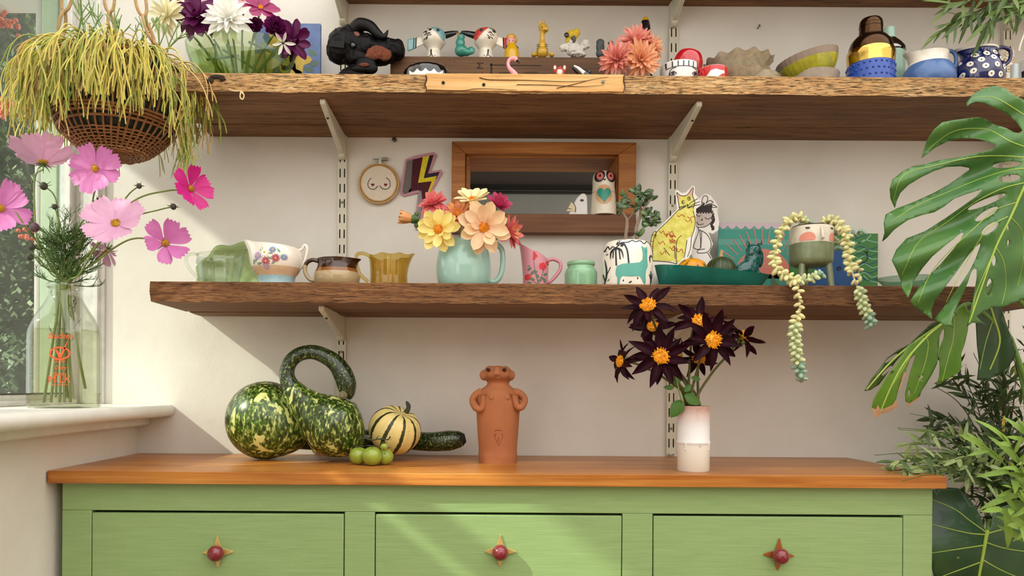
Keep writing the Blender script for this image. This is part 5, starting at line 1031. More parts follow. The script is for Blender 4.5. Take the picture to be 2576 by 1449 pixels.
mb = MB(); mb.tube(cr([O.p(885, 75, -.02), O.p(905, 62, -.02), O.p(930, 66, -.025), O.p(950, 85, -.03), O.p(966, 92, -.03), O.p(976, 76, -.03)], 5), [13*k, 16*k, 14*k, 11*k, 7*k, 1.5*k], 12); mb.build('horn', BLKS, o)
mb = MB(); mb.add([O.p(843, 68, -.03), O.p(870, 85, -.045), O.p(866, 122, -.05), O.p(826, 118, -.035), O.p(850, 95, -.02)], [(0, 1, 2, 3), (0, 4, 1), (0, 3, 4), (1, 4, 2), (2, 4, 3)]); mb.build('ear', BLKS, o, bevel=.002)
mb = MB(); mb.ell(O.p(888, 114, -.038), (7*k, 5*k, 7*k)); mb.build('eye', mat('glossy_black_eye', '#050505', .05, coat=1), o)
e1 = blob('cheek_patch', [E(950, 132, (28, 8, 17), -.03), E(968, 138, (18, 8, 16), -.028), E(935, 142, (18, 8, 10), -.03)], BRNP, o, .0025, 3, disp=(.006, .004))
blob('jaw', [E(920, 160, (26, 10, 17), -.03), E(935, 172, (16, 10, 14), -.03), E(905, 175, (26, 12, 10), -.03)], BLKP, o, .003, 3)
mb = MB(); mb.ell(O.p(916, 163, -.042), (13*k, 4*k, 5*k)); mb.build('lip_patch', BRNP, o); mb = MB(); mb.ell(O.p(895, 87, -.03), (10*k, 4*k, 7*k)); mb.build('brow_patch', mat('pinkish_brow', '#7a4a44', .9, .3, 150, .8, 300), o)
# crate
zc = W(1300, 143, -.17).z; cx0, cx1 = W(982, 165, -.17).x, W(1545, 165, -.17).x; CR = wood('stained_crate_board', [(.25, '#3d2817'), (.5, '#5f4128'), (.8, '#795637')], (3, 90, 120), 3, .1, rough=.65, bmp=.25)
o = thing('wooden_crate', 'long brown stencilled wooden crate on the upper shelf', 'crate', ((cx0+cx1)/2, -.10, ZU)); w2 = (cx1-cx0)/2; hc = zc-ZU
for nm, b_ in (('front_board', (-w2, w2, -.07, -.058, 0, hc)), ('back_board', (-w2, w2, .07, .082, 0, hc)), ('end_board', (-w2, -w2+.014, -.058, .07, 0, hc)), ('end_board', (w2-.014, w2, -.058, .07, 0, hc)), ('top_board', (-w2+.014, w2-.014, -.058, .07, hc-.012, hc))): MB().box(*b_).build(nm, CR, o, bevel=.0015)
O = PX(1263, -.1705, ZU); STC = mat('faded_black_stencil', '#1f140d', .8); f0 = o
def lettering(s_, px, py, size, rot=0, shear=0):
    v, f_ = textmesh(s_, size); ca, sa = math.cos(rot), math.sin(rot); q = W(px, py, -.1706)-Vector(o.location); mb = MB(); mb.add([(q.x+a*ca-b*sa, q.y, q.z+a*sa+b*ca) for a, b in v], f_); return mb.build('lettering', STC, o, smooth=False, kind='stuff')
lettering('M', 1216, 165, .026, PI/2); lettering('.', 1214, 184, .03, PI/2); lettering('BARB', 1268, 188, .012); lettering('UNTIED', 1335, 188, .012)
mb = MB(); q0 = lambda a, b: W(a, b, -.1706)-Vector(o.location)
for a, b, c_, d_ in ((1232, 162, 1362, 166), (1234, 158, 1238, 190), (1130, 150, 1133, 153), (1141, 152, 1146, 154)): p0, p1 = q0(a, b), q0(c_, d_); mb.add([(p0.x, p0.y, p0.z), (p1.x, p0.y, p0.z-.0015), (p1.x, p0.y, p1.z), (p0.x, p0.y, p1.z+.001)], [(0, 1, 2, 3)])
mb.build('stencil_lines', STC, o, smooth=False, kind='stuff')
# ceramic bird egg cups on the crate
BW = gl('cream_bird_glaze', '#e8e0d0', .12); BDK = mat('bird_black_glaze', '#16151a', .15, coat=.5)
def birdcup(px, flip, head, label):
    O = PX(px, -.12, zc, 26); k = O.k; o = thing('bird_egg_cup', label, 'ornament', O.o); s = -1 if flip else 1; hm = mat('bird_head_'+head, head, .15, coat=.4)
    P = lambda dx, y, dy=0: O.p(px+s*dx, y+9, dy)
    pr = smooth_prof([(19*k, 0), (18*k, O.z(130)), (16*k, O.z(117)), (20*k, O.z(109)), (29*k, O.z(97)), (31*k, O.z(84)), (28*k, O.z(72)), (21*k, O.z(66)), (18*k, O.z(66))], 4)
    mb = MB(); mb.lathe([(0, 0)]+pr+[(0, pr[-1][1]-.01)], 40); mb.build('body', BW, o, ang=60)
    mb = MB(); mb.tube(cr([P(28, 80), P(48, 75), P(62, 71)], 4), [9*k, 6.5*k, 2*k], 10); mb.build('beak', BDK, o)
    mp = onto(pr, O, .0008); m2 = lambda a, b: mp(px+s*(a), b)
    mb = MB(); mb.flat(*fill([(-10, 66), (22, 66), (30, 74), (31, 88), (26, 98), (20, 95), (5, 80)], (), 4), m2); mb.build('head_glaze', hm, o, smooth=False)
    mb = MB(); mb.flat(*fill(circ(12, 76, 4, 4.5), (), 3), lambda a, b: tuple(Vector(m2(a, b))+Vector((0, -.0003, 0)))); mb.flat(*fill(circ(12, 76, 1.6), (), 3), lambda a, b: tuple(Vector(m2(a, b))+Vector((0, -.0003, 0)))); mb.build('eye', mat('bird_eye_slate', '#33424c', .3), o, smooth=False)
    mb = MB(); rr = random.Random(px)
    for i in range(18): x, y = -13+rr.uniform(-10, 10), 84+rr.uniform(-13, 13); mb.flat(*fill(circ(x, y, 3.4, 1.2, 8, -.5), (), 3), m2)
    mb.build('feather_marks', BDK, o, smooth=False, kind='stuff')
    mb = MB(); fo = lambda L, w: mb.flat(*stroke(L, w, 3), m2); fo([(-6, 119), (-5, 134)], 3.4); fo([(-5, 134), (-14, 138)], 2); fo([(-5, 134), (0, 139)], 2); fo([(-5, 134), (6, 136)], 2); mb.build('painted_foot', BDK, o, smooth=False, kind='stuff')
    mb = MB(); mb.add([P(-24, 82, -.008), P(-24, 102, -.008), P(-46, 112, -.006), P(-44, 86, -.006), P(-24, 82, .008), P(-24, 102, .008), P(-46, 112, .006), P(-44, 86, .006)], [(0, 1, 2, 3), (7, 6, 5, 4), (0, 3, 7, 4), (1, 5, 6, 2), (2, 6, 7, 3), (0, 4, 5, 1)]); mb.build('tail', BW, o, bevel=.003)
    mb = MB(); mb.add([P(-45, 85.5, -.0066), P(-45.5, 113, -.0066), P(-66, 121, -.005), P(-66, 90, -.005), P(-45, 85.5, .0066), P(-45.5, 113, .0066), P(-66, 121, .005), P(-66, 90, .005)], [(0, 1, 2, 3), (7, 6, 5, 4), (0, 3, 7, 4), (1, 5, 6, 2), (2, 6, 7, 3), (0, 4, 5, 1)]); mb.build('tail_tip', hm, o, bevel=.003)
    for x in (-44, -50): mb = MB(); mb.tube([P(x, 85+(-x-44)*.3, -.0075), P(x-1, 113, -.0075)], .0012, 5); mb.build('tail_stripe', BDK, o)
birdcup(1091, False, '#7fb0b4', 'bird-shaped cream egg cup with a pale blue head and tail'); birdcup(1222, True, '#cf4a44', 'bird-shaped cream egg cup with a red head facing the blue one')
TLB = mat('teal_bird_glaze', '#3f9384', .15, .1, 30, coat=.4); O = PX(1164, -.12, zc); k = O.k; o = thing('small_bird', 'small teal ceramic bird between the two bird egg cups', 'ornament', O.o); 
blob('body', [(O.p(1160, 127), (17*k, 15*k, 15*k)), (O.p(1158, 108), (12*k, 11*k, 15*k)), (O.p(1160, 93), (10*k, 10*k, 9*k)), (O.p(1172, 132), (14*k, 11*k, 9*k)), (O.p(1185, 127), (10*k, 6*k, 10*k))], TLB, o, .002, 5); mb = MB(); mb.tube([O.p(1155, 89, -.006), O.p(1148, 83, -.008)], [4*k, 1*k], 8); mb.build('beak', mat('tan_beak', '#b98d5c', .4), o); mb = MB(); mb.ell(O.p(1160, 86, -.004), (7*k, 6*k, 3*k)); mb.build('cap', BDK, o)
# little doll, giraffe, eagle, moai, black bird
O = PX(1287, -.12, zc); k = O.k; o = thing('doll_ornament', 'tiny painted doll in blue and yellow with blonde hair', 'ornament', O.o); pr = smooth_prof([(19*k, 0), (19*k, O.z(134)), (17*k, O.z(126)), (13*k, O.z(117)), (11*k, O.z(112))], 3); mb = MB(); mb.lathe([(0, 0)]+pr, 28, mats=[0]*7+[1]*20 if 0 else None); mb.build('skirt', mat('yellow_gloss', '#d9a91c', .2, coat=.3), o)
mb = MB(); mb.ell(O.p(1287, 122), (18*k, 13*k, 8*k)); mb.build('bodice', mat('navy_gloss', '#27306e', .25, coat=.3), o); mb = MB(); mb.ell(O.p(1286, 104), (10.5*k, 10*k, 14*k)); mb.build('head', mat('doll_pink', '#e5a79c', .3), o); mb = MB(); mb.ell(O.p(1286, 94, .003), (12.5*k, 11*k, 8*k)); mb.ell(O.p(1275, 101, .003), (4*k, 6*k, 7*k)); mb.ell(O.p(1297, 101, .003), (4*k, 6*k, 7*k)); mb.build('hair', mat('doll_blonde', '#d9a63a', .4, .2, 90), o); mb = MB(); mb.tube([O.p(1286+13*math.cos(a), 116+3*math.sin(a), -.012*math.sin(a+.0)) for a in [2*PI*i/16 for i in range(16)]], .0025, 6, closed=True); mb.build('collar', mat('doll_mint', '#8fc3a6', .4), o)
mb = MB(); [mb.ell(O.p(x, 122, -.013), (3.4*k, 3*k, 3.4*k)) for x in (1282, 1290)]; mb.build('hands', mat('doll_pink', '#e5a79c'), o); mb = MB(); [mb.ell(O.p(x, 102, -.0105), (1.4*k, .8*k, 1*k)) for x in (1282, 1290)]; mb.build('eyes', BDK, o)
YG = mat('giraffe_yellow', '#d6a93a', .3, .08, 30, coat=.2); O = PX(1364, -.12, zc); k = O.k; o = thing('giraffe_ornament', 'small yellow giraffe ornament with black stripes, sitting', 'ornament', O.o)
blob('body', [(O.p(1364, 132), (16*k, 15*k, 14*k)), (O.p(1364, 117), (11*k, 11*k, 16*k)), (O.p(1364, 98), (6.5*k, 6.5*k, 18*k)), (O.p(1365, 80), (7*k, 7*k, 12*k)), (O.p(1366, 70), (12*k, 11*k, 11*k)), (O.p(1371, 74, -.006), (10*k, 9*k, 8*k)), (O.p(1343, 138), (7*k, 9*k, 6*k)), (O.p(1388, 138), (7*k, 9*k, 6*k))], YG, o, .0018, 4)
for x, tx in ((1360, 1358), (1368, 1367)): mb = MB(); mb.tube([O.p(x, 62), O.p(tx, 53)], [2*k, 3*k], 7); mb.build('horn', YG, o)
mb = MB(); [mb.tube([O.p(x, y, -.012), O.p(x+d_, y+1, -.009)], .0009, 4) for y in (112, 117, 122, 127, 132) for x, d_ in ((1350, 8), (1378, -8))]; mb.build('stripes', BDK, o, kind='stuff'); mb = MB(); mb.tube([O.p(1368, 76, -.0165), O.p(1376, 78, -.015)], .0009, 4); mb.ell(O.p(1363, 68, -.0115), (1.6*k, 1*k, 2*k)); mb.build('face_marks', BDK, o, kind='stuff')
O = PX(1445, -.12, zc); k = O.k; o = thing('paper_eagle', 'crumpled white paper bird with a yellow head', 'ornament', O.o); blob('body', [(O.p(1446, 128), (22*k, 16*k, 15*k)), (O.p(1440, 112), (14*k, 12*k, 14*k)), (O.p(1418, 120), (12*k, 8*k, 10*k)), (O.p(1472, 112), (12*k, 9*k, 12*k)), (O.p(1455, 138), (20*k, 14*k, 6*k))], mat('crumpled_white_paper', '#d8d4cb', .8, .1, 60, 1.0, 90), o, .0022, 1, disp=(.008, .009)); blob('head', [(O.p(1438, 90), (16*k, 14*k, 14*k)), (O.p(1450, 82), (10*k, 10*k, 10*k)), (O.p(1430, 102), (8*k, 9*k, 8*k))], mat('yellow_painted_paper', '#cfae2a', .7, .2, 60, .8, 90), o, .002, 2, disp=(.008, .004))
mb = MB(); mb.ell(O.p(1425, 88, -.014), (6*k, 3*k, 6*k)); mb.build('eye', BDK, o); mb = MB(); mb.tube(cr([O.p(1441, 94, -.014), O.p(1445, 102, -.016), O.p(1440, 107, -.015)], 3), [6*k, 4*k, 1.5*k], 8); mb.build('beak', mat('grey_beak', '#4d4a47', .5), o)
MO = mat('dark_grey_stone', '#4b4f50', .6, .15, 60, .4, 120)
for px, h_, w_, lb in ((1510, 98, 11, 'grey stone head ornament standing on the crate'), (1536, 107, 9, 'smaller grey stone head half hidden by pink dahlias')):
    O = PX(px, -.12, zc); k = O.k; o = thing('stone_head', lb, 'ornament', O.o, 'stone heads on the crate'); blob('head', [(O.p(px, 134), (w_*k, 10*k, 12*k)), (O.p(px, 118), (w_*k, 9*k, 16*k)), (O.p(px, h_+9), (w_*.95*k, 8*k, 9*k)), (O.p(px+4, 118, -.010), (2.4*k, 3*k, 8*k)), (O.p(px+2, h_+8, -.007), (w_*.7*k, 3*k, 2.5*k))], MO, o, .0016, 3)
O = PX(1622, -.10, ZU); k = O.k; o = thing('beak_ornament', 'tall dark pointed ornament with a yellow tip behind the pink dahlias', 'ornament', O.o)
pr = smooth_prof([(20*k, 0), (20*k, O.z(180)), (16*k, O.z(120)), (13.5*k, O.z(85)), (12.5*k, O.z(68)), (10*k, O.z(54))], 3); mb = MB(); mb.lathe([(0, 0)]+pr, 24); mb.build('body', BDK, o); pr = smooth_prof([(10*k, O.z(54)), (6*k, O.z(46)), (1*k, O.z(42)), (0, O.z(42))], 3); mb = MB(); mb.lathe(pr, 24); mb.build('tip', mat('yellow_gloss', '#d9a91c'), o)
# black scalloped dish
O = PX(1075, -.26, ZU, 45); k = O.k; o = thing('scalloped_dish', 'upturned black glazed dish with a scalloped white edge', 'dish', O.o)
pr = smooth_prof([(62*k, 0), (63*k, O.z(196)), (63*k, O.z(185)), (59*k, O.z(168)), (50*k, O.z(157)), (36*k, O.z(152)), (0, O.z(151))], 4); mb = MB(); mb.lathe([(0, 0)]+pr, 64, fn=lambda x, y, z, a, r: (x*(1+.012*math.cos(18*a)), y*(1+.012*math.cos(18*a)), z)); mb.build('dish', mat('black_gloss_glaze', '#0b0b0d', .08, coat=.8), o, ang=60)
mp = onto(pr, O, .0012); mb = MB(); L = [(1034, 196), (1116, 196)]; top_ = []
for i in range(4): top_ += [(1116-i*20.5-q*20.5/6, 178+9*math.sin(PI*q/6)) for q in range(6)]
mb.flat(*fill([(1034, 200)]+[(1116, 200)]+top_+[(1034, 178)], (), 5), mp); mb.build('white_edge', mat('white_glaze', '#e6e6e4', .15, coat=.4), o, smooth=False)
# flamingo, fox, black and white figure
FPK = mat('flamingo_pink', '#e29aa4', .35, .06, 40); O = PX(1300, -.30, ZU); k = O.k; o = thing('flamingo_figure', 'tiny pink flamingo figure at the shelf edge', 'figurine', O.o); mb = MB(); mb.tube(cr([(.004, 0, 0), O.p(1293, 184), O.p(1282, 172), O.p(1278, 160), O.p(1283, 149), O.p(1294, 147), O.p(1300, 152)], 5), [10*k, 7*k, 5*k, 4.2*k, 4.5*k, 6*k, 5.5*k], 12); mb.build('neck', FPK, o); mb = MB(); mb.tube(cr([O.p(1299, 152), O.p(1305, 154), O.p(1306, 160)], 3), [4*k, 3.4*k, 1*k], 8); mb.build('beak', BDK, o)
O = PX(1408, -.30, ZU); k = O.k; o = thing('fox_figure', 'tiny fox figure with white ears peeping over the shelf edge', 'figurine', O.o); FX = mat('fox_red', '#b04a2c', .4); blob('head', [(O.p(1408, 182), (13*k, 11*k, 12*k)), (O.p(1408, 192), (13*k, 11*k, 14*k)), (O.p(1408, 172, -.008), (5*k, 8*k, 6*k))], FX, o, .0018, 3)
for x in (1396, 1420): mb = MB(); mb.ell(O.p(x, 172), (5*k, 3.4*k, 9*k)); e_ = mb.build('ear', FX, o); mb = MB(); mb.ell(O.p(x, 170, -.003), (3.2*k, 2*k, 5*k)); mb.build('ear_tip', mat('white_glaze', '#e6e6e4'), e_)
mb = MB(); mb.ell(O.p(1408, 182, -.008), (7*k, 7*k, 9*k)); mb.build('muzzle', mat('white_glaze', '#e6e6e4'), o); mb = MB(); mb.ell(O.p(1408, 168, -.013), (2.6*k, 2.4*k, 2.4*k)); mb.build('nose', BDK, o)
O = PX(1462, -.30, ZU); k = O.k; o = thing('badger_figure', 'tiny black and white animal figure lying at the shelf edge', 'figurine', O.o); mb = MB(); mb.tube(cr([O.p(1441, 168), O.p(1450, 174), O.p(1465, 185), O.p(1480, 196)], 4), [4*k, 8*k, 11*k, 12*k], 12); mb.build('body', BDK, o); mb = MB(); mb.tube(cr([O.p(1444, 165, -.006), O.p(1456, 172, -.011), O.p(1470, 184, -.014)], 4), [1.5*k, 3.5*k, 5*k], 8); mb.build('white_stripe', mat('white_glaze', '#e6e6e4'), o); mb = MB(); mb.ell(O.p(1483, 181), (5*k, 4*k, 5*k)); mb.build('ear', BDK, o)
# pink dahlias in a small vase
O = PX(1578, -.27, ZU); k = O.k; o = thing('small_vase', 'small pinkish stone vase under the coral dahlias', 'vase', O.o); pr = smooth_prof([(26*k, 0), (30*k, O.z(195)), (24*k, O.z(170)), (16*k, O.z(158)), (16*k, O.z(150))], 4); mb = MB(); mb.lathe(vessel(pr, .003), 32); mb.build('body', mat('pinkish_stone', '#d3bdb0', .7, .1, 40, .3, 120), o)
CP = pmat('coral_dahlia_petal', '#dd7f7f', '#f0b49a', 30); CPe = pmat('peach_dahlia_petal', '#e89a7c', '#f5cf9c', 30); kk = .00099
cor = pset('co', CP, 44*kk, 12*kk, spike, (-.15, .1, .25), .35); pea = pset('pe', CPe, 46*kk, 12*kk, spike, (-.15, .1, .25), .35); cg = 'coral dahlias in the small vase'
for px, py, dy, n, ms, sc, lb in ((1551, 148, -.05, (-.3, -.92, .1), cor, 1.0, 'coral pink dahlia at the lower left of the small vase'), (1612, 150, -.055, (.2, -.95, -.05), pea, 1.05, 'peach dahlia at the lower right of the small vase'), (1602, 105, -.01, (.1, -.8, .55), cor, 1.05, 'coral pink dahlia on top of the small vase'), (1640, 118, .0, (.7, -.55, .3), pea, .8, 'peach dahlia turned right behind the others')):
    mugflower(px, py, dy, n, [(ms, 16, -8, .004, sc*1.05), (ms, 15, 12, .004, sc), (ms, 13, 32, .004, sc*.9), (ms, 9, 54, .003, sc*.7), (ms, 5, 74, .002, sc*.5)], lb, None, 'dahlia', None, cg, ORG, (1578, 190), -.27)
# face cup with red cup, red bowl
O = PX(1709, -.26, ZU, 46); k = O.k; o = thing('face_cup', 'white cup painted with black fringe and two eyes', 'cup', O.o); pr = smooth_prof([(34*k, 0), (42*k, O.z(205)), (46*k, O.z(188)), (48*k, O.z(165)), (48*k, O.z(151)), (47*k, O.z(149))], 4); mb = MB(); mb.lathe(vessel(pr, .003), 44); mb.build('cup', gl('white_cup_glaze', '#e3e2df', .14), o, ang=60); mp = onto(pr, O, .0008); mb = MB(); st_ = lambda L, w, n_=4: mb.flat(*stroke(L, w, n_), mp)
for x in range(1668, 1756, 13): st_([(x, 152), (x+(1709-x)*.02, 166)], 2.6)
st_([(1668, 168), (1690, 166), (1709, 166), (1730, 166), (1750, 168)], 1.6); st_([(1674, 190), (1678, 172), (1690, 168)], 1.6); st_([(1746, 190), (1742, 172), (1730, 168)], 1.6)
for x in (1683, 1738): st_([(x-8, 183), (x, 177), (x+8, 183)], 1.8); st_([(x-8, 183), (x, 187), (x+8, 183)], 1.4); mb.flat(*fill(circ(x, 182, 3.4), (), 3), mp)
mb.build('painted_face', BLK, o, smooth=False, kind='stuff')
RC = mat('red_gloss_glaze', '#b00f1c', .12, coat=.6); zt_ = O.z(150)+ZU; O2 = PX(1724, -.26, ZU); o = thing('red_cup', 'glossy red cup tipped upside down inside the face cup', 'cup', Vector((O2.o.x, O2.o.y, O.z(168)+ZU)))
pr = smooth_prof([(37*k, 0), (37*k, 25*k), (34*k, 42*k), (27*k, 54*k), (14*k, 58*k), (0, 58*k)], 4); mb = MB(); mb.lathe(pr+[(0, 54*k)] if 0 else pr, 40); e_ = mb.build('cup', RC, o, ang=60); e_.rotation_euler = (0, .22, 0)
O = PX(1794, -.29, ZU, 34); k = O.k; o = thing('red_bowl', 'little red bowl with a white bird motif', 'bowl', O.o); pr = smooth_prof([(28*k, 0), (33*k, O.z(196)), (35*k, O.z(180)), (35.5*k, O.z(166)), (35*k, O.z(162))], 4); mb = MB(); vp = vessel(pr, .003); mb.lathe(vp, 40, mats=[0]*(len(pr)-1)+[1]*(len(vp)-len(pr))); mb.build('bowl', [mat('red_enamel', '#c4141c', .15, coat=.5), mat('white_glaze', '#e6e6e4')], o, ang=60)
mb = MB(); mb.flat(*fill([(1770, 188), (1778, 176), (1790, 173), (1800, 176), (1812, 176), (1814, 182), (1806, 185), (1800, 190), (1785, 195), (1770, 192)], (), 4), onto(pr, O, .0008)); mb.build('bird_motif', mat('white_glaze', '#e6e6e4'), o, smooth=False)
# scalloped bowls and plate
SG = mat('speckled_beige_glaze', '#a99c84', .35, .2, 70, .1, 120, coat=.15)
def scal(px, Y, prs, nm, lb, amp, n_=13, zb=None):
    O = PX(px, Y, zb or ZU, 82); k = O.k; o = thing(nm, lb, 'bowl', O.o, 'beige scalloped bowls'); pr = smooth_prof([(r*k, max(0, O.z(y))) for r, y in prs], 4); pr[0] = (pr[0][0], 0); mb = MB(); z1 = pr[-1][1]
    mb.lathe(vessel(pr, .004), 104, fn=lambda x, y, z, a, r: (x*(1+.025*max(0, z/z1)**9*math.cos(n_*a+.6)), y*(1+.025*max(0, z/z1)**9*math.cos(n_*a+.6)), z+amp*max(0, z/z1)**9*math.cos(n_*a))); mb.build('bowl', SG, o, ang=60); return O.o.z+z1
O = PX(1888, -.22, ZU); o = thing('side_plate', 'flat beige plate under the scalloped bowls', 'plate', O.o); mb = MB(); k = O.k; mb.lathe([(0, 0), (40*k, 0), (66*k, .012), (72*k, .036), (70*k, .036), (60*k, .016), (0, .008)], 48); mb.build('plate', SG, o, ang=40)
zp = ZU+.010; scal(1860, -.22, [(48, 230), (60, 200), (72, 180), (80, 168), (84, 162)], 'scalloped_bowl', 'lower beige scalloped bowl in the stack', .0035, zb=zp); scal(1858, -.22, [(44, 176), (56, 162), (66, 146), (76, 132), (84, 122)], 'scalloped_bowl', 'upper beige scalloped bowl on top of the stack', .0045, zb=EYE+(W(1858, 178, -.22).z-EYE)*(1-82/F))
# green bowl tilted on a saucer
O = PX(2045, -.24, ZU); k = O.k; o = thing('saucer', 'grey-beige saucer beneath the tilted green bowl', 'saucer', O.o); mb = MB(); mb.lathe([(0, 0), (40*k, 0), (58*k, .014), (62*k, .040), (60*k, .041), (52*k, .018), (0, .010)], 44); mb.build('saucer', mat('grey_beige_glaze', '#98897a', .45, .12, 60), o, ang=40)
o = thing('green_bowl', 'lime green ribbed bowl tilted to one side', 'bowl', (O.o.x-.004, O.o.y, ZU+.030)); LG = mat('lime_speckled_glaze', '#a3a02e', .25, .22, 50, coat=.3); pr = smooth_prof([(40*k, 0), (56*k, 12*k), (68*k, 34*k), (74*k, 56*k)], 4); vp = vessel(pr, .004); mb = MB(); mb.lathe(vp, 90, fn=lambda x, y, z, a, r: (x*(1+.012*math.cos(30*a)), y*(1+.012*math.cos(30*a)), z), mats=[0]*(len(pr)-3)+[1]*(len(vp)-len(pr)+3)); e_ = mb.build('bowl', [LG, mat('taupe_rim', '#8d7b6c', .5)], o, ang=60); e_.rotation_euler = (0, -.23, 0)
# shakers
def shaker(px, Y, w, pf, mats, lb, sx_=1):
    O = PX(px, Y, ZU, 45); k = O.k; o = thing('cocktail_shaker', lb, 'shaker', O.o, 'cocktail shakers'); 
    for nm, L, mt in pf:
        pr = [(r*k, max(0, (W(px, y, Y).z-EYE)*(1-r*.85/F)+EYE-ZU)) for r, y in L]; mb = MB(); mb.lathe(([(0, pr[0][1])]+pr+[(0, pr[-1][1])]), 44); mb.build(nm, mt, o, ang=35)
    return O, o
BZ = mat('dark_bronze_metal', '#4a3423', .18, metal=.95); GD = mat('polished_gold', '#d2ae5c', .1, metal=1.0); BLUE = mat('cobalt_blue_rubber', '#1e46a0', .35, coat=.2); MINT = mat('mint_enamel', '#9fbfb0', .3, coat=.3); CH = mat('chrome_steel', '#8b8d8a', .12, metal=1.0)
O, o = shaker(2190, -.26, 1, (('sleeve', [(52, 240), (55, 230), (55.5, 150), (54, 146)], BLUE), ('band', [(55, 147), (56, 128), (57, 122), (56, 112), (54, 110)], GD), ('shoulder', [(53, 111), (51, 100), (47, 90), (38, 82), (29, 79)], BZ), ('cap', [(28, 80), (28, 76), (27, 60), (28, 59), (27, 52), (27.5, 51), (26, 44), (22, 40)], BZ)), None, 'cocktail shaker with bronze top, gold band and studded blue sleeve'); k = O.k
mb = MB()
for r_ in range(6):
    for i in range(26): a = 2*PI*(i+.5*(r_ % 2))/26; mb.ell((55.3*k*math.cos(a), 55.3*k*math.sin(a), O.z(232-r_*15.5)), (.0032, .0032, .0032), 8, 5)
mb.build('studs', BLUE, o, kind='stuff')
shaker(2236, -.16, 1, (('body', [(34, 250), (36, 240), (36, 122)], MINT), ('shoulder', [(36, 122), (38, 118), (37, 110), (28, 100), (16, 92)], CH), ('cap', [(15.5, 93), (15.5, 72), (14.5, 66)], MINT)), None, 'mint green cocktail shaker behind the blue studded one')
# blue jug, polka-dot jug, mugs
O = PX(2336, -.26, ZU, 44); k = O.k; o = thing('blue_jug', 'squat blue jug with a white neck and spout', 'jug', O.o); raw = [(52, 222, 0), (60, 200, 0), (61, 180, 0), (57, 160, 0), (48, 148, 0), (44, 140, 1), (44, 128, 1), (45, 120, 1)]; pr = [(r*k, max(0, O.z(y))) for r, y, m_ in raw]; pr[0] = (pr[0][0], 0); vp = vessel(pr, .003); mb = MB(); BJ = mat('satin_blue_glaze', '#47699f', .32, .06, 20, coat=.2); WJ = gl('warm_white_glaze', '#e9e3d6', .14)
mb.lathe(vp, 44, mats=([0]+[m_ for _, _, m_ in raw[1:]]+[1]*20)[:len(vp)-1], fn=spout_fn(-1, .42, .003, pr[4][1], pr[-1][1], .5)); mb.build('body', [BJ, WJ], o, ang=60); handle(o, O, ((2376, 135), (2392, 128), (2404, 140), (2404, 162), (2394, 182)), [.005, .005, .006], BJ)
O = PX(2462, -.26, ZU, 42); k = O.k; o = thing('polka_dot_jug', 'navy jug with white polka dots and a white rim', 'jug', O.o); NV = mat('navy_glaze', '#161c55', .1, .15, 30, coat=.6); pr0 = [(40*k, 0), (50*k, O.z(205)), (57*k, O.z(185)), (57*k, O.z(165)), (52*k, O.z(145)), (44*k, O.z(130)), (41*k, O.z(120)), (42*k, O.z(114)), (43*k, O.z(110))]; pr = smooth_prof(pr0, 3); vp = vessel(pr, .0035); mb = MB(); nn_ = len(pr); mb.lathe(vp, 48, mats=[0]*(nn_-3)+[1]*(len(vp)-nn_+2), fn=spout_fn(-1, .42, .004, pr[15][1], pr[-1][1], .5)); mb.build('body', [NV, WJ], o, ang=60)
handle(o, O, ((2496, 130), (2520, 119), (2541, 128), (2540, 150), (2525, 166), (2512, 172)), .005, NV); mp = onto(pr, O, .0009)
for i, (x, y) in enumerate(((2430, 136), (2452, 135), (2475, 131), (2418, 158), (2437, 152), (2465, 147), (2488, 148), (2408, 182), (2422, 178), (2444, 170), (2471, 167), (2494, 169), (2506, 150), (2457, 190), (2482, 190), (2511, 170), (2408, 144))):
    mb = MB(); fr_ = math.sqrt(max(.1, 1-((x-2462)/58)**2)); mb.flat(*fill(circ(x, y, 7*fr_+.5, 7), (), 3), mp); e_ = mb.build('dot', WJ, o, smooth=False); mb = MB(); mb.flat(*fill(circ(x, y, 2*fr_, 2, 8), (), 3), lambda a, b: tuple(Vector(mp(a, b))+Vector((0, -.0004, 0)))); mb.build('dot_centre', BLK, e_, smooth=False)
O = PX(2524, -.20, ZU, 22); k = O.k; o = thing('patterned_mug', 'cream mug with yellow circle pattern behind the polka dot jug', 'mug', O.o); pr = [(20*k, 0), (23*k, O.z(225)), (23*k, O.z(128)), (22*k, O.z(123))]; mb = MB(); mb.lathe(vessel(pr, .003), 36); mb.build('mug', gl('cream_mug_glaze', '#e8e2d2', .2), o, ang=60); mp = onto(pr, O, .0008); mb = MB()
for x, y in ((2520, 135), (2512, 154), (2534, 150), (2522, 174), (2540, 176), (2510, 190), (2534, 192)): mb.flat(*stroke(circ(x, y, 7, 7, 16)+[circ(x, y, 7, 7, 16)[0]], 1.6, 2), mp); mb.flat(*fill(circ(x, y, 2.8), (), 3), mp)
mb.build('yellow_circles', mat('mustard_paint', '#cf9f3a', .4), o, smooth=False, kind='stuff')
O = PX(2551, -.22, ZU, 12); k = O.k; o = thing('pale_cup', 'small pale blue-white cup beside the patterned mug', 'cup', O.o); pr = smooth_prof([(11*k, 0), (14*k, O.z(215)), (14*k, O.z(165)), (12*k, O.z(161))], 3); mb = MB(); mb.lathe(vessel(pr, .0025), 28); mb.build('cup', gl('pale_blue_white_glaze', '#cfd9da', .2), o, ang=60)
O = PX(2598, -.24, ZU, 30); k = O.k; o = thing('square_pattern_mug', 'white mug with black square pattern at the right picture edge', 'mug', O.o); pr = smooth_prof([(26*k, 0), (30*k, O.z(215)), (31*k, O.z(160)), (30*k, O.z(140))], 3); mb = MB(); mb.lathe(vessel(pr, .003), 36); mb.build('mug', gl('white_cup_glaze', '#e3e2df'), o, ang=60)
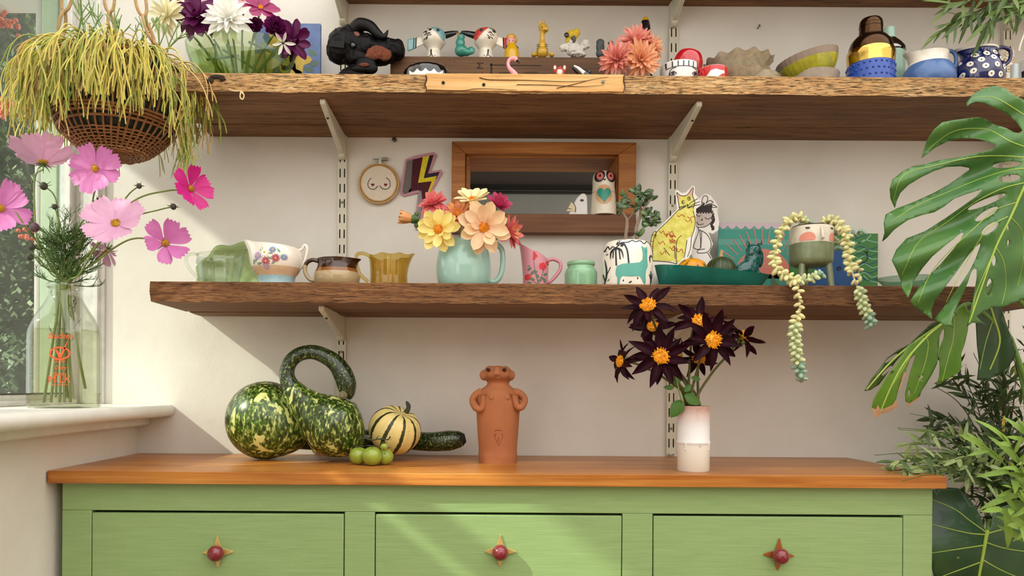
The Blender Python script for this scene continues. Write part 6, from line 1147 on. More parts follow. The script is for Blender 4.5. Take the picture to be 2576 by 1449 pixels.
for x, y in ((2574, 178), (2598, 178), (2620, 178)): mb = MB(); mb.flat(*stroke([(x-6, y-8), (x+7, y-8), (x+7, y+8), (x-6, y+8), (x-6, y-8)], 3, 1, smooth=False), onto(pr, O, .0008)); mb.build('black_square', BLK, o, smooth=False)
c = W(1905, 72, -.001); mb = MB(); mb.tube([(0, 0, 0), (.002, -.012, .003)], .0016, 6); mb.ell((.002, -.013, .003), (.0035, .002, .0035), 8, 5); tag(mb.build('wall_screw', STEEL, loc=c), 'small dark screw sticking out of the wall above the bowls', 'screw')
# ------------------------------------------------------------------ hanging basket and its plant
YB = -.33
bz = W(292, 392, YB).z; O = PX(292, YB, bz); k = O.k
o = thing('hanging_basket', 'round wicker hanging basket on cane loops beside the window', 'basket', O.o)
CANE = mat('brown_cane', '#8a5a30', .55, .25, 50, .3, 90); CANEL = mat('pale_cane', '#b08a58', .55, .2, 50, .3, 90)
prb = smooth_prof([(0, .003), (62*k, .003), (85*k, O.z(380)), (122*k, O.z(345)), (146*k, O.z(300)), (152*k, O.z(250)), (148*k, O.z(200)), (142*k, O.z(165))], 5)
mb = MB(); mb.lathe([(max(r-.006, 0), z+.004) for r, z in prb], 40); mb.build('liner', mat('dark_green_liner', '#15261a', .6), o, ang=70)
up = [p for p in prb if p[0] > 60*k]
for i in range(44):
    a = 2*PI*i/44; mb = MB(); mb.tube([(r*math.cos(a+.9*j/len(up)*.25), r*math.sin(a+.9*j/len(up)*.25), z) for j, (r, z) in enumerate(up)][::2], .0028, 5); mb.build('rib', CANE, o)
for j, y in enumerate((392, 387, 382, 377, 372, 366, 360, 354)):
    z = O.z(y); r = rad_at(prb[3:], z) if y < 391 else 64*k; n = 88; mb = MB(); mb.tube([((r+.0025*math.cos(22*2*PI*i/n+j*PI))*math.cos(2*PI*i/n), (r+.0025*math.cos(22*2*PI*i/n+j*PI))*math.sin(2*PI*i/n), max(z, .002)) for i in range(n)], .0024, 5, closed=True); mb.build('weaver', CANEL if j < 2 else CANE, o)
for j in range(9): r = (8+j*6.6)*k; n = 66; mb = MB(); mb.tube([((r+.0012*math.cos(11*2*PI*i/n+j*PI))*math.cos(2*PI*i/n), r*math.sin(2*PI*i/n), -.001+.0015*math.cos(11*2*PI*i/n+j*PI)) for i in range(n)], .0030, 5, closed=True); mb.build('base_weaver', CANE, o)
for j, y in enumerate((168, 174, 335, 325, 315, 305)): z = O.z(y); r = rad_at(prb[3:], z)+.003; mb = MB(); mb.tube([(r*math.cos(2*PI*i/60), r*math.sin(2*PI*i/60), z+.004*math.sin(2*PI*i/60+j)) for i in range(60)], .0034, 6, closed=True); mb.build('rim_hoop', CANE, o)
def link(a, b, w, r=.0042, off=0):
    a, b = Vector(a), Vector(b); d = (b-a); L = d.length; d.normalize(); s = Vector((math.cos(off), math.sin(off), 0)); pts = []
    for i in range(24):
        t = 2*PI*i/24; pts.append((a+b)/2+d*(L/2)*math.cos(t)+s*w*math.sin(t)*(1+.25*math.cos(t)))
    mb = MB(); mb.tube(pts, r, 7, closed=True); return mb
def chain(pts, w, dy):
    for i, (a, b) in enumerate(zip(pts, pts[1:])): link(O.p(a[0], a[1], dy), O.p(b[0], b[1], dy), w*k, off=.3+i*1.1).build('cane_loop', CANEL, o)
    mb = MB(); e = O.p(pts[-1][0], pts[-1][1]-4, dy); mb.tube([e+Vector((-.010, 0, .0)), e+Vector((.010, 0, .003))], .0055, 7); mb.tube([e+Vector((-.008, -.004, -.006)), e+Vector((.011, -.003, -.004))], .005, 7); mb.tube([e, e+Vector((-.012, 0, -.05))], .004, 6); mb.tube([e, e+Vector((.008, 0, -.05))], .004, 6); mb.build('cane_knot', CANEL, o)
chain([(180, -70), (162, 28), (152, 90), (140, 150)], 11, -.03); chain([(275, -60), (275, 30), (284, 90)], 12, .10); chain([(345, -55), (360, 40), (385, 105), (418, 155)], 12, .0)
soil = MB().lathe([(0, O.z(178)), (136*k, O.z(180)), (136*k, O.z(176)), (60*k, O.z(158)), (0, O.z(150))], 30).build('fibre_top', mat('dry_plant_fibre', '#7d6a3c', .9, .3, 60, 1.0, 150), o)
rt = thing('rhipsalis_plant', 'yellow-green trailing cactus spilling over the hanging basket', 'plant', O.o+Vector((0, 0, O.z(175))))
zo = O.z(175); RH = [mat('stem_yellow', '#cdbd58', .5, .12, 40, trl=.1), mat('stem_yellow_green', '#b0ae4a', .5, .12, 40), mat('stem_green', '#8a9a3c', .5, .12, 40), mat('stem_dry', '#c4a766', .7, .2, 40)]
MBs = [MB() for _ in RH]; rr = random.Random(21)
def sprig(mb, p, d, ln, r, droop, depth):
    pts = [p]; q = p.copy(); n = 7
    for i in range(n):
        d = (d+Vector((rr.uniform(-.12, .12), rr.uniform(-.12, .12), -droop*(.25 if i < 2 else .55)))).normalized(); q = q+d*ln/n; pts.append(q.copy())
    mb.tube(pts, [r, r*.85], 4, cap=False)
    if depth > 0:
        for c_ in range(rr.choice((2, 2, 3))):
            dd_ = (d+Vector((rr.uniform(-.6, .6), rr.uniform(-.5, .5), rr.uniform(-.2, .2)))).normalized(); sprig(mb, q, dd_, ln*rr.uniform(.45, .85), r*.9, droop*.8, depth-1)
for i in range(240):
    a = rr.uniform(-PI, PI)
    if rr.random() < .7: a = -PI/2+rr.gauss(0, .95)
    rad_ = rr.uniform(95, 140)*k; p = Vector((rad_*math.cos(a), rad_*math.sin(a)*.95, rr.uniform(-.004, .018)))
    d = Vector((math.cos(a)*.8, math.sin(a)*.8, rr.uniform(.1, .9))).normalized(); left = math.cos(a) < -.35
    ci = rr.choices((0, 1, 2, 3), (5, 4, 1.5, 1.5) if left or a < 0 else (2, 3, 3, 2))[0]  # left and front strands yellower, the sun's warmth put into their colour
    sprig(MBs[ci], p, d, rr.uniform(.07, .13), rr.uniform(.0015, .0025), rr.uniform(.55, 1.0), 2 if rr.random() < .5 else 1)
for i in range(150):   # fine dry threads
    a = rr.uniform(PI*.85, PI*1.75); p = Vector((135*k*math.cos(a), 130*k*math.sin(a), .0)); sprig(MBs[3], p, Vector((math.cos(a)*.6, math.sin(a)*.6, .2)), rr.uniform(.06, .12), .0007, 1.1, 1)
for i in range(90):   # tangled top
    p = Vector((rr.uniform(-130, 130)*k, rr.uniform(-110, 60)*k, .008+rr.uniform(0, .014))); sprig(MBs[rr.choice((0, 1, 3))], p, Vector((rr.uniform(-1, 1), rr.uniform(-1, .3), rr.uniform(.1, .5))).normalized(), .05, .0012, .35, 1)
for i in range(46):   # clump hanging at the right under the shelf end
    p = O.p(452+rr.uniform(-14, 22), 290+rr.uniform(-30, 20), rr.uniform(-.01, .05))-Vector((0, 0, zo)); sprig(MBs[rr.choice((1, 2, 2, 3))], p, Vector((rr.uniform(-.1, .35), rr.uniform(-.2, .2), -.6)).normalized(), rr.uniform(.05, .1), .0011, .6, 1)
for m_, b_ in zip(RH, MBs): b_.build('trailing_stems', m_, rt, kind='stuff', ang=80)
mb = MB()
def upsprig(p, d, ln, r, depth):
    q = p+d*ln; mb.tube([p, p.lerp(q, .5), q], [r, r*.9], 5)
    if depth: 
        for c_ in range(rr.choice((2, 3))): upsprig(q, (d+Vector((rr.uniform(-.7, .7), rr.uniform(-.5, .5), rr.uniform(-.1, .4)))).normalized(), ln*rr.uniform(.5, .9), r*.9, depth-1)
for px, py, dx, ln in ((195, 165, -.05, .07), (205, 168, .15, .06), (260, 150, .1, .06), (270, 160, -.25, .07), (285, 160, .1, .06), (330, 165, .3, .06), (350, 170, .15, .06), (375, 170, .45, .06), (400, 168, .5, .05), (300, 155, -.1, .05), (415, 165, .25, .05), (105, 190, -.5, .05), (240, 165, -.2, .05)): upsprig(O.p(px, py, rr.uniform(-.04, .03))-Vector((0, 0, zo)), Vector((dx, rr.uniform(-.3, .2), 1)).normalized(), ln, .0017, 2)
mb.build('upright_stems', mat('fresh_stem_green', '#77904a', .5, .12, 40), rt, kind='stuff')
# ------------------------------------------------------------------ milk bottle with cosmos
YM = -.41; O = PX(162, YM, SZ); k = O.k; o = thing('milk_bottle', 'square clear glass milk bottle with orange lettering on the sill', 'bottle', O.o); BG = glass('bottle_glass', '#e6e8dc')
raw = [(60, 1034), (70, 1028), (75, 1010), (75, 940), (75, 860), (73, 830), (64, 800), (48, 770), (39, 750), (36, 738), (36, 728), (41, 724), (41, 716), (38, 713)]
pr = smooth_prof([(r*k, max(0, O.z(y))) for r, y in raw], 4); pr[0] = (pr[0][0], 0)
zsq = O.z(800)
def sqf(x, y, z, a, r):
    s = max(0, min(1, (O.z(745)-z)/(O.z(745)-O.z(835)))); m_ = max(abs(math.cos(a)), abs(math.sin(a))); f = (1-s)+s*min(1/m_, 1.16)*.97; return x*f, y*f, z
mb = MB(); mb.lathe(vessel(pr, .003), 64, fn=sqf); mb.build('bottle', BG, o, ang=60)
wp = [(max(r-.0042, 0), max(z, .005)) for r, z in pr if z < O.z(826)]; mb = MB(); mb.lathe([(0, .005)]+wp+[(0, wp[-1][1])], 64, fn=sqf); mb.build('water', glass('bottle_water', '#f1f2e0', 2, .85, .3), o, ang=50)
ORP = mat('orange_bottle_print', '#e8501c', .5)
def blet(s_, px, py, size, sh=0):
    v, f_ = textmesh(s_, size, sh); q = O.p(px, py); y_ = -75*k*.975-.0009; mb = MB(); mb.add([(q.x+a, y_, q.z+b) for a, b in v], f_); mb.build('lettering', ORP, o, smooth=False, kind='stuff')
blet('Studens', 191, 856, .019, .35); blet('MILK', 190, 963, .025, 0); blet('Dairy', 192, 931, .013, .3); blet('Farms', 190, 946, .013, .3); blet('Quality', 190, 914, .009, .2); blet('HALF GALLON', 190, 970, .006)
mb = MB(); y_ = -75*k*.975-.0009; fm = lambda a, b: (O.p(a, b).x, y_, O.p(a, b).z); mb.flat(*fill([(180, 884), (186, 884), (192, 895), (203, 875), (213, 855), (205, 880), (194, 905), (190, 905)], (), 6), fm); mb.flat(*stroke(circ(191, 892, 24, 14, 24)+[circ(191, 892, 24, 14, 24)[0]], 4, 2), fm); mb.build('tick_emblem', ORP, o, smooth=False, kind='stuff')
mb = MB(); v, f_ = textmesh('MILK', .025); q = O.p(105, 963); mb.add([(q.x-a, 75*k*.975+.0009, q.z+b) for a, b in v], f_); mb.build('lettering', ORP, o, smooth=False, kind='stuff')
# cosmos flowers
PK = [pmat('cosmos_pink', '#c765ac', '#dc8cc4', 20), pmat('cosmos_pale_pink', '#da9cc4', '#ecc0da', 20), pmat('cosmos_magenta', '#bd0f74', '#d62a8e', 20)]
cosw = [(0, .14), (.15, .35), (.4, .75), (.65, 1), (.85, .98), (1, .72)]
CS = [[petal('cos%d%d' % (j, i), 62*k, 40*k, cosw, c_, .05, m_, 9, 8, notch=.10, ruffle=.03, seed=i+j) for i, c_ in enumerate((-.12, .05, .2))] for j, m_ in enumerate(PK)]
CST = mat('cosmos_stem_green', '#6b7a35', .55, .15, 40); CF = mat('cosmos_foliage', '#3f5c22', .6, .25, 30); CEYE = mat('cosmos_eye', '#b98a1c', .8, .3, 90); BUD = mat('dark_bud', '#3c3a2c', .7, .25, 60)
def cosmos(px, py, dy, n, ci, sc, tilt, via, lb, ct=8, bx=165):
    base = W(bx, 1000, YM); c = W(px, py, YM+dy); o = thing('cosmos_flower', lb, 'flower', base, 'cosmos in the milk bottle'); cl = c-base; n = Vector(n).normalized()
    pts = [Vector((0, 0, 0)), W(160+(bx-160)*.4, 735, YM)-base]+[W(x, y, YM+dy*.6)-base for x, y in via]+[cl-n*.02, cl-n*.003]; mb = MB(); mb.tube(cr(pts, 6), [.0026, .0022, .0018], 7); mb.build('stem', CST, o)
    ring_of(o, cl, n, CS[ci], ct, tilt, .006, px, sc, .1); stamen_ball(o, cl+n*.002, n, .0105*sc, .007, CEYE, 45, .3, px)
    mb = MB(); a, b, nn = aim(n)
    for q in range(8): th = q*PI/4; d = a*math.cos(th)+b*math.sin(th); mb.tube(cr([cl-n*.006, cl-n*.008+d*.012, cl-n*.016+d*.02], 3), [.002, .0004], 5)
    mb.ell(cl-n*.006, (.006, .006, .006), 10, 7); mb.build('sepals', CF, o)
cosmos(240, 425, -.03, (.05, -.98, .1), 0, .98, 5, ((222, 560), (236, 490)), 'pink cosmos facing forward beneath the hanging basket')
cosmos(108, 410, -.03, (-.15, .35, .9), 1, 1.25, 35, ((98, 620), (86, 500), (90, 440)), 'pale pink cosmos seen from below at the top left', 7, 150)
cosmos(480, 475, -.02, (.75, -.62, .1), 2, .85, 18, ((240, 620), (330, 510), (420, 480)), 'bright magenta cosmos on a long stem at the right', 7, 180)
cosmos(292, 563, -.06, (.1, -.85, .45), 1, 1.15, 18, ((200, 690), (250, 610)), 'pale pink cosmos with wind-blown petals above the bottle neck', 8, 170)
cosmos(415, 612, -.02, (.55, -.75, .1), 0, 1.0, 32, ((240, 660), (320, 605), (380, 602)), 'pink cosmos hanging towards the clear creamer', 6, 185)
cosmos(2, 525, -.02, (.3, -.9, .15), 0, 1.05, 10, ((120, 640), (70, 580), (35, 530)), 'pink cosmos cut off by the left picture edge', 8, 140)
cosmos(268, 632, .03, (-.3, -.5, -.7), 1, .6, 20, ((200, 690), (240, 655)), 'small pink cosmos hanging low behind the wind-blown one', 6, 170)
for px, py, via, r, lb in ((350, 468, ((240, 620), (315, 500)), 7, 'dark cosmos bud on the upper right stem'), (436, 520, ((240, 620), (330, 550), (400, 528)), 8, 'dark spiky cosmos bud below the magenta flower'), (110, 468, ((150, 600), (140, 500)), 10, 'brown cosmos bud below the pale pink flower'), (137, 520, ((160, 620), (150, 560)), 7, 'small dark cosmos bud above the foliage'), (225, 548, ((190, 600), (205, 560)), 8, 'dark cosmos bud left of the wind-blown flower'), (87, 572, ((140, 640), (120, 590)), 12, 'purplish cosmos bud near the window'), (80, 621, ((130, 680), (100, 622)), 9, 'brown cosmos bud at the left of the foliage'), (75, 646, ((130, 690), (95, 650)), 9, 'pale green cosmos bud lowest at the left'), (250, 505, ((190, 640), (230, 560)), 9, 'cosmos bud behind the pink forward-facing flower')):
    base = W(165, 1000, YM+.01); c = W(px, py, YM-.02)-base; o = thing('cosmos_bud', lb, 'flower bud', base, 'cosmos buds in the milk bottle'); mb = MB(); mb.tube(cr([Vector((0, 0, 0)), W(163, 735, YM)-base]+[W(x, y, YM-.01)-base for x, y in via]+[c], 5), [.0022, .0016], 6); mb.build('stem', CST, o)
    mb = MB(); mb.ell(c, (r*k*.95, r*k*.95, r*k), 12, 8); mb.build('bud', BUD if r != 12 else mat('purple_bud', '#5c3a4a', .6), o); mb = MB()
    for q in range(7): th = q*.9; d = Vector((math.cos(th), math.sin(th)*.6, rr.uniform(-.3, .8))); mb.tube(cr([c, c+d*r*k*1.3, c+d*r*k*2.1], 3), [.0012, .0003], 4)
    mb.build('sepals', CF, o)
ft = thing('cosmos_foliage', 'feathery green cosmos foliage bushing out of the bottle neck', 'foliage', W(162, 1000, YM), 'cosmos in the milk bottle'); b0 = Vector(ft.location); mb = MB()
def feather(p, d, ln, r, depth, up=.25):
    pts = [p]; q = p.copy()
    for i in range(4): d = (d+Vector((rr.uniform(-.2, .2), rr.uniform(-.2, .2), rr.uniform(-.1, up)))).normalized(); q = q+d*ln/4; pts.append(q.copy())
    mb.tube(pts, [r, r*.6], 4, cap=False)
    if depth:
        for j in range(5 if depth > 1 else 3): t = pts[1+rr.randrange(4)]; feather(t, (d+Vector((rr.uniform(-1, 1), rr.uniform(-.8, .8), rr.uniform(-.3, .7)))).normalized(), ln*rr.uniform(.4, .65), r*.7, depth-1)
for i in range(85):
    t = rr.random(); p = W(162+rr.uniform(-28, 28), 725-t*130, YM+rr.uniform(-.025, .025))-b0; a = rr.uniform(0, 6.3); feather(p, Vector((math.cos(a)*.9, math.sin(a)*.6, rr.uniform(-.15, .6))).normalized(), rr.uniform(.035, .065), .0014, 2)
for i in range(10): p = W(162+rr.uniform(-15, 15), 560+i*8, YM+rr.uniform(-.02, .02))-b0; a = rr.uniform(0, 6.3); feather(p, Vector((math.cos(a), math.sin(a)*.5, .5)).normalized(), .04, .0009, 2)
for i in range(22): p = W(162+rr.uniform(-26, 26), 750+i*6, YM+rr.uniform(-.02, .02))-b0; a = rr.uniform(0, 6.3); feather(p, Vector((math.cos(a)*.6, math.sin(a)*.5, .8)).normalized(), .026, .0009, 1)
mb.build('feathery_leaves', CF, ft, kind='stuff')
for x0_, x1_ in ((150, 110), (155, 128), (162, 150), (170, 178), (176, 215), (158, 162)): mb = MB(); mb.tube(cr([W(x1_, 1012 if x1_ < 200 else 978, YM)-b0, W((x0_+x1_)/2, 880, YM-.005)-b0, W(x0_, 735, YM)-b0, W(x0_, 650, YM)-b0], 5), [.0036, .0028], 7); mb.build('stem', CST, ft)
# ------------------------------------------------------------------ monstera and the plants at the right
def leafmat(nm, a, b, rough=.32, brown=None):
    m, nt, bs = nodes(nm); c = ramp(nt, tex(nt, coords(nt), 9, 3), [(.3, a), (.7, b)])
    sp = ramp(nt, tex(nt, coords(nt), 60, 2), [(.72, (0, 0, 0)), (.75, (.5, .5, .5))]); c = mixc(nt, sp, c, '#9aa860'); nt.links.new(c, bs.inputs['Base Color']); bs.inputs['Roughness'].default_value = rough; bs.inputs['Coat Weight'].default_value = .15
    bump(nt, bs, tex(nt, coords(nt), 40, 3), .08, .004); t = N(nt, 'ShaderNodeBsdfTranslucent'); t.inputs[0].default_value = col('#6f9a2e'); mx = N(nt, 'ShaderNodeMixShader'); mx.inputs[0].default_value = .18; nt.links.new(bs.outputs[0], mx.inputs[1]); nt.links.new(t.outputs[0], mx.inputs[2]); nt.links.new(mx.outputs[0], nt.nodes['Material Output'].inputs[0]); return m
VEIN = mat('pale_leaf_vein', '#9fb84a', .45, .1, 30); ML = leafmat('monstera_green', '#40703a', '#5c8a42'); ML2 = leafmat('monstera_fresh_green', '#4d7a22', '#6c962c'); ML3 = leafmat('monstera_dark', '#1d3a1c', '#2c5026'); ML4 = leafmat('philodendron_dark', '#20402b', '#39602c')
def bigleaf(nm, lb, Y, outline, holes, mt, depth, midrib, veins, stem, cat='leaf', sp=11, vr=.0022, group='monstera leaves'):
    base = W(stem[-1][0], stem[-1][1], Y+stem[-1][2]); o = thing(nm, lb, cat, base, group); mp = lambda u, v, e=0: tuple(W(u, v, Y+depth(u, v)-e)-base); v, f_ = fill(outline, holes, sp); mb = MB(); mb.flat(v, f_, mp); q = mb.build('blade', mt, o, ang=80); solidify(q, .0012)
    mb = MB(); mb.tube([mp(u, v_, .0012) for u, v_ in [(p.x, p.y) for p in cr([(a, b, 0) for a, b in midrib], 5)]], [vr*1.5, vr*.8], 7); mb.build('midrib', VEIN, o)
    for L in veins: mb = MB(); mb.tube([mp(u, v_, .0008) for u, v_ in [(p.x, p.y) for p in cr([(a, b, 0) for a, b in L], 6)]], [vr*.6, vr*.3], 6); mb.build('vein', VEIN, o)
    mb = MB(); mb.tube(cr([Vector(mp(*midrib[0]))]+[W(a, b, Y+c_)-base for a, b, c_ in stem], 6), [.005, .007], 8); mb.build('stalk', mat('monstera_stalk', '#5f8236', .5, .15, 30), o)
OUT1 = [(2660, 330), (2620, 280), (2576, 252), (2548, 238), (2525, 220), (2500, 216), (2470, 224), (2445, 240), (2431, 258), (2433, 268), (2440, 261), (2455, 256), (2475, 258), (2500, 270), (2530, 285), (2555, 305), (2572, 328), (2566, 336), (2550, 333), (2530, 322), (2500, 312), (2480, 300), (2460, 295), (2430, 298), (2400, 302), (2370, 308), (2350, 325), (2333, 350), (2325, 375), (2318, 398), (2335, 385), (2355, 370), (2385, 355), (2420, 348), (2455, 349), (2485, 356), (2505, 364), (2507, 370), (2490, 378), (2450, 387), (2400, 398), (2360, 404), (2325, 414), (2298, 418), (2270, 432), (2245, 452), (2238, 475), (2240, 500), (2251, 523), (2256, 505), (2265, 485), (2285, 465), (2315, 447), (2350, 430), (2380, 420), (2415, 418), (2438, 422), (2438, 428), (2420, 440), (2390, 462), (2350, 485), (2300, 508), (2255, 525), (2228, 540), (2223, 560), (2225, 585), (2219, 608), (2232, 597), (2250, 577), (2285, 553), (2320, 541), (2350, 534), (2375, 520), (2400, 500), (2430, 488), (2473, 475), (2455, 495), (2420, 520), (2380, 548), (2330, 580), (2280, 600), (2255, 628), (2243, 655), (2255, 680), (2266, 705), (2268, 725), (2285, 750), (2290, 735), (2300, 705), (2320, 675), (2345, 645), (2375, 620), (2400, 600), (2418, 585), (2425, 585), (2418, 600), (2400, 625), (2370, 660), (2340, 690), (2310, 725), (2289, 757), (2300, 772), (2320, 785), (2346, 804), (2343, 780), (2352, 755), (2375, 725), (2405, 685), (2430, 650), (2450, 625), (2465, 612), (2466, 618), (2455, 650), (2440, 680), (2410, 725), (2380, 765), (2351, 802), (2370, 815), (2400, 825), (2393, 810), (2400, 785), (2420, 745), (2435, 710), (2443, 685), (2450, 675), (2457, 677), (2457, 700), (2450, 740), (2440, 790), (2432, 822), (2445, 812), (2470, 813), (2482, 819), (2466, 806), (2455, 795), (2466, 775), (2476, 750), (2470, 780), (2480, 780), (2500, 772), (2515, 775), (2530, 770), (2576, 752), (2640, 710), (2700, 600), (2710, 460)]
OUT1.remove((2476, 750)); OUT1.remove((2470, 780)); OUT1.remove((2466, 775))
def eh(a, b, t): a, b = Vector(a), Vector(b); c_ = (a+b)/2; d = b-a; return circ(c_.x, c_.y, d.length/2, t, 16, math.atan2(d.y, d.x))
H1 = [eh((2496, 418), (2570, 411), 8), eh((2511, 452), (2568, 445), 9), eh((2434, 527), (2530, 488), 8), eh((2453, 556), (2511, 521), 9), eh((2470, 589), (2511, 559), 10), circ(2535, 572, 3, 7, 8), circ(2536, 611, 3, 9, 8), circ(2500, 655, 5.5, 14), circ(2488, 722, 7, 22, 14, .1)]
mid1 = [(2600, 420), (2576, 470), (2545, 540), (2505, 622), (2470, 720), (2438, 812)]
def dep1(u, v):
    t = max(0, min(1, (v-420)/400)); mx = 2600-160*t*1.0; d = mx-u; s = (u-2600)*.35+(v-420)*.93
    return .05*(abs(d)/300)**1.6-.015*math.sin(s/95*2*PI+.8)*min(1, abs(d)/120)-.03*math.exp(-((d-20)/60)**2)+.05*t
bigleaf('monstera_leaf', 'large split monstera leaf in the upper right', -.56, OUT1, H1, ML, dep1, mid1, [[(2590, 300), (2555, 275), (2500, 245), (2450, 245)], [(2580, 370), (2540, 355), (2480, 325), (2400, 330), (2335, 375)], [(2576, 396), (2520, 392), (2450, 395), (2360, 415), (2275, 440), (2248, 500)], [(2576, 424), (2530, 430), (2460, 452), (2380, 485), (2300, 520), (2240, 560)], [(2576, 460), (2520, 475), (2450, 510), (2380, 560), (2310, 610), (2270, 690)], [(2555, 510), (2500, 530), (2450, 575), (2390, 630), (2340, 690), (2310, 760)], [(2535, 545), (2490, 570), (2460, 610), (2420, 680), (2380, 760)], [(2505, 622), (2480, 680), (2455, 740), (2445, 800)], [(2540, 545), (2570, 580), (2576, 640), (2560, 720)], [(2505, 622), (2525, 660), (2530, 720), (2520, 765)]], [(2640, 420, .05), (2700, 600, .15), (2720, 1000, .25), (2730, 1500, .30)])
OUT2 = [(2368, 816), (2350, 832), (2320, 850), (2290, 865), (2283, 870), (2275, 885), (2262, 905), (2245, 930), (2225, 955), (2208, 985), (2198, 1005), (2193, 1025), (2197, 1040), (2206, 1051), (2215, 1042), (2235, 1035), (2258, 1022), (2254, 1005), (2258, 985), (2268, 960), (2278, 935), (2288, 905), (2300, 892), (2304, 894), (2298, 912), (2290, 935), (2283, 965), (2277, 990), (2278, 1010), (2287, 1023), (2295, 1012), (2312, 1003), (2317, 985), (2330, 965), (2345, 940), (2357, 915), (2361, 890), (2362, 865), (2363, 845), (2370, 829), (2376, 830), (2374, 850), (2364, 875), (2362, 900), (2364, 925), (2362, 950), (2352, 974), (2365, 963), (2395, 948), (2415, 935), (2419, 920), (2418, 890), (2427, 865), (2435, 830), (2437, 790), (2430, 765), (2400, 785)]
dep2 = lambda u, v: .03*((v-820)/200)**2-.012*math.sin((u+v*.4-2560)/38)+.0
BRT = mat('dry_brown_leaf_tip', '#b58c6a', .8, .2, 40)
bigleaf('monstera_leaf', 'fresh green monstera leaf with dry brown tips below the big one', -.47, OUT2, [circ(2287, 987, 3, 7, 8), eh((2311, 955), (2323, 944), 3)], ML2, dep2, [(2400, 790), (2368, 816), (2330, 848), (2280, 905), (2245, 965), (2215, 1035)], [[(2330, 848), (2335, 870), (2325, 920), (2300, 990)], [(2400, 790), (2398, 850), (2385, 900), (2370, 960)], [(2300, 880), (2270, 930), (2235, 985)]], [(2450, 770, .05), (2560, 900, .1), (2640, 1200, .1), (2680, 1500, .1)])
lo = [q for q in bpy.data.objects if q.get('label') == 'fresh green monstera leaf with dry brown tips below the big one'][0]
for L in ([(2193, 1025), (2197, 1040), (2206, 1052), (2215, 1043), (2235, 1036), (2259, 1023), (2254, 1004), (2246, 1018), (2228, 1026), (2215, 1030), (2208, 1018), (2203, 1030)], [(2278, 1010), (2287, 1024), (2296, 1013), (2313, 1004), (2314, 997), (2300, 1006), (2288, 1014)], [(2268, 955), (2274, 935), (2279, 938), (2270, 962), (2262, 985), (2259, 983)]):
    mb = MB(); mb.flat(*fill(L, (), 7), lambda u, v: tuple(W(u, v, -.472+dep2(u, v))-Vector(lo.location))); mb.build('dry_tip', BRT, lo, smooth=False)
bigleaf('monstera_leaf', 'narrow dark torn leaf lobe behind the brown-tipped leaf', -.44, [(2290, 864), (2260, 880), (2232, 900), (2210, 930), (2190, 955), (2174, 984), (2190, 981), (2212, 967), (2230, 942), (2255, 907), (2290, 868), (2340, 830), (2400, 800), (2390, 790), (2340, 815)], [eh((2226, 912), (2258, 890), 4), eh((2218, 945), (2244, 920), 4)], leafmat('torn_leaf_dark', '#33431a', '#4a5a22'), lambda u, v: .01*math.sin(u/30), [(2395, 797), (2300, 862), (2240, 912), (2180, 980)], [], [(2450, 790, .03), (2560, 900, .08), (2650, 1500, .08)], sp=8)
bigleaf('monstera_leaf', 'dark green drooping leaf under the big monstera leaf', -.42, [(2440, 760), (2455, 815), (2458, 870), (2463, 910), (2458, 956), (2480, 955), (2510, 945), (2535, 925), (2553, 900), (2557, 885), (2545, 850), (2530, 810), (2520, 775), (2500, 740), (2465, 735)], [], ML3, lambda u, v: .02*math.sin((u-2450)/35)+.02*((v-760)/200)**2, [(2480, 740), (2500, 800), (2515, 860), (2490, 930)], [[(2500, 800), (2480, 860), (2465, 930)]], [(2520, 720, .03), (2640, 900, .05), (2690, 1500, .05)], sp=14)
bigleaf('philodendron_leaf', 'huge dark heart-shaped leaf beside the sideboard', -.40, [(2332, 1234), (2380, 1226), (2410, 1228), (2430, 1245), (2450, 1270), (2468, 1300), (2476, 1330), (2483, 1337), (2492, 1325), (2498, 1290), (2520, 1275), (2560, 1262), (2620, 1270), (2680, 1330), (2690, 1420), (2640, 1500), (2560, 1570), (2480, 1610), (2420, 1550), (2375, 1500), (2350, 1452), (2336, 1400), (2332, 1300)], [], ML4, lambda u, v: .03*(abs(u-2480)/150)**1.4+.02*math.sin(v/60), [(2484, 1334), (2474, 1390), (2460, 1470), (2455, 1560)], [[(2482, 1340), (2440, 1310), (2400, 1280), (2340, 1255)], [(2480, 1345), (2430, 1340), (2340, 1318)], [(2474, 1372), (2420, 1380), (2340, 1392)], [(2465, 1415), (2410, 1435), (2370, 1450)], [(2486, 1342), (2530, 1330), (2590, 1320)], [(2482, 1365), (2530, 1380), (2600, 1390)], [(2472, 1408), (2520, 1435), (2580, 1460)]], [(2500, 1320, .06), (2560, 1500, .1), (2640, 1700, .1)], sp=16, vr=.003, group='philodendron')
LEAFS = {}
def narrow(key, L, Wd, curl, mt, ruffle=0):
    return petal(key, L, Wd, [(0, .3), (.15, .85), (.45, 1), (.75, .75), (1, .05)], curl, .12, mt, 6, 2 if not ruffle else 4, ruffle=ruffle, seed=3)
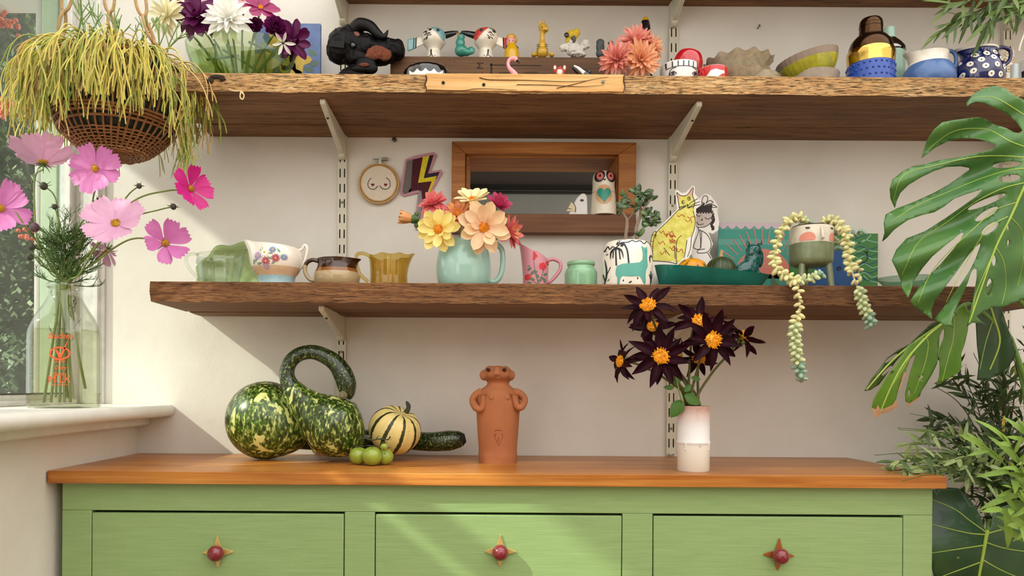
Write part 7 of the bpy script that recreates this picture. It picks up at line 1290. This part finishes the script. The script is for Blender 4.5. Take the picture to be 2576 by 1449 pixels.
def bushy(nm, lb, root, branches, ms, dens, spread, stemm, seed, sc=1, group='ribbon plants at the right', droop=.2, cap_=170):
    o = thing(nm, lb, 'plant', root, group); r2 = random.Random(seed); cnt = 0
    for bi, (pts, rad_) in enumerate(branches):
        P = cr([W(x, y, Yq)-root for x, y, Yq in pts], 8); mb = MB(); mb.tube(P, [rad_, rad_*.5], 6); mb.build('stem', stemm, o)
        L = sum((P[i+1]-P[i]).length for i in range(len(P)-1)); n_ = int(L*dens)
        for i in range(n_):
            if cnt >= cap_: break
            u = .25+.75*(i+r2.random())/n_ if len(pts) > 3 else (i+r2.random())/n_; q = min(u, .999)*(len(P)-1); j = int(q); p = P[j].lerp(P[j+1], q-j); dd_ = (P[j+1]-P[j]).normalized()
            d = (dd_*.7+Vector((r2.uniform(-1, 1), r2.uniform(-1, .5), r2.uniform(-.6-droop, .7)))*spread).normalized(); nn = Vector((r2.uniform(-.5, .5), -.8, r2.uniform(-.2, .9))); nn = (nn-d*nn.dot(d)).normalized(); t = d.cross(nn); s_ = sc*r2.uniform(.6, 1.2)
            M = Matrix(((t.x*s_, d.x*s_, nn.x*s_, 0), (t.y*s_, d.y*s_, nn.y*s_, 0), (t.z*s_, d.z*s_, nn.z*s_, 0), (0, 0, 0, 1))); M.translation = p; inst(ms[r2.randrange(len(ms))], 'leaf', o, M); cnt += 1
    return o
NG = mat('narrow_leaf_green', '#4c6430', .5, .25, 30, trl=.15); NG2 = mat('narrow_leaf_dark', '#35491f', .5, .25, 30, trl=.1); NV_ = mat('variegated_leaf', '#bcc890', .5, .25, 60, trl=.15, c2='#7d9a50'); NL = mat('lime_ribbon_leaf', '#87a848', .5, .15, 40, trl=.2); NYl = mat('yellowed_leaf', '#b39a3c', .6, .2, 40); TW = mat('thin_dark_twig', '#3d3622', .7)
l1 = [narrow('ng', .055, .010, -.2, NG), narrow('ng2', .06, .010, .15, NG2), narrow('ng3', .05, .009, -.4, NG2)]; l2 = [narrow('nv', .05, .0105, -.25, NV_, .015), narrow('nv2', .055, .010, .1, NV_, .015), narrow('nv3', .045, .010, -.1, NG)]; l3 = [narrow('nl', .085, .016, -.35, NL, .02), narrow('nl2', .07, .014, -.15, NL, .02)]; l4 = [narrow('nd', .075, .011, -.25, NG), narrow('nd2', .065, .010, -.1, mat('willow_leaf', '#6c8440', .5, .2, 30, trl=.2))]
rp = Vector((1.42, -.22, .45)); BE = lambda *a: list(a)
def fan(targets, root_px=(2560, 1300, -.22)):
    out_ = []
    for (x, y, Yq) in targets: mx_ = (root_px[0]*.45+x*.55, root_px[1]*.35+y*.65-30, (root_px[2]+Yq)/2); out_.append(([root_px, mx_, (x, y, Yq)], .0016))
    return out_
r2 = random.Random(77)
bushy('willow_leaf_plant', 'dark twiggy plant with narrow leaves growing behind the brown-tipped monstera leaf', rp, fan([(2330+r2.random()*240, 880+r2.random()*200, -.25+r2.random()*.17) for _ in range(22)], (2530, 1250, -.16)), l1, 70, .9, TW, 1, 1.0, cap_=290)
bushy('willow_leaf_plant', 'dense dark green narrow-leaved plant in the lower right corner', rp+Vector((.12, -.08, 0)), fan([(2380+r2.random()*200, 1080+r2.random()*180, -.38+r2.random()*.2) for _ in range(26)], (2570, 1340, -.30)), l1, 110, .9, TW, 4, .9, cap_=290)
bushy('variegated_plant', 'pale variegated ribbon plant drooping over the end of the worktop', rp+Vector((-.1, -.1, 0)), fan([(2235+r2.random()*300, 1075+r2.random()*120, -.46+r2.random()*.16) for _ in range(28)]+[(2270, 1210, -.54), (2250, 1190, -.53), (2200, 1145, -.40), (2230, 1170, -.45), (2260, 1080, -.4), (2290, 1040, -.38)], (2530, 1235, -.33)), l2, 85, .85, NG, 2, 1.0, cap_=290)
bushy('ribbon_fern', 'bright lime ribbon fern at the right picture edge', rp+Vector((.2, -.25, 0)), fan([(2575, 1050, -.55), (2530, 1110, -.58), (2470, 1118, -.56), (2585, 1090, -.56), (2560, 1180, -.6), (2540, 1230, -.58), (2580, 1260, -.6), (2520, 1280, -.6), (2555, 1330, -.6), (2600, 1150, -.6)], (2620, 1400, -.5)), l3, 38, .8, NL, 3, .95, cap_=120)
tp = W(2640, -60, -.2); bushy('drooping_shelf_plant', 'plant with long drooping leaves on the top shelf corner', tp, [([(2640, -40, -.2), (2560, -20, -.25), (2490, 15, -.3), (2420, 45, -.32), (2360, 82, -.32)], .0016), ([(2640, -40, -.2), (2570, -10, -.28), (2520, 20, -.32), (2480, 60, -.33)], .0016), ([(2640, -40, -.2), (2600, -10, -.28), (2576, 10, -.32), (2545, 40, -.33)], .0015), ([(2600, -30, -.25), (2500, -10, -.3), (2430, 5, -.33), (2390, 10, -.33)], .0014), ([(2600, -30, -.25), (2540, -10, -.32), (2470, 0, -.34)], .0015)], l4, 75, .75, TW, 9, 1, 'shelf plants', .6)
dn = [q for q in bpy.data.objects if q.get('label') == 'dense dark green narrow-leaved plant in the lower right corner'][0]; bs = [MB(), MB(), MB()]; r3 = random.Random(6); l = Vector(dn.location)
for i in range(1500):
    x, y = r3.uniform(2380, 2700), r3.uniform(840, 1330)
    if x < 2570-(y-840)*.28+r3.uniform(-60, 90): continue
    p = W(x, y, r3.uniform(-.30, -.06))-l; d = Vector((r3.uniform(-1, 1), r3.uniform(-.8, .4), r3.uniform(-1, .7))).normalized(); x_, y_ = frame_of(d); s_ = r3.uniform(.03, .06); w_ = .0045; b_ = Vector((0, 0, -.15*s_))
    bs[r3.choices((0, 1, 2), (5, 3, 1))[0]].add([p, p+d*s_*.4+x_*w_, p+d*s_*.4-x_*w_, p+d*s_*.75+x_*w_*.8+b_*.5, p+d*s_*.75-x_*w_*.8+b_*.5, p+d*s_+b_], [(0, 1, 2), (1, 3, 4, 2), (3, 5, 4)])
for b_, m_ in zip(bs, (NG2, NG, NYl)): b_.build('small_leaves', m_, dn, kind='stuff', smooth=False)
mb = MB(); ap = W(2590, 40, -.3); mb.tube(cr([Vector((0, 0, 0)), W(2576, 85, -.3)-ap, W(2566, 115, -.31)-ap, W(2563, 129, -.31)-ap], 4), [.0022, .0026], 7); pl = [q for q in bpy.data.objects if q.get('category') == 'plant' and q.name.startswith('drooping')][0]; mb.build('aerial_root', mat('pale_root', '#d8d2c2', .6), pl, loc=ap-Vector(pl.location))
# pots standing on the floor beyond the sideboard and on the top shelf
TP = mat('terracotta_pot', '#a8613f', .85, .1, 20, .2, 100)
for (x, y, lb) in ((1.42, -.22, 'terracotta pot of the narrow-leaved plants beside the sideboard'), (1.60, -.50, 'terracotta pot of the ribbon fern at the far right'), (1.74, -.12, 'large terracotta pot of the monstera in the corner')):
    o = thing('plant_pot', lb, 'plant pot', (x, y, -.05), 'pots on the floor'); mb = MB(); mb.lathe(vessel([(.085, 0), (.12, .30), (.135, .30), (.135, .36)], .01), 36); mb.build('pot', TP, o, ang=40); MB().lathe([(0, .30), (.119, .30), (.119, .33), (0, .335)], 28).build('soil', mat('potting_soil', '#3a2b20'), o)
# ------------------------------------------------------------------ garden outside the window
HG = [mat('hedge_leaf_dark', '#4a5c40', .6, .3, 6), mat('hedge_leaf_mid', '#6d805c', .6, .3, 6), mat('hedge_leaf_pale', '#a3b18e', .6, .3, 6)]
def hedge(nm, lb, x0, x1, y0, y1, z0, z1, n_, seed, sz_=.03, ms=HG):
    o = thing(nm, lb, 'hedge', ((x0+x1)/2, (y0+y1)/2, -.3), 'garden hedge'); r3 = random.Random(seed); l = Vector(o.location); bs = [MB() for _ in ms]
    for i in range(n_):
        p = Vector((r3.uniform(x0, x1), r3.uniform(y0, y1), r3.uniform(z0, z1)))-l; d = Vector((r3.uniform(-1, 1), r3.uniform(-1, 1), r3.uniform(-1, .6))).normalized(); x_, y_ = frame_of(d); s_ = sz_*r3.uniform(.6, 1.5)
        bs[r3.choices(range(len(ms)), (4, 4, 1.6)[:len(ms)])[0]].add([p, p+d*s_*.5+x_*s_*.28, p+d*s_, p+d*s_*.5-x_*s_*.28], [(0, 1, 2, 3)])
    for b_, m_ in zip(bs, ms): b_.build('foliage', m_, o, smooth=False, kind='stuff')
    mb = MB(); mb.box(x0-l.x+.25*(x1-x0), x1-l.x-.1*(x1-x0), y0-l.y+.4, y1-l.y+.1, 0, z1+.2); mb.build('branches', mat('hedge_shade_core', '#2b3324', .9, .3, 9), o)  # plain dark box, the hedge's inner shade put into its colour
hedge('garden_hedge', 'grey-green leafy hedge seen through the window', -3.4, -1.7, .9, 1.5, -.3, 3.2, 24000, 5)
hedge('garden_shrub', 'pale-leaved shrub close outside the window', -2.1, -1.55, .35, .8, -.3, 1.25, 2600, 8, .035)
BER = mat('orange_red_berries', '#c4512c', .4, .2, 50)
for px, py, n_, lb in ((10, 60, 26, 'orange-red berry cluster high outside the window'), (12, 270, 34, 'orange-red berry cluster beside the trailing cactus outside'), (62, 590, 14, 'small red berry cluster low outside the window')):
    c = W(px, py, .55); mb = MB(); r3 = random.Random(px+py)
    for i in range(n_): mb.ell((r3.gauss(0, .022), r3.gauss(0, .02), r3.gauss(0, .018)), .0085, 8, 5)
    o = thing('berry_cluster', lb, 'berries', c, 'berries in the garden'); mb.build('berries', BER, o, kind='stuff'); mb = MB(); mb.tube([(0, 0, 0), (-.02, .1, -.05), (-.1, .4, -.3)], .004, 5); mb.build('twig', TW, o)
